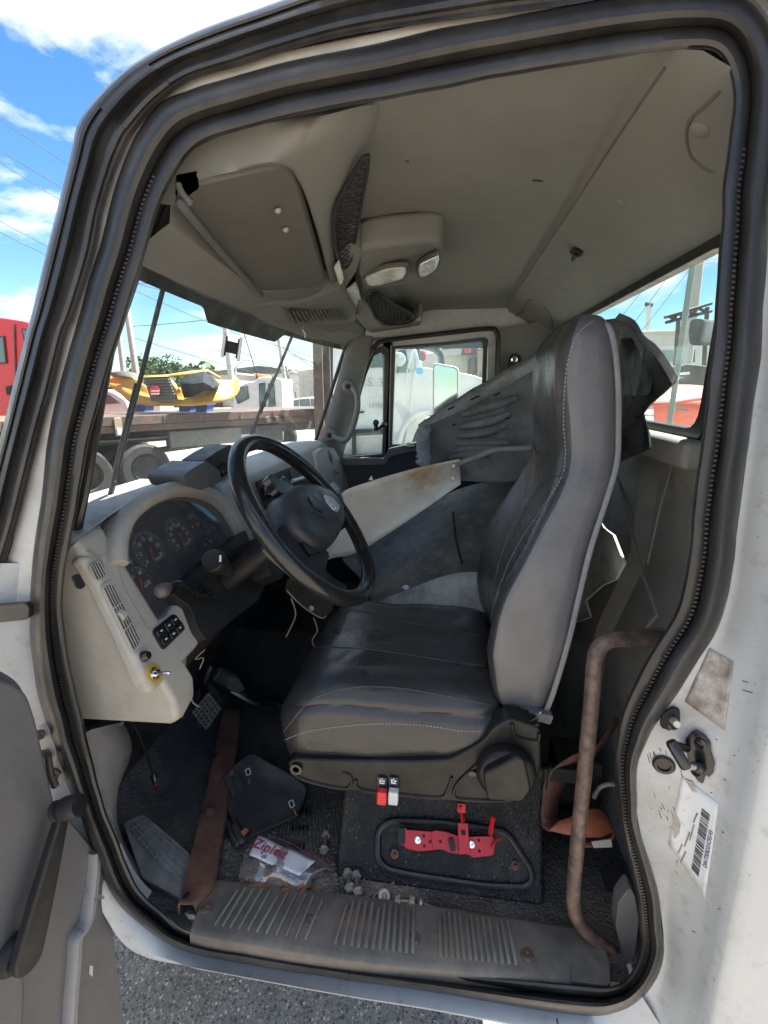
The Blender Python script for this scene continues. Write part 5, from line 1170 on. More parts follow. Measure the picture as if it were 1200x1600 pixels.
# ================================================================ SILL PLATE AND FLOOR THINGS
fz = lambda x, y, h=0.0: W(x, y, Z=FZ + h)
sill = thing('sill_plate', 'worn black ribbed scuff plate along the door sill', 'scuff plate', fz(620, 1450))
so_ = [fz(297,1458,.004), fz(546,1499,.004), fz(750,1521,.004), fz(953,1541,.004)]; si_ = [fz(330,1374,.012), fz(545,1398,.012), fz(720,1422,.012), fz(897,1449,.012)]
rows = []
for a, c in zip(spline(so_, 6), spline(si_, 6)):
    rows.append([a + np.array([0, -.004, -.03]), a + np.array([0, -.002, -.004]), a, a + (c - a) * .08 + np.array([0, 0, .004]), a + (c - a) * .5 + np.array([0, 0, .005]), a + (c - a) * .94 + np.array([0, 0, .002]), c, c + np.array([0, .006, -.012])])
spm = M('plate', *grid(rows), 'sill_rubber', sill, smooth=50)
# right end wrap
M('plate_end', *prism(rpoly([fz(897,1449,.013), fz(930,1452,.013), fz(953,1500,.013), fz(955,1541,.008), fz(890,1532,.012)], .01), (0, 0, -.02)), 'sill_rubber', sill, bevel=.004)
def plate_pt(s, t):                        # s along the sill, t outer..inner
    A_ = spline(so_, 6); B_ = spline(si_, 6); k = s * (len(A_) - 1); i = min(int(k), len(A_) - 2); w = k - i
    a = A_[i] + (A_[i + 1] - A_[i]) * w; c = B_[i] + (B_[i + 1] - B_[i]) * w
    return a + (c - a) * t + np.array([0, 0, .0035 + .003 * math.sin(math.pi * t)])
def s_of(x): return (x - 297) / (953 - 297)
for x0, x1, n in ((345, 462, 11), (500, 625, 12), (675, 800, 13)):
    for k in range(n):
        x = x0 + (x1 - x0) * k / (n - 1); a = plate_pt(s_of(x - 4), .16); c = plate_pt(s_of(x + 14) * .995, .88 if k % 5 else .8)
        M('tread_rib', *tube([a, a + (c - a) * .04 + (0, 0, .002), c + (a - c) * .04 + (0, 0, .002), c], .0040, 6), 'sill_rib', sill)
for x, y in ((323,1418),(484,1438),(648,1466),(824,1492)):
    p = fz(x, y, .014); M('sill_screw', *lathe(p, (0, 0, 1), [(.013, -.004), (.013, .0005), (.010, .002), (.0095, .0005), (.007, .0015), (.0035, .001), (0, 0)], 18), 'screw_rust', sill)
# kick panel and footrest on the left
kp = thing('kick_panel', 'grey plastic kick panel at the front of the footwell', 'kick panel', (-.75, .80, 1.05))
P1 = [W(*p, Y=q_) for p, q_ in (((143,1140),.775),((160,1210),.770),((185,1310),.765),((215,1380),.758),((262,1420),.745),((300,1445),.735))]
P2 = [W(*p, Y=q_) for p, q_ in (((192,1128),.86),((206,1172),.86),((180,1252),.83),((192,1310),.82),((222,1352),.80),((278,1408),.775))]
P3 = [p + np.array([-.05, .02, -.03]) for p in P2]
P0_ = [p + np.array([-.03, -.02, -.01]) for p in P1]
M('trim', *grid([spline(P0_, 4), spline(P1, 4), [(a + b) / 2 + np.array([.006, -.006, .006]) for a, b in zip(spline(P1, 4), spline(P2, 4))], spline(P2, 4), spline(P3, 4)]), 'kick_grey', kp, smooth=70)
M('trim_top', *prism([W(*p, Y=q_) for p, q_ in (((140,1146),.775),((196,1126),.86),((192,1136),.86),((150,1165),.775))], (-.10, 0, .0)), 'kick_grey', kp, bevel=.004)
fr_ = thing('footrest', 'grimy black grid patterned footrest pad', 'footrest', fz(250, 1360))
quad = [W(192, 1285, Z=1.115), W(225, 1272, Z=1.125), W(298, 1334, Z=1.075), W(290, 1408, Z=1.058), W(222, 1372, Z=1.072)]
A, B, C_, D = quad[0], quad[1], quad[2], quad[3]
fn = nz(np.cross(C_ - A, B - D)); fn = fn if fn[2] > 0 else -fn
M('pad', *prism(rpoly(quad, .01), -fn * .03), 'footrest_pad', fr_, bevel=.004)
fq = [W(197, 1292, Z=1.118), W(226, 1278, Z=1.122), W(293, 1337, Z=1.078), W(284, 1398, Z=1.061)]
for k in range(7):
    t = .06 + k / 6.6; a = fq[0] + (fq[3] - fq[0]) * t; c = fq[1] + (fq[2] - fq[1]) * t
    M('grid_bar', *tube([a + fn * .002, c + fn * .001], .0020, 5), 'kick_grey', fr_)
for k in range(5):
    t = .1 + k / 5; a = fq[0] + (fq[1] - fq[0]) * t; c = fq[3] + (fq[2] - fq[3]) * t
    M('grid_bar', *tube([a + fn * .002, c + fn * .001], .0020, 5), 'kick_grey', fr_)
# ---------------------------------------------------------------- pedals
bp = thing('brake_pedal', 'square waffle pattern brake pedal pad', 'pedal', (-.72, 1.18, 1.2))
Q = [W(299,1112,Y=1.13), W(326,1080,Y=1.16), W(346,1106,Y=1.19), W(322,1141,Y=1.15)]
pn = nz(np.cross(Q[1] - Q[0], Q[3] - Q[0])); pn = pn if pn @ (EYE - Q[0]) > 0 else -pn
M('pad', *prism(rpoly(Q, .012), -pn * .018), 'rubber', bp, bevel=.004)
for k in range(6):
    t = .06 + .88 * k / 5
    M('waffle_bar', *tube([Q[0] + (Q[1] - Q[0]) * t + pn * .002, Q[3] + (Q[2] - Q[3]) * t + pn * .002], .0032, 5), 'pedal_worn', bp)
    M('waffle_bar', *tube([Q[0] + (Q[3] - Q[0]) * t + pn * .002, Q[1] + (Q[2] - Q[1]) * t + pn * .002], .0032, 5), 'pedal_worn', bp)
M('arm', *tube([sum(Q) / 4 - pn * .015, W(318, 1070, Y=1.25), W(330, 1040, Y=1.28)], .012, 8), 'black_plastic', bp)
ap = thing('accelerator_pedal', 'ribbed black accelerator pedal', 'pedal', (-.68, 1.36, 1.2))
Q = [W(331,1063,Y=1.30), W(344,1048,Y=1.31), W(372,1060,Y=1.38), W(384,1078,Y=1.38), W(370,1084,Y=1.35)]
pn = nz(np.cross(Q[1] - Q[0], Q[3] - Q[0])); pn = pn if pn @ (EYE - Q[0]) > 0 else -pn
M('pad', *prism(rpoly(Q, .012), -pn * .02), 'pedal_worn', ap, bevel=.005)
for k in range(8):
    t = .1 + .1 * k; M('tread_line', *tube([Q[0] + (Q[4] - Q[0]) * t + pn * .002, Q[1] + (Q[2] - Q[1]) * t + pn * .002], .002, 5), 'rubber', ap)
M('arm', *tube([W(362,1078,Y=1.36), W(392,1096,Y=1.37), W(412,1104,Y=1.36), W(430,1108,Y=1.36)], [.014,.012,.012,.016], 8), 'black_gloss', ap)
# ---------------------------------------------------------------- rusty bar across the floor
rb = thing('rusty_bar', 'long rusty steel channel bar lying across the floor', 'metal bar', fz(320, 1260))
ctr = [(372,1106),(358,1180),(345,1235),(333,1290),(318,1350),(299,1412)]
lf = [(350,1104),(336,1175),(322,1240),(316,1262),(306,1310),(291,1368),(279,1414)]; rt_ = [(374,1107),(368,1180),(354,1240),(352,1266),(343,1320),(332,1378),(302,1413)]
rows = []
for a, c in zip(spline([fz(*p, .030) for p in lf], 5), spline([fz(*p, .026) for p in rt_], 5)):
    w = c - a; rows.append([a + np.array([-.002, 0, -.028]), a + np.array([-.001, 0, -.006]), a, a + w * .12 + np.array([0, 0, .003]), a + w * .5 + np.array([0, 0, .001]), a + w * .9 + np.array([0, 0, .002]), c, c + np.array([.002, 0, -.006]), c + np.array([.003, 0, -.022])])
rows = disp(rows, .004, 18, (0, 0, 1), 4)
bar = M('channel', *grid(rows), 'rust', rb, smooth=50, solid=.004)
for x, y in ((337,1180),(318,1268),(291,1400)):
    M('bolt_hole', *lathe(fz(x, y, .034), (-.4, 0, 1), [(.008, 0), (.0085, .002), (.006, .0025), (.0055, 0), (0, -.001)], 12), 'dark_void', rb)
M('bar_bulge', *lathe(fz(327, 1270, .026), (0, 0, 1), [(.02, 0), (.017, .008), (.008, .013), (0, .014)], 14), 'rust', rb)
# ---------------------------------------------------------------- black plastic column shroud lying upside down
sh = thing('plastic_shroud', 'loose black plastic shroud lying upside down beside the rusty bar', 'shroud', fz(410, 1240))
sp = lambda x, y, h: fz(x, y, h)
R1 = [sp(332,1238,0.0219), sp(352,1206,0.0439), sp(372,1190,0.0522), sp(395,1172,0.0604), sp(402,1182,0.0604), sp(440,1200,0.0466), sp(482,1228,0.0274)]
R2 = [sp(336,1244,0.0164), sp(360,1216,0.0329), sp(378,1204,0.0384), sp(398,1196,0.0412), sp(408,1204,0.0384), sp(440,1215,0.0302), sp(481,1240,0.0192)]
R3 = [sp(352,1262,0.0137), sp(372,1238,0.0175), sp(390,1228,0.0197), sp(410,1222,0.0208), sp(425,1224,0.0197), sp(450,1236,0.0164), sp(476,1252,0.0142)]
R4 = [sp(364,1285,0.0137), sp(384,1270,0.0131), sp(400,1262,0.0131), sp(420,1256,0.0131), sp(438,1258,0.0131), sp(455,1262,0.0131), sp(470,1264,0.0153)]
R5 = [sp(370,1308,0.0175), sp(392,1298,0.0153), sp(408,1292,0.0153), sp(428,1284,0.0153), sp(444,1278,0.0164), sp(456,1274,0.0175), sp(466,1270,0.0208)]
R6 = [sp(374,1318,0.0219), sp(398,1305,0.0219), sp(412,1298,0.0219), sp(430,1291,0.0219), sp(446,1284,0.0219), sp(458,1278,0.0219), sp(468,1272,0.0241)]
M('shell', *grid([R1, R2, R3, R4, R5, R6]), 'shroud_black', sh, sub=2, solid=.004)
lipL = [sp(332,1238,.022), sp(345,1262,.019), sp(356,1282,.018), sp(364,1302,.019), sp(374,1318,.022)]
lipO = [p + np.array([-.008, -.004, -.016]) for p in lipL]
M('side_lip', *grid([spline(lipL, 3), spline(lipO, 3)]), 'shroud_black', sh, solid=.004)
M('side_lip', *grid([spline([sp(385,1312,.03), sp(374,1318,.03), sp(366,1300,.026), sp(362,1290,.024)], 3), spline([sp(392,1300,.02), sp(384,1300,.02), sp(376,1288,.018), sp(370,1278,.016)], 3)]), 'shroud_black', sh, solid=.003)
for pts in ([(355,1212),(360,1225),(368,1240)], [(367,1206),(372,1222),(378,1236)]):
    M('inner_rib', *tube(spline([sp(*p, .042 - .009 * i) for i, p in enumerate(pts)], 4), .011, 6, flat=.3), 'shroud_black', sh)
for x, y, h in ((388,1206,.042),(456,1256,.024)):
    M('molded_clip', *ring(on(sp(x, y, h), (.7, .7, 0), (-.5, .5, .7), rrect(.014, .018, .003)), on(sp(x, y, h), (.7, .7, 0), (-.5, .5, .7), rrect(.010, .014, .002)), (0, -.002, .002)), 'lens', sh, smooth=0)
M('rust_spot', *prism(rpoly([sp(*p, .026) for p in ((376,1300),(384,1294),(389,1298),(381,1307))], .002), (0, 0, .0015)), 'wood_mat', sh, smooth=0)
for x, y, h, x2, y2 in ((375,1304,.025,377,1311),(390,1216,.038,389,1224),(459,1264,.024,463,1274)):
    M('paint_tick', *tube([sp(x, y, h), sp(x2, y2, h)], .0013, 5), 'yellow', sh)
M('rust_spot', *lathe(sp(362, 1208, .046), (0, -.4, 1), [(.007, 0), (.005, .004), (0, .005)], 8), 'rust', sh)
# ---------------------------------------------------------------- zip bag
bg_ = thing('zip_bag', 'clear plastic zip bag of rusty bolts with white label', 'bag', fz(440, 1350))
us = [((372,1372,.012),(383,1335,.028),(400,1306,.028)), ((395,1380,.014),(402,1345,.040),(420,1308,.030)), ((420,1384,.014),(425,1352,.046),(442,1314,.030)), ((448,1388,.014),(450,1358,.044),(465,1322,.028)), ((476,1388,.013),(478,1362,.034),(486,1332,.024)), ((488,1372,.014),(498,1360,.022),(505,1342,.020)), ((505,1362,.014),(515,1358,.016),(520,1352,.014))]
rows = [spline([fz(*p) for p in r_], 6) for r_ in us]; rows = list(map(list, zip(*[spline(list(c_), 4) for c_ in zip(*rows)])))
topg = disp(rows, .010, 32, (0, 0, 1), 11)
botg = [[np.array([p[0], p[1], FZ + .001]) for p in r_] for r_ in rows]
for i, r_ in enumerate(topg):
    for j in (0, -1): r_[j] = np.array([r_[j][0], r_[j][1], FZ + .004])
M('bag_film', *join(grid(topg)), 'bag_clear', bg_, smooth=60)
vv, ff = [], []
rnd = random.Random(5)
for i in range(26):
    x = rnd.uniform(385, 482); y = 1372 + rnd.uniform(-22, 10) + (x - 385) * .10; c = fz(x, y, .010); a = rnd.uniform(0, 3.1); d = np.array([math.cos(a), math.sin(a), rnd.uniform(-.2, .2)])
    vv, ff = join((vv, ff), tube([c - d * .017, c + d * .017], .0055, 7), tube([c + d * .013, c + d * .019], .0095, 6))
M('bolts_inside', vv, ff, 'bag_dirt', bg_, smooth=30)['kind'] = 'stuff'
lab = [fz(389,1336,.046), fz(404,1305,.040), fz(493,1345,.034), fz(468,1368,.046)]
rows = [[lab[0] + (lab[1] - lab[0]) * t + ((lab[3] + (lab[2] - lab[3]) * t) - (lab[0] + (lab[1] - lab[0]) * t)) * s for s in np.linspace(0, 1, 14)] for t in np.linspace(0, 1, 7)]
rows = [[p + np.array([0, 0, .0022 * math.sin(j * .9) * math.sin(j * .24)]) for j, p in enumerate(r_)] for r_ in rows]
lb_ = M('label', *grid(rows), 'paper', bg_, solid=.0006)
lu = nz(lab[3] - lab[0]); lw = nz(lab[1] - lab[0]); 
text('label_lettering', 'Ziploc', lab[0] + lu * .046 + lw * .030 + np.cross(lu, lw) * (.006 if np.cross(lu, lw)[2] > 0 else -.006), lu, lw, .037, 'print_red', bg_, ext=.0006)
for k in range(4):
    M('label_scribble', *tube([lab[0] + lu * (.135 + .004 * k) + lw * (.012 + .006 * k) + (0, 0, .003), lab[0] + lu * (.152 - .002 * k) + lw * (.011 + .006 * k) + (0, 0, .003)], .0007, 4), 'smudge', bg_)
M('zip_strip', *tube(spline([fz(418,1305,.032), fz(450,1316,.032), fz(490,1338,.026), fz(518,1354,.018)], 5), .0013, 6), 'zip_purple', bg_)
# ---------------------------------------------------------------- bolts and nuts
def bolt(a, c, lab_, head=.011, m='bolt_rust'):
    A_ = fz(*a, .008); C2 = fz(*c, .008); t = thing('loose_bolt', lab_, 'bolt', (A_ + C2) / 2, 'loose bolts on the floor'); d = nz(C2 - A_); L = np.linalg.norm(C2 - A_)
    M('shank', *lathe(A_, d, [(.0050, 0), (.0052, L * .8), (.0055, L)], 10), m, t)
    M('hex_head', *lathe(A_ + d * (L - .004), d, [(head * 1.15, -.001), (head * 1.15, .0015), (head * .9, .002), (head * .9, .009), (head * .6, .010)], 6), 'steel', t, smooth=20)
    M('flange_nut', *lathe(A_ + d * .006, -d, [(head * 1.1, -.001), (head * 1.1, .002), (head * .85, .003), (head * .85, .009), (.004, .0095)], 6), 'steel', t, smooth=20)
bolt((506,1330), (510,1304), 'single loose bolt on the mat behind the zip bag')
bolt((543,1362), (547,1388), 'loose bolt beside the sill, left one of the pair')
bolt((556,1366), (560,1394), 'loose bolt beside the sill, right one of the pair')
bolt((620,1407), (644,1409), 'short bolt lying lengthwise by the sill plate')
for x, y, r_, lab_ in ((588,1404,.009,'small rusty hex nut by the sill plate'), (600,1403,.014,'larger flanged nut by the sill plate')):
    c = fz(x, y, .001); t = M('loose_nut', *lathe(c + np.array([0, 0, .006]), nz([.2, -.6, .8]), [(r_ * .5, -.005), (r_ * 1.05, -.005), (r_ * 1.05, -.002), (r_ * .9, -.001), (r_ * .9, .006), (r_ * .5, .007), (r_ * .45, .002), (r_ * .45, -.004)], 12 if r_ > .01 else 6), 'steel' if r_ > .01 else 'screw_rust'); tag(t, lab_, 'nut', 'loose nuts on the floor')
ls = thing('loose_screw', 'thin black screw lying on the sill edge', 'screw', fz(670, 1416)); a, c = fz(658,1411,.008), fz(684,1419,.006); d = nz(c - a)
M('shank', *tube([a, c], [.0045, .0032], 8), 'black_gloss', ls); M('head', *lathe(a, -d, [(.009, -.002), (.009, .002), (.006, .005), (0, .006)], 12), 'steel', ls)
# ---------------------------------------------------------------- dangling cable with plug
cb2 = thing('power_cable', 'thin black cable with a plug dangling into the footwell', 'cable', W(240, 1228, Y=.95))
M('cord', *tube(spline([W(200, 1120, Y=.92), W(214, 1142, Y=.93), W(228, 1175, Y=.94), W(236, 1200, Y=.95), W(240, 1212, Y=.95)], 6), .0032, 8), 'black_plastic', cb2)
a, c = W(240, 1210, Y=.95), W(246, 1238, Y=.945); d = nz(c - a)
M('plug', *lathe(a, d, [(.004, -.004), (.006, 0), (.0085, .006), (.0085, .024), (.0065, .025), (.0065, .033), (.0035, .034), (.003, .042), (0, .043)], 12), 'black_gloss', cb2)
M('plug_band', *lathe(a + d * .0255, d, [(.0072, 0), (.0072, .003)], 12), 'red', cb2)
M('plug_tab', *boxc(a + d * .014 + np.array([.009, 0, 0]), (.004, .006, .010)), 'charcoal', cb2, bevel=.001)
# ---------------------------------------------------------------- rusty grab tube by the rear jamb
gt = thing('grab_tube', 'rusty bent steel grab tube rising beside the rear door jamb', 'grab tube', fz(965, 1490))
gpth = [W(1062, 996, Y=.86), W(1030, 998, Y=.83), W(985, 999, Y=.80), W(955, 1000, Y=.78), W(936, 1012, Y=.77), W(929, 1036, Y=.765), W(924, 1100, Y=.765), W(912, 1220, Y=.765), W(902, 1320, Y=.765), W(896, 1390, Y=.765), W(897, 1420, Y=.767), W(908, 1446, Y=.77), W(935, 1472, Y=.775), W(966, 1492, Y=.78)]
sgp = spline(gpth, 6)
M('tube', *tube(sgp, [.0135] * (len(sgp) - 3) + [.013, .012, .009], 14), 'tube_rust', gt)
M('flattened_end', *prism(rpoly([W(*p, Y=.835) for p in ((985,985),(1042,983),(1046,1014),(990,1012))], .008), (0, .008, 0)), 'tube_rust', gt, bevel=.003)
# lower jamb trim
jt = thing('jamb_trim', 'dark grey plastic trim piece at the foot of the rear jamb', 'trim', fz(985, 1480))
a = [W(*p, Y=.765) for p in ((984,1386),(992,1400),(998,1440),(992,1490),(984,1512),(976,1506),(968,1470),(962,1450),(966,1410))]
M('shell', *prism(rpoly(a, .01), (0, .03, 0)), 'door_grey', jt, bevel=.006)
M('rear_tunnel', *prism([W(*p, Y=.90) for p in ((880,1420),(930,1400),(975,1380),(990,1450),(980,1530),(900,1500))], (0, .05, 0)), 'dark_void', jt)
# ---------------------------------------------------------------- seat belt strap
sbt = thing('seat_belt', 'brown and orange seat belt webbing looped on the floor behind the seat', 'seat belt', fz(900, 1320))
def ribbon(path, widths, up):
    rows = []
    for p, w in zip(path, widths): rows.append([np.array(p) - np.array(w) / 2, np.array(p) + np.array(w) / 2])
    return grid(rows)
rows1 = [(W(962,1120,Y=1.05), W(968,1128,Y=1.10)), (W(930,1168,Y=1.0), W(935,1176,Y=1.05)), (W(896,1180,Y=.99), W(912,1196,Y=1.03)), (W(862,1204,Y=.98), W(885,1222,Y=1.01)), (W(845,1240,Y=.97), W(874,1250,Y=1.0)), (W(842,1268,Y=.96), W(872,1276,Y=.98)), (W(846,1290,Y=.945), W(874,1282,Y=.96)), (W(858,1300,Y=.93), W(876,1283,Y=.945))]
A_ = spline([a for a, c in rows1], 5); B_ = spline([c for a, c in rows1], 5)
M('webbing', *grid([[a, (a + c) / 2 + np.array([0, .001, 0]), c] for a, c in zip(A_, B_)]), 'belt', sbt, solid=.0025)
rows2 = [(W(858,1298,Y=.928), W(872,1283,Y=.940)), (W(885,1304,Y=.915), W(895,1275,Y=.945)), (W(910,1308,Y=.915), W(918,1266,Y=.96)), (W(940,1308,Y=.925), W(932,1264,Y=.98)), (W(958,1300,Y=.94), W(948,1275,Y=.99)), (W(956,1312,Y=.935), W(946,1296,Y=.985)), (W(930,1322,Y=.92), W(922,1312,Y=.94)), (W(912,1324,Y=.915), W(910,1314,Y=.93))]
A_ = spline([a for a, c in rows2], 5); B_ = spline([c for a, c in rows2], 5)
M('webbing_end', *grid([[a, (a + c) / 2, c] for a, c in zip(A_, B_)]), 'belt_orange', sbt, solid=.0025)
M('tag', *prism([W(*p, Y=.915) for p in ((924,1316),(955,1312),(957,1324),(928,1325))], (0, .002, 0)), 'lens', sbt, smooth=0)
# dark things on the floor behind the seat
rl2 = thing('belt_retractor', 'black mechanism and bracket on the floor behind the seat', 'mechanism', fz(900, 1270))
M('housing', *join(boxc((.36, 1.12, 1.15), (.12, .10, .18)), boxc((.33, 1.02, 1.09), (.05, .05, .06))), 'black_plastic', rl2, bevel=.01)
M('steel_hook', *tube(spline([W(928,1246,Y=1.05), W(936,1232,Y=1.05), W(948,1226,Y=1.05), W(960,1226,Y=1.05)], 4), .006, 8), 'steel', rl2)
mat('door_light', (.24,.235,.24), .5, var=.06)
mat('print_blueink', (.05,.05,.22), .6, var=.1)
mat('plunger_white', (.6,.55,.45), .5, var=.1)
mat('silver_dull', (.33,.325,.31), .5, metal=.2, var=.15)
mat('fairing_black', (.022,.022,.023), .38, var=.2, dirt=(.07,.07,.07), dscale=9, damt=.5, dth=.58, bump=(40,.3,.003))
# ================================================================ DRIVER DOOR, JAMB HARDWARE, STICKERS
dd = thing('driver_door', 'open driver door with grey inner panel and window crank', 'door', (-.78, .45, .8))
DX = -.72
dq = lambda x, y, o=0.0: WP(x, y, (DX + o, .6, 1.3), (1, -.10, 0))
body = [dq(-260,960), dq(-60,1000), dq(0,1046), dq(32,1068), dq(44,1090), dq(56,1140), dq(72,1230), dq(84,1300), dq(196,1605), dq(210,1700), dq(-260,1900)]
body = [dq(-300,1010), dq(0,1046), dq(30,1066), dq(43,1092), dq(58,1150), dq(74,1240), dq(150,1330), dq(160,1420), dq(178,1510), dq(197,1605), dq(215,1720), dq(-300,2100)]
M('inner_panel', *prism(rpoly(body, .02, 4), (-.05, .004, 0)), 'door_grey', dd, bevel=.014, seg=4)
M('door_shell', *prism([p + np.array([-.052, .01, 0]) for p in body], (-.03, .003, 0)), 'white_paint', dd, bevel=.01)
# raised panel behind the crank: upper part swells towards the cab
up1 = [dq(-300,1015,.0), dq(0,1060,.0), dq(28,1080,.0), (dq(42,1120,.0)), dq(60,1200,.0), dq(72,1250,.0), dq(74,1290,.0), dq(30,1400,.0), dq(18,1470,.0), dq(26,1540,.0), dq(20,1640,.0), dq(-300,1900,.0)]
M('upper_panel', *prism(rpoly(up1, .03, 4), (.022, -.002, 0)), 'door_grey', dd, bevel=.016, seg=4)
# map pocket lip at the lower edge
pk = [dq(146,1326,.0), dq(152,1345,.0), dq(140,1440,.0), dq(118,1470,.0), dq(118,1500,.0), dq(108,1620,.0), dq(128,1625,.0), dq(142,1500,.0), dq(160,1440,.0), dq(172,1480,.0), dq(190,1600,.0), dq(192,1570,.0), dq(172,1440,.0), dq(158,1340,.0)]
pk1 = spline([dq(148,1330,.006), dq(146,1370,.008), dq(138,1430,.010), dq(128,1452,.010), dq(119,1466,.010), dq(117,1500,.010), dq(112,1560,.010), dq(108,1640,.010)], 5)
M('pocket_lip', *sweep(pk1, [(-.010,-.01),(.010,-.01),(.010,.006),(.004,.012),(-.006,.011),(-.010,.004)], (1, -.1, 0)), 'door_light', dd, smooth=50)
M('pocket_panel', *prism(rpoly([dq(*p, .0) for p in ((150,1335),(156,1345),(168,1430),(190,1600),(196,1680),(108,1680),(114,1540),(120,1470),(136,1440),(144,1390))], .01), (.008, -.001, 0)), 'door_grey', dd, bevel=.005)
M('chip', *prism(rpoly([dq(*p, .009) for p in ((140,1508),(145,1510),(144,1526),(139,1522))], .001), (.0008, 0, 0)), 'lens', dd, smooth=0)
# window crank
cr_ = M('crank_hub', *lathe(dq(16, 1490, .02), (1, -.1, 0), [(.032, 0), (.030, .012), (.024, .022), (0, .024)], 24), 'black_plastic', dd)
ka, kb_ = dq(92, 1268, .050), dq(38, 1488, .050)
w = nz(np.cross(kb_ - ka, (1, -.1, 0)))
arm = [ka - w * .009, ka + w * .012, ka + (kb_ - ka) * .5 + w * .022, kb_ + w * .030, kb_ + nz(kb_ - ka) * .024 + w * .02, kb_ + nz(kb_ - ka) * .030, kb_ + nz(kb_ - ka) * .02 - w * .02, kb_ - w * .024, ka + (kb_ - ka) * .5 - w * .018]
M('crank_arm', *prism(rpoly(arm, .015, 4), (.018, -.002, 0)), 'black_plastic', dd, bevel=.005, seg=3)
kk = dq(84, 1268, .066)
kax = nz([.92, .10, .30])
M('crank_knob', *lathe(kk, kax, [(.012, 0), (.0165, .003), (.0165, .012), (.011, .014), (.011, .017), (.0185, .020), (.0195, .026), (.0195, .046), (.0175, .051), (.0, .0525)], 28), 'black_plastic', dd)
# door check strap and hinge pieces between door and pillar
cs = thing('check_strap', 'flat black door check strap at the pillar', 'check strap', WD(20, 957, -.03))
M('strap', *prism(rpoly([WD(*p, -.04) for p in ((-40,952),(0,946),(38,943),(45,948),(45,966),(38,969),(0,973),(-40,980))], .006), (0, .012, 0)), 'rubber', cs, bevel=.003)
hg = M('door_hinge', *prism(rpoly([WD(*p, -.02) for p in ((56,1136),(74,1138),(86,1165),(88,1200),(98,1225),(82,1232),(70,1200),(60,1165))], .008), (0, .015, 0)), 'frame_paint', cabf, bevel=.003)
for x, y, r_ in ((64,1146,.010),(72,1178,.012),(84,1208,.014)):
    M('hinge_bolt', *lathe(WD(x, y, -.022), (.4, -1, 0), [(r_, 0), (r_, .006), (r_ * .7, .008), (r_ * .6, .014), (0, .015)], 6), 'screw_rust', hg, smooth=20)
M('hinge_pin', *tube([WD(74, 1180, -.035), WD(78, 1210, -.035), WD(86, 1228, -.03)], .007, 8), 'charcoal', hg)
# jamb surface lookup
jb = bvh_of([o for o in bpy.data.objects if o.name == 'door_jamb'][0])
def jp(x, y, lift=.001):
    h = hit(jb, x, y); n_ = h[1]; n_ = n_ if n_ @ (EYE - h[0]) > 0 else -n_
    return h[0] + n_ * lift, n_
def decal(px, lift, th, name, m, parent, nsub=1):
    if nsub > 1:                           # wraps over the jamb
        A_, B_, C2, D_ = [np.array(p, float) for p in px]; rows = []
        for i in range(nsub + 1):
            s = i / nsub; l_, r_ = A_ + (D_ - A_) * s, B_ + (C2 - B_) * s
            rows.append([jp(*(l_ + (r_ - l_) * j / nsub), lift)[0] for j in range(nsub + 1)])
        return M(name, *grid(rows), m, parent, solid=th, smooth=60)
    P_ = [jp(*p, lift) for p in px]; n_ = P_[0][1]
    return M(name, *prism([p for p, _ in P_], n_ * th), m, parent, smooth=0)
s1 = decal([(1108,1012),(1147,1034),(1133,1142),(1070,1096)], .0008, .0004, 'worn_sticker', 'sticker_worn', None, 10)
tag(s1, 'brown scuffed remains of a torn sticker on the upper jamb', 'sticker')
s2 = thing('barcode_sticker', 'grey white sticker with barcode on the lower rear jamb', 'sticker', jp(1085, 1320)[0])
decal([(1066,1212),(1124,1256),(1102,1404),(1044,1318)], .0008, .0004, 'sheet', 'sticker', s2, 10)
# barcode bars run across the long code
A0, A1, B0, B1 = np.array([1096,1262.]), np.array([1111,1272.]), np.array([1082,1362.]), np.array([1096,1371.])
A0, A1, B0, B1 = np.array([1097,1262.]), np.array([1110,1273.]), np.array([1081,1357.]), np.array([1092,1370.])
rnd = random.Random(12); t = 0.0; vv, ff = [], []
while t < 1:
    w = rnd.choice((.008, .008, .012, .02)); g_ = rnd.choice((.012, .012, .018, .026)); e = min(t + w, 1)
    P_ = [A0 + (B0 - A0) * t, A1 + (B1 - A1) * t, A1 + (B1 - A1) * e, A0 + (B0 - A0) * e]
    Q_ = [jp(*p, .0016) for p in P_]; vv, ff = join((vv, ff), prism([p for p, _ in Q_], Q_[0][1] * .0003)); t = e + g_
M('barcode', vv, ff, 'print_black', s2, smooth=0)
p, n_ = jp(1107, 1326, .0017); du = jp(1098, 1372, 0)[0] - jp(1114, 1278, 0)[0]
text('code_lettering', 'DA1TXAD21CFE143', p, -du, np.cross(n_, -du), .0085, 'print_blueink', s2, ext=.0002)
for a, c in (((1085,1288),(1078,1312)),((1078,1300),(1070,1322)),((1090,1270),(1084,1284)),((1072,1330),(1064,1346)),((1066,1318),(1060,1332))):
    M('print_line', *tube([jp(*a, .0013)[0], jp(*c, .0013)[0]], .0012, 4), 'smudge', s2)
for px in ([(1056,1270),(1064,1284),(1062,1300),(1054,1310),(1050,1292)], [(1070,1216),(1084,1222),(1090,1238),(1082,1236),(1076,1226)]):
    decal(px, .0014, .0004, 'torn_patch', 'sticker_worn', s2)
rnd = random.Random(21); vv, ff = [], []
for i in range(46):                         # scratches and scribbles
    x, y = rnd.uniform(1010, 1075), rnd.uniform(1160, 1370)
    if x < 1000 + (y - 1200) * .12 + 14: continue
    a = rnd.uniform(.5, 1.3); L = rnd.uniform(4, 14)
    try: vv, ff = join((vv, ff), tube([jp(x, y, .0004)[0], jp(x + L * math.cos(a) * .5, y + L * math.sin(a), .0004)[0]], rnd.uniform(.0004, .0009), 4))
    except Exception: pass
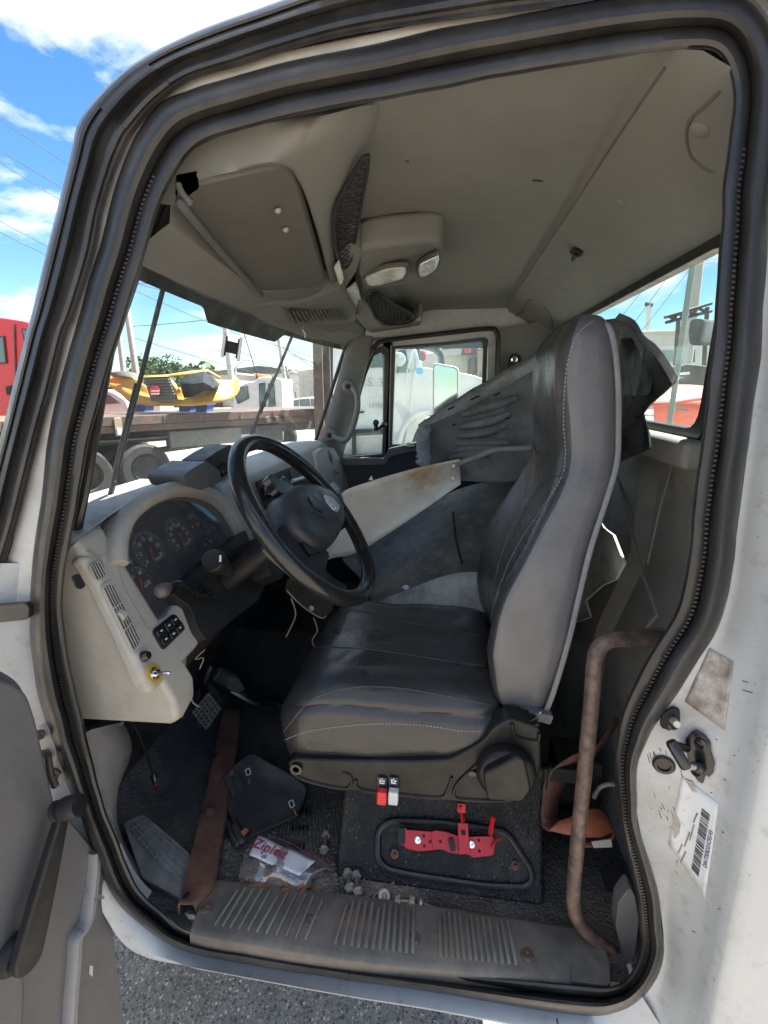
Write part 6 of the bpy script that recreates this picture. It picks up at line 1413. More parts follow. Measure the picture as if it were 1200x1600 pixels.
for x, y, L in ((1160,1064,10),(1160,1078,16),(1100,1330,3),(1131,1218,4),(1128,1300,4),(1122,1420,4),(1146,1180,3),(1118,1155,3),(1082,1455,5),(1110,1238,3)):
    vv, ff = join((vv, ff), tube([jp(x, y, .0004)[0], jp(x + L, y + L * .3, .0004)[0]], .0008, 4))
tag(M('jamb_scratches', vv, ff, 'smudge', cabf), kind='stuff')
# striker
stt = thing('door_striker', 'black steel door striker bolted to the rear jamb', 'striker', jp(1088, 1180)[0])
plate = [(1082,1142),(1088,1138),(1104,1148),(1112,1160),(1112,1172),(1118,1190),(1116,1206),(1110,1212),(1104,1208),(1100,1222),(1092,1218),(1078,1196),(1074,1168),(1072,1152)]
Pp = [jp(*p, .001) for p in plate]; nn_ = jp(1095, 1180)[1]
M('plate', *prism([p for p, _ in Pp], nn_ * .006), 'black_gloss', stt, bevel=.002)
for x, y in ((1096,1158),(1092,1202)):
    M('plate_screw', *lathe(jp(x, y, .006)[0], nn_, [(.009, 0), (.009, .004), (.005, .005), (.004, .002), (0, .002)], 14), 'black_gloss', stt)
o1, o2 = jp(1072, 1166, .006)[0], jp(1098, 1196, .006)[0]; e1 = W(1050, 1162, Y=o1[1] - .030); e2 = W(1070, 1196, Y=o2[1] - .030)
M('loop_post', *tube([o1, e1], .0065, 10), 'black_gloss', stt)
M('loop_post', *tube([o2, o2 + (e2 - o2) * .45], .0075, 10), 'black_gloss', stt); M('worn_pin', *tube([o2 + (e2 - o2) * .4, e2], .0055, 12), 'chrome', stt)
M('loop_bar', *tube([e1 + (e1 - e2) * .12, e1, e2, e2 + (e2 - e1) * .12], [.007, .0085, .0085, .007], 10), 'black_gloss', stt)
# rubber plug, door switch
pg = tag(M('rubber_plug', *lathe(jp(1037, 1194, -.001)[0], jp(1037, 1194)[1], [(.0165, 0), (.0165, .004), (.014, .006), (.010, .006), (.009, .003), (0, .003)], 24), 'rubber', None), 'round black rubber plug in the rear jamb', 'plug')
ds = thing('door_switch', 'small black door light switch with white plunger on the jamb', 'switch', jp(1046, 1122)[0])
a = [jp(*p, .0) for p in ((1034,1112),(1050,1102),(1062,1106),(1063,1122),(1058,1138),(1036,1136),(1031,1130))]; n_ = a[2][1]
M('housing', *prism(rpoly([p for p, _ in a], .005), n_ * .008), 'black_plastic', ds, bevel=.002)
p0 = jp(1048, 1120, .008)[0]; p1 = W(1058, 1132, Y=p0[1] - .022)
M('plunger', *tube([p0, p1], [.0055, .005], 12), 'plunger_white', ds)
M('switch_screw', *lathe(jp(1044, 1132, .008)[0], n_, [(.005, 0), (.005, .002), (.002, .002), (0, .001)], 10), 'black_gloss', ds)
# ================================================================ LOOSE BODY PARTS STOWED IN THE CAB
# ribbed wheel-arch liner leaning behind the passenger seat space
fl_ = thing('arch_liner', 'scuffed dark grey ribbed wheel arch liner stowed on the passenger side', 'wheel arch liner', W(700, 760, Y=2.1))
nu, nv = 40, 34; rows = []
topl = spline([(655,666,0),(700,634,0),(760,598,0),(830,558,0),(890,528,0)], 12); botl = spline([(660,728,0),(690,742,0),(735,752,0),(800,752,0),(890,740,0)], 12)
for i in range(nv):
    s = i / (nv - 1); r_ = []
    for j in range(len(topl)):
        a, c = topl[j], botl[j]; px = a + (c - a) * s; u_ = j / (len(topl) - 1)
        rib = 0
        if .22 < s < .85:
            ph = (s - .22) / .63 * 5.0; env = max(0, min(1, (u_ - .12) / .12)) * max(0, min(1, (.66 - u_) / .08))
            rib = .0 * env * (max(0, math.sin(ph * 2 * math.pi)) ** 1.3)
        Y_ = 2.12 - .22 * s ** 1.2 + .10 * max(0, .12 - s) / .12 * 0 - rib
        r_.append(W(px[0], px[1], Y=Y_))
    rows.append(r_)
rows = disp(rows, .010, 9, (0, 1, 0), 2)
shl = M('ribbed_shell', *grid(rows), 'fender_liner', fl_, smooth=70, solid=.005)
shb = bvh_of(shl)
for pts in ([(722,649),(745,642),(775,633),(808,622)], [(719,667),(742,663),(770,657),(797,646)], [(716,681),(740,679),(765,674),(790,665)], [(712,693),(738,693),(765,692),(794,693)], [(706,706),(730,702),(755,700),(782,702)], [(700,716),(722,711),(745,709),(765,710)]):
    hp_ = [hit(shb, *p[:2]) for p in spline([(a, c, 0) for a, c in pts], 5)]; hp_ = [h_[0] + (EYE - h_[0]) * .004 for h_ in hp_ if h_]
    nn2 = len(hp_); M('moulded_rib', *tube(hp_, [.004 + .017 * math.sin(math.pi * (.08 + .84 * k / nn2)) ** .7 for k in range(nn2)], 10), 'fender_liner', fl_, smooth=80)
edge = rows[0]
M('torn_flange', *grid([[p + np.array([-.006, .0, .004 + .002 * math.sin(k * .7)]) for k, p in enumerate(edge)], [p + np.array([.004, -.022, -.012 + .002 * math.sin(k * .5)]) for k, p in enumerate(edge)], [p + np.array([.012, -.030, -.055 + .003 * math.sin(k * .6)]) for k, p in enumerate(edge)]]), 'liner_edge', fl_, solid=.003)
ff_ = [[W(655 + 4 * math.sin(k), 666 + 62 * k / 9, Y=2.12 - .2 * k / 9), W(672 + 2 * math.sin(2 * k), 664 + 66 * k / 9, Y=2.06 - .2 * k / 9), W(651 + 2 * math.sin(3 * k), 688 + 38 * k / 9, Y=2.16 - .18 * k / 9)] for k in range(10)]
M('torn_flange', *grid([[r_[2], r_[0], r_[1]] for r_ in ff_]), 'liner_edge', fl_, solid=.003)
for x, y, L in ((700,640,10),(735,625,14),(790,655,7),(707,665,6),(772,618,10)):
    M('gouge', *tube([W(x, y, Y=2.02), W(x + L, y - L * .45, Y=2.02)], .004, 5), 'dark_void', fl_)
# stained pale sheet
ps = thing('stained_panel', 'pale plastic panel with brown stains propped on the passenger side', 'panel', W(620, 860, Y=1.7))
tl = spline([(528,788,0),(538,768,0),(580,752,0),(650,732,0),(718,718,0)], 6); bl = spline([(500,880,0),(520,872,0),(560,862,0),(640,812,0),(720,757,0)], 6)
rows = [[W(*(a + (c - a) * s)[:2], Y=1.62 + .16 * j / 24 + .05 * math.sin(s * 2.2) ) for j, (a, c) in enumerate(zip(tl, bl))] for s in np.linspace(0, 1, 12)]
rows = disp(rows, .012, 7, (0, 1, 0), 5)
M('sheet', *grid(rows), 'panel_sheet', ps, smooth=70, solid=.004)
for x, y in ((709,728),(708,748)):
    M('rivet', *lathe(W(x, y, Y=1.765), (0, -1, 0), [(.008, 0), (.006, .004), (0, .005)], 10), 'silver', ps)
M('torn_flap', *prism([W(576,750,Y=1.66), W(580,743,Y=1.655), W(583,750,Y=1.66)], (0, .002, 0)), 'paper', ps, smooth=0)
# rod
rd = tag(M('support_rod', *tube(spline([W(718,724,Y=1.80), W(745,714,Y=1.82), W(772,704,Y=1.84), W(800,702,Y=1.85), W(850,700,Y=1.86)], 5), [.011] * 21, 10), 'silver_dull'), 'grey bent metal rod running from the stained panel to the seat', 'rod')
# big dark moulded cover below
dc = thing('engine_cover', 'large dark grey moulded cover lying over the passenger footwell', 'moulded cover', W(660, 960, Y=1.7))
gl = [[(520,868,1.9),(560,862,2.0),(640,806,2.1),(720,752,2.1),(840,742,2.05)], [(560,900,1.75),(600,880,1.8),(660,830,1.85),(715,790,1.9),(830,790,1.9)], [(575,925,1.65),(625,905,1.65),(690,870,1.7),(722,830,1.75),(830,850,1.75)], [(580,945,1.55),(640,930,1.55),(700,915,1.6),(735,895,1.6),(830,900,1.6)], [(570,985,1.5),(640,975,1.5),(700,965,1.5),(745,955,1.5),(830,960,1.5)], [(560,1060,1.47),(640,1060,1.47),(700,1050,1.47),(745,1040,1.47),(830,1040,1.47)]]
M('shell', *grid([[W(a, c, Y=y_) for a, c, y_ in r_] for r_ in gl]), ['cover_dark'], dc, sub=3, solid=.006)
M('painted_lit_area', *grid([[W(a, c, Y=y_ - .012) for a, c, y_ in r_] for r_ in [[(586,940,1.548),(620,928,1.55),(655,914,1.575),(690,900,1.61),(722,893,1.605),(760,893,1.60)], [(586,962,1.515),(620,950,1.52),(660,938,1.535),(700,928,1.55),(735,922,1.55),(770,922,1.55)], [(586,1000,1.485),(630,990,1.485),(670,985,1.485),(705,975,1.485),(745,965,1.485),(780,965,1.485)]]]), 'sheet_grey', dc, sub=2)  # paler sheet paints the daylight that falls on the lower cover
M('bolt_ring', *lathe(W(722, 906, Y=1.585), (0, -1, .4), [(.012, 0), (.012, .004), (.006, .005), (.005, .001), (0, .001)], 14), 'steel', dc)
M('cover_seam', *tube(spline([W(708,800,Y=1.82), W(712,840,Y=1.71), W(722,880,Y=1.60)], 4), .005, 6), 'dark_void', dc)
0 and M('cover_boss', *prism(rpoly([W(*p, Y=1.87) for p in ((735,735),(800,735),(805,765),(770,775),(745,762))], .02), (0, .05, 0)), 'sheet_grey', dc, bevel=.01)
# torn white scraps on the cover
for k, px in enumerate(([(628,918),(634,914),(640,918),(634,922)], [(520,932),(528,928),(534,932),(530,938),(522,940)])):
    tag(M('plastic_scrap', *prism([W(*p, Y=1.52) for p in px], (0, .002, .001)), 'paper', None, smooth=0), ('tiny white scrap on the dark moulded cover', 'white scrap under the steering wheel rim')[k], 'scrap', 'white scraps')
# black fairing behind the headrest
bf = thing('black_fairing', 'jagged black plastic fairing piece propped behind the headrest', 'fairing', W(990, 720, X=.41))
fo = [(940,500),(962,497),(985,508),(1000,532),(1018,546),(1036,570),(1052,598),(1034,615),(1012,634),(1003,646),(1006,660),(1013,680),(1014,700),(990,712),(966,722),(930,730)]
M('sheet', *prism([W(x, y, X=.40 - .02 * math.sin((y - 500) / 40)) for x, y in fo], (.006, 0, 0)), 'fairing_black', bf, bevel=.002)
el = [(962,497),(985,508),(1000,532),(1018,546),(1036,570),(1052,598)]
rows = [[W(x - 1, y + 2, X=.376) for x, y in el], [W(x + 6, y - 7, X=.380) for x, y in el], [W(x + 6, y - 7, X=.42) for x, y in el]]
M('bent_edge', *grid([[p for p in spline(r_, 3)] for r_ in rows]), 'liner_edge', bf, solid=.003)
rows = [[W(950 + (9 + 4 * min(j, 2)) * i, 530 + 22 * j, X=.393 - .016 * max(0, math.sin(i * .9 + j * .8))) for i in range(5)] for j in range(5)]
M('crumple', *grid(rows), 'fairing_black', bf, sub=2)
rows = [[W(940 + 16 * i, 650 + 14 * j, X=.385 - .015 * j + .02 * i / 4) for i in range(5)] for j in range(5)]
M('crumple', *grid(rows), 'fairing_black', bf, sub=2)
# grey broken sheet beside the backrest
gs = thing('broken_sheet', 'grey broken sheet of plastic sticking out behind the backrest', 'panel', W(925, 970, X=.37))
go = [(925,800),(944,826),(958,836),(975,880),(962,905),(940,915),(915,938),(922,964),(890,976),(850,980),(850,820)]
M('sheet', *prism([W(x, y, X=.355) for x, y in go], (.005, 0, 0)), 'sheet_grey', gs)
M('broken_edge', *tube([W(x, y, X=.353) for x, y in go[1:9]], .0013, 6), 'sheet_grey', gs)
mat('tank_grey', (.16,.17,.16), .6, var=.2, dirt=(.09,.085,.08), dscale=3, damt=.6, dth=.5)
mat('tank_white', (.55,.53,.48), .55, var=.1, dirt=(.3,.26,.2), dscale=3, damt=.5, dth=.55)
mat('grille_grey', (.10,.10,.095), .6, var=.2)
mat('letter_grey', (.42,.42,.42), .7, var=.05)
mat('dark_net', (.05,.055,.06), .8, var=.3, vscale=3)
# ================================================================ THE YARD OUTSIDE
FH = np.array([-math.sin(YAW), math.cos(YAW), 0.0]); RH = _rt
def bp(x, y, d): return WP(x, y, EYE + FH * d, FH)
def gz(x, y, d):                            # same, dropped to the ground
    p = bp(x, y, d); return np.array([p[0], p[1], 0.0])
def slab(px, d, th, m, name, parent, bevel=0, r=0):
    P_ = [bp(*p, d) for p in px]
    if r: P_ = rpoly(P_, r)
    return M(name, *prism(P_, FH * th), m, parent, bevel=bevel)
def wheel(c, r, w, parent, name='wheel', ax=None):
    ax = FH if ax is None else ax
    o = M(name, *lathe(c, -ax, [(r * .55, w * .1), (r * .62, w * .5), (r * .9, w * .5), (r, w * .35), (r, -w * .5), (r * .5, -w * .5)], 28), 'tyre', parent, smooth=30)
    M('rim', *lathe(c - ax * w * .1, -ax, [(r * .58, w * .2), (r * .5, w * .25), (r * .3, w * .05), (r * .15, w * .2), (0, w * .2)], 20), 'tyre', o, smooth=30)
    return o
# ---------------------------------------------------------------- flatbed truck
A0 = W(-150, 664, Z=1.62); A1 = W(508, 638, Z=1.62); bd = nz(A1 - A0); bn = nz(np.cross(bd, (0, 0, 1))); bn = bn if bn @ (A0 - EYE) > 0 else -bn
fb = thing('flatbed_truck', 'rusty flatbed truck parked across the front of the cab', 'truck', (A0 + A1) / 2 * np.array([1, 1, 0]))
L = np.linalg.norm(A1 - A0)
def fbx(s0, s1, n0, n1, z0, z1, m, name, b=.01):
    P_ = [A0 + bd * s + bn * n_ for s, n_ in ((s0, n0), (s1, n0), (s1, n1), (s0, n1))]; P_ = [np.array([p[0], p[1], z0]) for p in P_]
    return M(name, *prism(P_, (0, 0, z1 - z0)), m, fb, bevel=b)
fbx(0, L, 0, .12, 1.44, 1.62, 'bed_steel', 'side_rail'); fbx(0, L, .02, 2.4, 1.52, 1.60, 'bed_steel', 'deck'); fbx(0, L, .03, .10, 1.30, 1.435, 'bed_steel', 'lower_rail')
fbx(0, L, .55, .75, 1.02, 1.30, 'chassis', 'chassis_rail'); fbx(0, L, 1.6, 1.8, 1.02, 1.30, 'chassis', 'chassis_rail')
for k in range(9): fbx(.4 + k * 1.0, .52 + k * 1.0, .1, 2.3, 1.33, 1.51, 'chassis', 'cross_member')
fbx(4.1, 5.9, .30, .56, .86, 1.26, 'tank_grey', 'side_tank', .06); fbx(6.3, 7.1, .30, .56, .80, 1.25, 'chassis', 'toolbox', .03)
fbx(1.7, 4.0, .12, .9, 1.12, 1.16, 'chassis', 'mudguard', .01)
for k in range(11): fbx(.3 + k * .9, .36 + k * .9, -.02, .0, 1.45, 1.60, 'bed_steel', 'stake_pocket', .003)
for s in (2.3, 3.45):
    c = A0 + bd * s + bn * .25; wheel(np.array([c[0], c[1], .52]), .52, .5, fb, ax=bn)
    c = A0 + bd * s + bn * 2.1; wheel(np.array([c[0], c[1], .52]), .52, .5, fb, ax=bn)
M('axle', *tube([np.array([*(A0 + bd * 2.6 + bn * .6)[:2], .75]), np.array([*(A0 + bd * 5.6 + bn * .9)[:2], .85])], .07, 10), 'chassis', fb)
for k in range(2):
    c = A0 + bd * (L - 2.0 + k * 0) + bn * -.04
ml = A0 + bd * 3.0 + bn * -.025; M('marker_bracket', *boxc((ml[0], ml[1], 1.42), (.14, .04, .36), (bd, bn, (0, 0, 1))), 'bracket_tan', fb, bevel=.01); M('marker_label', *boxc((ml[0], ml[1], 1.33) - bn * .03, (.08, .02, .12), (bd, bn, (0, 0, 1))), 'white_plastic', fb)
# ratchet fittings
for k in range(3):
    c = A0 + bd * (L - 1.9 + .28 * k) + bn * -.05; M('rail_fitting', *lathe((c[0], c[1], 1.40), bn, [(.07, -.06), (.09, 0), (.05, .1)], 12), 'bed_steel', fb)
# headboard posts
for x0, x1, m in ((488, 502, 'bed_steel'), (503, 514, 'chassis'), (515, 523, 'bed_steel'), (525, 534, 'bed_steel')):
    d = 12.6 + (x0 - 488) * .02; slab([(x0, 520), (x1, 518), (x1 + 5, 690), (x0 + 4, 690)], d, .15, m, 'headboard_post', fb, .01)
slab([(486,520),(534,516),(534,524),(486,530)], 12.55, .1, 'bed_steel', 'headboard_rail', fb, .01)
# ---------------------------------------------------------------- yellow hood on the bed
yh = thing('yellow_hood', 'crumpled yellow truck hood with grille lying on the flatbed', 'truck hood', bp(270, 636, 10.6))
T_ = [(169,594),(180,588),(192,585),(204,587),(214,592),(224,600),(234,606),(250,611),(264,612),(280,606),(300,600),(322,592),(345,594),(362,594),(370,590),(373,600)]
B_ = [(171,602),(180,610),(190,617),(202,628),(216,632),(232,634),(250,634),(266,634),(282,634),(300,634),(320,632),(340,629),(354,626),(365,621),(371,615),(374,608)]
ts, bs = spline([(a, c, 0) for a, c in T_], 3), spline([(a, c, 0) for a, c in B_], 3); rows = []
for i in range(9):
    s = i / 8; r_ = []
    for j, (a, c) in enumerate(zip(ts, bs)):
        u_ = j / (len(ts) - 1); p = a + (c - a) * s; dd_ = 10.6 + 1.0 * abs(2 * u_ - 1) ** 2.6 - (.12 if s > .55 else 0) + .22 * (1 - s)
        r_.append(bp(p[0], p[1], dd_))
    rows.append(r_)
M('shell', *grid(rows), 'yellow_hood', yh, smooth=60, solid=.03)
M('top_skin', *grid([[bp(x, y, d) for x, y, d in r_] for r_ in [[(222,590,11.2),(262,588,11.0),(300,584,11.0),(325,580,11.2),(345,592,11.5)], [(222,588,11.8),(262,586,11.8),(300,580,11.8),(325,578,11.9),(345,590,12)]]]), 'yellow_hood', yh, solid=.03)
M('top_skin', *grid([[bp(x, y, d) for x, y, d in r_] for r_ in [[(222,589,10.75),(262,587,10.65),(275,600,10.6),(282,612,10.5)], [(222,594,10.7),(258,591,10.6),(268,604,10.55),(276,616,10.45)]]]), 'yellow_hood', yh, solid=.03)
for k in range(8):
    y0 = 592 + k * 4.6; slab([(226 + k * 1.3, y0), (262 + k * 1.8, y0 - 1), (263 + k * 1.8, y0 + 2.2), (227 + k * 1.3, y0 + 3.2)], 10.42 - .01 * k, .06, 'grille_grey', 'grille_slat', yh)
slab([(224,590),(264,588),(278,626),(238,630)], 10.55, .04, 'chassis', 'grille_backing', yh)
so2 = [(234,608),(237,603),(245,603),(249,608),(249,615),(246,618),(237,618),(234,615)]
sgn_ = slab(so2, 10.28, .02, 'truck_red', 'grille_badge', yh)
for y in (610, 614.5): slab([(236,y),(248,y - .3),(248,y + 1.6),(236,y + 1.8)], 10.262, .015, 'print_white', 'badge_lettering', yh)
M('inner_liner', *grid(disp([[bp(x, y, d) for x, y, d in r_] for r_ in [[(282,590,10.6),(300,584,10.6),(318,580,10.8),(330,590,11),(346,600,11)], [(284,600,10.3),(302,600,10.2),(318,598,10.2),(330,604,10.4),(344,606,10.6)], [(286,622,10.35),(304,620,10.3),(316,612,10.2),(326,610,10.3),(340,610,10.5)]]], .3, 2.5, (0, 1, 0))), 'black_plastic', yh, smooth=15, solid=.02)
M('left_liner', *grid([[bp(x, y, d) for x, y, d in r_] for r_ in [[(172,580,11.4),(190,579,11.2),(206,580,11.2),(220,586,11.2)], [(172,592,11.4),(190,588,11.0),(206,590,11),(222,600,10.9)]]]), 'grille_grey', yh, sub=2, solid=.03)
# things on the bed behind the hood
for k, (x, m, lab_) in enumerate(((217, 'blue_bin', 'blue crate under the left end of the yellow hood'), (288, 'blue_bin', 'blue crate under the middle of the yellow hood'), (314, 'blue_bin', 'blue crate under the right end of the yellow hood'))):
    t = thing('blue_crate', lab_, 'crate', bp(x, 650, 11.9), 'blue crates on the flatbed'); slab([(x - 9, 634), (x + 9, 633), (x + 9, 646), (x - 9, 648)], 11.9, .5, m, 'box', t, .02); slab([(x - 10, 632), (x + 10, 631), (x + 10, 634), (x - 10, 635)], 11.85, .6, m, 'rim', t, .01)
# ---------------------------------------------------------------- generic vehicles
def veh_cab(name, lab_, cat, d, m, outline, windows, wheels=(), depth=2.0, extra=None):
    t = thing(name, lab_, cat, gz(sum(p[0] for p in outline) / len(outline), 640, d))
    slab(outline, d, depth, m, 'body', t, .05, .12)
    for w_ in windows:
        o = slab(w_, d - .02, .03, 'far_glass', 'window', t)
        c = sum(np.array(p, float) for p in w_) / len(w_)
        M('window_trim', *ring([bp(*(c + (np.array(p) - c) * 1.10), d - .03) for p in w_], [bp(*p, d - .03) for p in w_], FH * .02), 'rubber', o, smooth=0)
    for x, r_ in wheels: c = bp(x, 640, d); wheel(np.array([c[0], c[1], r_]) + FH * .2, r_, .3, t)
    return t
rt2 = veh_cab('red_truck', 'red truck cab beyond the near screen pillar', 'truck', 11, 'truck_red', [(-160,520),(-60,498),(0,496),(40,502),(60,512),(62,560),(64,662),(-160,668)], [[(-40,530),(4,527),(8,566),(-40,570)], [(34,515),(50,517),(54,545),(40,540)]], [(20, .5)], 2.2)
slab([(8,604),(20,602),(21,616),(10,617)], 10.95, .05, 'black_plastic', 'door_handle', rt2, .01); slab([(21,506),(22.5,506),(27,660),(25.5,660)], 10.97, .03, 'chassis', 'door_gap', rt2)
wt = veh_cab('tow_truck', 'white cab over truck with amber light bar behind the flatbed', 'truck', 17, 'truck_white', [(366,610),(382,598),(398,596),(402,590),(420,589),(441,592),(443,690),(362,690)], [[(360 + 8,618),(376,606),(386,604),(388,622),(372,630)], [(405,601),(414,600),(415,636),(406,637)], [(419,601),(428,602),(430,636),(420,637)]], [(385, .45), (440, .45)], 2.0)
slab([(396,583),(420,586),(421,590),(397,588)], 17.3, .3, 'amber', 'light_bar', wt, .02); slab([(400,588),(403,588),(403,594),(400,594)], 17.3, .2, 'black_plastic', 'bar_mount', wt)
sv = veh_cab('white_suv', 'white estate car parked behind the flatbed', 'car', 26, 'truck_white', [(434,655),(436,638),(448,630),(462,623),(478,621),(500,622),(508,630),(508,655)], [[(446,635),(458,627),(466,625),(466,634)], [(469,625),(482,624),(484,634),(469,634)], [(486,624),(497,625),(503,634),(487,634)]], [(450, .36), (495, .36)], 1.8)
dcx = veh_cab('dark_car', 'dark car half hidden behind the white estate car', 'car', 30, 'chassis', [(426,650),(430,632),(442,625),(456,623),(468,628),(470,650)], [[(436,631),(444,627),(456,626),(462,632)]], [(440, .34)], 1.7)
cnt = thing('beige_container', 'beige box container standing by the headboard posts', 'container', gz(485, 620, 34)); slab([(466,579),(502,574),(504,660),(470,660)], 34, 4, 'box_beige', 'box', cnt, .05)
for k in range(6): slab([(470 + 5.5 * k, 582), (471.5 + 5.5 * k, 582), (474 + 5 * k, 655), (472.5 + 5 * k, 655)], 33.93, .08, 'box_beige', 'corrugation', cnt)
# white rig lying left behind the hood
rg = thing('white_vehicle', 'white vehicle mostly hidden below the yellow hood at the pillar', 'vehicle', gz(190, 640, 15)); slab([(120,650),(128,620),(150,608),(175,612),(196,625),(204,650),(204,680),(120,680)], 15, 2, 'truck_white', 'body', rg, .05, .1); slab([(150,614),(172,617),(188,630),(158,632)], 14.95, .05, 'far_glass', 'window', rg); slab([(232,634),(250,633),(252,650),(232,652)], 15.2, 1, 'truck_white', 'rear_box', rg, .03)
# ---------------------------------------------------------------- white bonneted truck beyond the passenger window
D2 = 7.2
wb = thing('white_truck', 'white bonneted truck parked alongside, seen through the passenger window', 'truck', gz(640, 700, D2))
slab([(520,515),(560,520),(615,522),(640,524),(652,552),(660,574),(662,640),(650,660),(630,705),(520,705)], D2, 2.2, 'truck_white', 'cab_body', wb, .05, .1)
hd = [(648,572),(690,578),(740,586),(775,600),(782,640),(770,690),(740,700),(700,660),(672,645),(652,668),(640,700),(630,700),(640,640)]
slab(hd, D2 - .05, 1.9, 'truck_white', 'bonnet', wb, .08, .1)
ar = [bp(668 + 44 * math.cos(R(a)), 700 + 56 * math.sin(R(a)) * -1, D2 - .12) for a in np.linspace(10, 175, 16)]; M('wheel_arch', *tube(ar, .035, 8), 'truck_white', wb)
wheel(bp(672, 706, D2 + .15), .50, .3, wb)
slab([(623,548),(634,546),(638,566),(639,582),(620,583)], D2 - .03, .03, 'far_glass', 'door_window', wb); slab([(646,531),(652,535),(664,566),(655,563)], D2 - .03, .03, 'far_glass', 'screen', wb)
slab([(575,545),(602,541),(602,574),(570,575)], D2 - .03, .03, 'far_glass', 'rear_side_window', wb)
for px in ([(612,530),(613.5,530),(613,670),(611.5,670)], [(648,560),(649.2,560),(650,640),(648.8,640)], [(600,580),(660,578),(660,579),(600,581)]): slab(px, D2 - .015, .02, 'box_beige', 'panel_gap', wb)
slab([(557,644),(569,642),(569,645),(557,647)], D2 - .06, .06, 'charcoal', 'door_handle', wb, .01)
for (x, y, s_, tx) in ((585, 598, .17, 'U.S. 3C'), (588, 635, .10, '17700'), (586, 620, .06, '- - - - - -')):
    text('door_lettering', tx, bp(x, y, D2 - .03), RH, (0, 0, 1), s_, 'letter_grey', wb, ext=.004)
M('number_badge', *lathe(bp(656, 579, D2 - .08), -FH, [(.055, 0), (.05, .01), (0, .01)], 18), 'print_blue', wb)
M('exhaust_stack', *tube(spline([bp(660, 542, D2 + .6), bp(676, 545, D2 + .5), bp(686, 553, D2 + .5), bp(689, 566, D2 + .5), bp(689, 600, D2 + .5)], 5), .055, 10), 'black_gloss', wb)
M('bonnet_mirror', *lathe(bp(623, 562, D2 - .25), -FH, [(.10, 0), (.09, .06), (0, .09)], 14), 'silver', wb)
M('mirror_bracket', *tube([bp(632, 600, D2 - .2), bp(638, 570, D2 - .2), bp(646, 545, D2 - .1)], .012, 6), 'silver', wb)
slab([(520,672),(606,670),(606,676),(520,678)], D2 - .10, .1, 'black_plastic', 'side_strip', wb)
slab([(520,682),(604,678),(606,716),(520,722)], D2 - .08, .6, 'tank_white', 'fuel_tank', wb, .05, .06)
for x in (550, 602): slab([(x, 678), (x + 6, 678), (x + 6, 716), (x, 718)], D2 - .13, .06, 'black_plastic', 'tank_strap', wb, .01)
slab([(500,715),(640,708),(640,716),(500,724)], D2 - .3, .2, 'bed_steel', 'running_board', wb, .01)
# pale wall, boxes and red items further along
wl2 = thing('yard_wall', 'long pale grey wall beyond the white truck', 'wall', gz(720, 600, 17)); slab([(660,552),(760,543),(860,540),(860,640),(660,640)], 17, .4, 'wall_white', 'face', wl2, .03)
for px, d, m, n_, lab_ in (([(691,544),(720,541),(721,554),(691,556)], 16.4, 'box_beige', 'roof_unit', 'pale box unit on top of the long wall'), ([(724,543),(752,540),(753,551),(724,553)], 16.3, 'chassis', 'scrap_pile', 'dark scrap pieces on top of the long wall'), ([(746,545),(756,543),(756,590),(746,592)], 16.2, 'bracket_tan', 'wood_stack', 'tan upright timber stack in front of the wall'), ([(737,560),(742,558),(742,586),(737,588)], 16.2, 'chassis', 'gate_bar', 'dark upright gate bar before the wall')):
    t = thing(n_, lab_, n_.replace('_', ' '), bp(*px[0], d)); slab(px, d, .8, m, 'body', t, .02); slab([(px[0][0] + 1, px[0][1] + 1), (px[1][0] - 1, px[1][1] + 1), (px[1][0] - 1, px[1][1] + 2.2), (px[0][0] + 1, px[0][1] + 2.2)], d - .03, .05, 'chassis', 'band', t)
for x, y, lab_ in ((731, 545, 'small red item on the wall top beside the scrap'), (661, 556, 'small red item near the exhaust stack')):
    t = M('red_lamp', *lathe(bp(x, y, 15.9), (0, 0, 1), [(.09, -.12), (.11, 0), (.09, .12), (.03, .18), (0, .18)], 12), 'truck_red'); tag(t, lab_, 'lamp', 'small red items')
# ---------------------------------------------------------------- view through the rear window
rwl = thing('white_building', 'low white building behind the cab, seen through the rear window', 'building', gz(1040, 560, 21))
slab([(900,524),(1010,521),(1130,518),(1130,640),(900,640)], 21, 6, 'wall_white', 'wall', rwl, .05); slab([(895,520),(1135,514),(1135,519),(895,525)], 20.9, .3, 'box_beige', 'coping', rwl, .02)
for k in range(5): slab([(930 + 34 * k, 548), (950 + 34 * k, 547), (950 + 34 * k, 566), (930 + 34 * k, 567)], 20.95, .1, 'far_glass', 'window', rwl)
tr = thing('steel_truss', 'dark steel lattice and racks on the roofline behind the cab', 'truss', bp(1080, 520, 12))
for (a, c) in (((1038,496),(1112,474)),((1040,504),(1112,486)),((1046,495),(1060,500)),((1060,490),(1075,497)),((1075,486),(1090,493)),((1090,481),(1105,488)),((1046,504),(1058,492)),((1062,499),(1074,487)),((1078,495),(1090,482))):
    M('strut', *tube([bp(*a, 12), bp(*c, 12)], .035, 6), 'chassis', tr)
M('bundle', *grid(disp([[bp(x, y, 12 - .5 * math.sin(k)) for k, x in enumerate((1078, 1088, 1098, 1108, 1118))] for y in (498, 508, 520, 530, 540)], .25, 2, (0, 1, 0))), 'dark_net', tr, sub=2, solid=.1)
M('post', *tube([bp(1060, 500, 12.2), bp(1052, 606, 12.2)], .05, 8), 'chassis', tr); M('post', *tube([bp(1105, 480, 12.2), bp(1096, 640, 12.2)], .05, 8), 'chassis', tr)
dk = thing('dark_machine', 'dark grey machinery above the red fender behind the cab', 'machine', bp(1085, 610, 8)); slab([(1062,575),(1072,568),(1110,572),(1110,604),(1064,606)], 8, 1.2, 'chassis', 'body', dk, .05, .1); slab([(1066,582),(1078,581),(1078,585),(1066,586)], 7.95, .06, 'print_white', 'plate', dk)
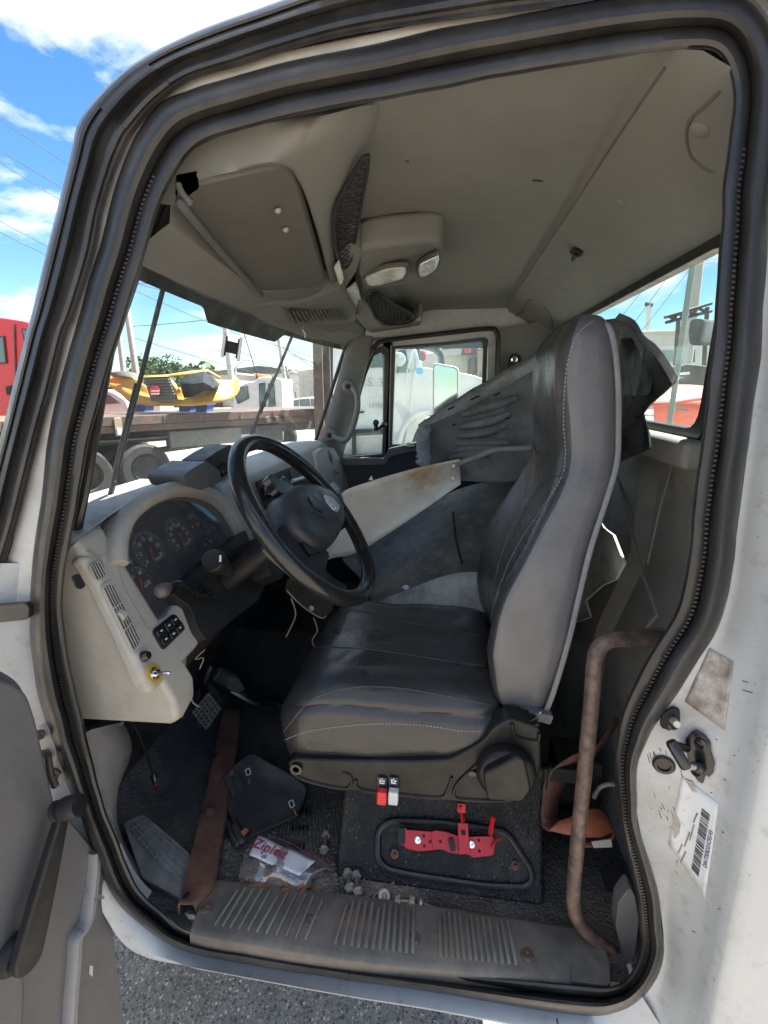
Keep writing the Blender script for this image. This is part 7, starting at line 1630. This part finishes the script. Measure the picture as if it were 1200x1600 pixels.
slab([(1064,604),(1072,604),(1078,690),(1068,690)], 8.2, .3, 'chassis', 'support', dk)
rf_ = thing('red_fender', 'faded red truck fender behind the cab, seen through the rear window', 'fender', bp(1060, 680, 5.5))
P_ = [[bp(x, y, 5.5 + .5 * (1 - math.sin(math.pi * t_))) for x, y in ((1020 + 0, 602 + 60 * t_), (1045, 600 + 64 * t_), (1072, 600 + 66 * t_), (1100, 602 + 66 * t_), (1130, 606 + 66 * t_))] for t_ in np.linspace(0, 1, 6)]
M('panel', *grid(P_), 'red_orange', rf_, sub=2, solid=.02); M('crease', *tube([bp(1015, 632, 5.3), bp(1052, 630, 5.2), bp(1085, 624, 5.2), bp(1112, 622, 5.25)], .02, 8), 'red_orange', rf_); slab([(1050,634),(1076,638),(1074,643),(1056,640)], 5.15, .02, 'stone', 'badge_scar', rf_)
sp3 = thing('steel_post', 'green grey steel post with white pole beside it behind the cab', 'post', bp(1045, 680, 4.4)); M('post', *tube([bp(1093, 340, 4.4), bp(1046, 662, 4.4), bp(1040, 720, 4.4)], .024, 12), 'steel_post', sp3)
upz = thing('utility_pole', 'pale utility pole beyond the green steel post', 'pole', gz(1080, 600, 17)); M('pole', *tube([bp(1101, 330, 17), bp(1070, 600, 17)], .15, 12), 'concrete_pole', upz); M('pole_band', *tube([bp(1096, 372, 17), bp(1095, 378, 17)], .17, 12), 'silver', upz)
p4 = thing('antenna_mast', 'thin mast on the far roof behind the cab', 'mast', bp(1012, 520, 24)); M('mast', *tube([bp(1014, 474, 24), bp(1011, 522, 24)], .10, 8), 'concrete_pole', p4); M('mast_head', *tube([bp(1009, 475, 24), bp(1019, 477, 24)], .10, 8), 'wire', p4)
# rubble mound
rbm = [[np.array([x, y, .02 + .5 * math.exp(-((x - 2.6) / 1.3) ** 2 - ((y - 5.2) / 1.2) ** 2)]) for x in np.linspace(.9, 5.5, 40)] for y in np.linspace(3.6, 7.5, 36)]
tag(M('rubble', *grid(disp(rbm, .12, 5, (0, 0, 1))), 'stone', smooth=20), 'brown rubble heap behind the cab', 'rubble', kind='stuff')
# ---------------------------------------------------------------- poles and wires in front
def pole(a, c, d, r_, m, lab_, lamp_=None, arm_=None):
    t = thing('utility_pole', lab_, 'pole', gz(*c, d), 'poles in the street')
    e = bp(*c, d); b_ = bp(*a, d); foot = e + (e - b_) * (e[2] / max(b_[2] - e[2], .1)); M('pole', *tube([b_, e, foot], [r_ * .8, r_, r_ * 1.1], 10), m, t)
    if arm_: M('cross_arm', *tube([bp(*arm_[0], d), bp(*arm_[1], d)], .06, 6), m, t)
    if lamp_: M('lamp_arm', *tube(spline([bp(*p, d) for p in lamp_], 4), .05, 6), 'silver', t); M('lamp_head', *boxc(bp(*lamp_[-1], d), (.6, .25, .12)), 'silver', t, bevel=.04)
pole((347,470), (363,604), 24, .17, 'concrete_pole', 'concrete pole behind the phone mount')
pole((196,470), (216,606), 15, .10, 'concrete_pole', 'pale leaning pole at the near edge of the windshield')
pole((183,500), (196,606), 15.5, .09, 'concrete_pole', 'second pale pole hugging the near windshield edge')
pole((432,505), (449,620), 38, .17, 'concrete_pole', 'tall pole left of the far wiper', None, ((424,518),(438,517)))
pole((446,572), (456,620), 40, .17, 'wood_pole', 'short wooden pole right of the far wiper', ((450,585),(456,580),(464,582)))
pole((368,600), (369,606), 30, .06, 'silver', 'thin street lamp post behind the yellow hood', ((368,602),(369,575),(376,566),(386,563)))
pole((462,612), (463,622), 45, .10, 'wood_pole', 'tiny distant pole beside the beige container')
an = tag(M('whip_antenna', *tube([bp(379, 513, 13), bp(403, 592, 13)], .012, 6), 'wire'), 'thin black whip antenna rising behind the flatbed', 'antenna')
WIRES = [((-20,172),(130,272),14),((-20,222),(120,306),14),((-20,240),(115,325),14),((-20,334),(100,398),16),((-20,352),(80,402),16),
 ((205,452),(560,592),20),((215,412),(560,560),24),((205,510),(380,492),24),((210,528),(560,622),22),((205,441),(330,470),20),((330,470),(420,440),20),((380,512),(560,600),26),((372,548),(560,620),28),((400,530),(560,575),32),((330,545),(480,588),30),((215,443),(300,440),22),((440,540),(560,620),36),
 ((965,502),(1048,395),14),((985,512),(1080,380),14),((1000,520),(1085,410),15),((1020,420),(1125,408),15)]
WLAB = ['uppermost wire in the sky left of the near pillar', 'second wire in the sky left of the near pillar', 'third wire in the sky left of the near pillar', 'fourth wire in the sky left of the near pillar', 'lowest wire in the sky left of the near pillar', 'wire sloping from the near pillar down to the far pillar', 'highest wire sloping across the windshield sky', 'wire running level above the phone mount', 'lowest long wire crossing above the yellow hood', 'short wire sagging at the top of the windshield', 'short wire rising behind the header band', 'wire leaving the phone mount towards the far pillar', 'wire passing just below the phone mount', 'faint wire crossing the tall pole top', 'wire passing right above the white tow truck', 'short level wire at the near windshield corner', 'faint wire beside the far windshield edge', 'leftmost guy wire in the rear window', 'middle guy wire in the rear window', 'guy wire next to the green post in the rear window', 'level wire near the top of the rear window']
for k, (a, c, d) in enumerate(WIRES):
    A_, C2 = bp(*a, d), bp(*c, d * 1.05); sag = np.array([0, 0, -.012 * np.linalg.norm(C2 - A_)])
    o = M('overhead_wire', *tube([A_ + (C2 - A_) * t_ + sag * 4 * t_ * (1 - t_) for t_ in np.linspace(0, 1, 12)], .0085 * d / 14, 5), 'wire')
    tag(o, WLAB[k], 'wire', 'overhead wires')
# ---------------------------------------------------------------- trees
def tree(lab_, x, ybase, d, w, h, zc, seed, n=2600, m='leaf'):
    b_ = gz(x, ybase, d); t = thing('tree', lab_, 'tree', b_, 'trees beyond the yard'); rnd = random.Random(seed); top = zc
    M('trunk', *tube(spline([b_, b_ + np.array([.1, 0, zc * .4]), b_ + np.array([-.1, .1, zc])], 4), [.3, .28, .26, .24, .22, .2, .17, .14, .1][:9], 8), 'bark', t)
    for k in range(5):
        a = k * 1.3 + seed; M('limb', *tube([b_ + np.array([0, 0, zc * .6]), b_ + np.array([math.cos(a) * w * .3, math.sin(a) * w * .3, zc + h * .2])], [.12, .04], 6), 'bark', t)
    lob = [(np.array([rnd.uniform(-.6, .6) * w, rnd.uniform(-.4, .4) * w, zc + rnd.uniform(-.35, .45) * h]), rnd.uniform(.25, .48)) for _ in range(16)]
    vv, ff = [], []
    for i in range(n):
        c, s_ = rnd.choice(lob); q_ = nz([rnd.gauss(0, 1) for _ in range(3)]) * rnd.uniform(.55, 1.0); p = b_ + c + q_ * np.array([w * s_, w * s_, h * s_ * .9])
        u_ = nz([rnd.gauss(0, 1) for _ in range(3)]); v_ = nz(np.cross(u_, [rnd.gauss(0, 1) for _ in range(3)])); e = rnd.uniform(.5, 1.2) * w * .045
        k = len(vv); vv += [p - u_ * e, p + v_ * e * .6, p + u_ * e, p - v_ * e * .6]; ff.append((k, k + 1, k + 2, k + 3))
    M('crown', vv, ff, m, t, smooth=0)
tree('round green tree above the yellow hood', 256, 640, 45, 3.1, 2.6, 3.4, 1)
tree('small green tree right of the concrete pole', 340, 640, 60, 2.0, 2.0, 2.9, 2, 1200)
tree('green tree top above the long wall', 700, 600, 40, 2.4, 2.4, 4.6, 3, 1600, 'leaf_light')
tree('small palm like tree far behind the white estate car', 478, 640, 60, 1.0, 1.6, 3.0, 4, 700)
tree('dark tree line piece behind the white building', 1060, 600, 40, 3.2, 1.6, 4.8, 6, 1600)

# ---------------------------------------------------------------- far tree line round the yard
rnd = random.Random(31); vv, ff = [], []
for i in range(9000):
    a = rnd.uniform(-1.25, 1.0); d = rnd.uniform(95, 120); h = 3.2 + 2.0 * math.sin(a * 9) + 1.3 * math.sin(a * 23 + 1) + .8 * math.sin(a * 61)
    p = np.array([math.sin(a) * d, math.cos(a) * d, rnd.uniform(0, max(h, .8))]); u_ = nz([rnd.gauss(0, 1) for _ in range(3)]); v_ = nz(np.cross(u_, [rnd.gauss(0, 1) for _ in range(3)])); e = rnd.uniform(.4, 1.1)
    k = len(vv); vv += [p - u_ * e, p + v_ * e * .7, p + u_ * e, p - v_ * e * .7]; ff.append((k, k + 1, k + 2, k + 3))
tag(M('treeline', vv, ff, 'leaf', smooth=0), 'low dark green tree line far beyond the yard', 'tree line', kind='stuff')
for x, y, d, w, h, m, lab_ in ((300, 640, 60, 14, 4.5, 'box_beige', 'long low beige shed far behind the yellow hood'), (420, 640, 70, 12, 5.0, 'wall_white', 'white shed far behind the tow truck')):
    c = gz(x, y, d); t = thing('far_shed', lab_, 'shed', c, 'sheds far behind the yard'); M('wall', *boxc(c + np.array([0, 0, h * .4]), (w, 8, h * .8), (RH, FH, (0, 0, 1))), m, t)
    M('roof', *prism([c + RH * a + FH * -4.3 + np.array([0, 0, z]) for a, z in ((-w * .52, h * .8), (w * .52, h * .8), (w * .5, h * .86), (0, h), (-w * .5, h * .86))], FH * 8.6), 'tank_grey', t)
    for k in range(3): M('shed_door', *boxc(c + RH * (-w * .3 + k * w * .3) + FH * -4.05 + np.array([0, 0, h * .28]), (w * .14, .2, h * .52), (RH, FH, (0, 0, 1))), 'chassis', t)
# ---------------------------------------------------------------- lettering to plain meshes
bpy.context.view_layer.update()
_dg = bpy.context.evaluated_depsgraph_get()
for o in [o for o in bpy.data.objects if o.type == 'FONT']:
    me = bpy.data.meshes.new_from_object(o.evaluated_get(_dg)); n = bpy.data.objects.new(o.name + '_t', me); COL.objects.link(n)
    n.parent = o.parent; n.matrix_parent_inverse = o.matrix_parent_inverse.copy(); n.matrix_basis = o.matrix_basis.copy()
    nm = o.name; bpy.data.objects.remove(o); n.name = nm
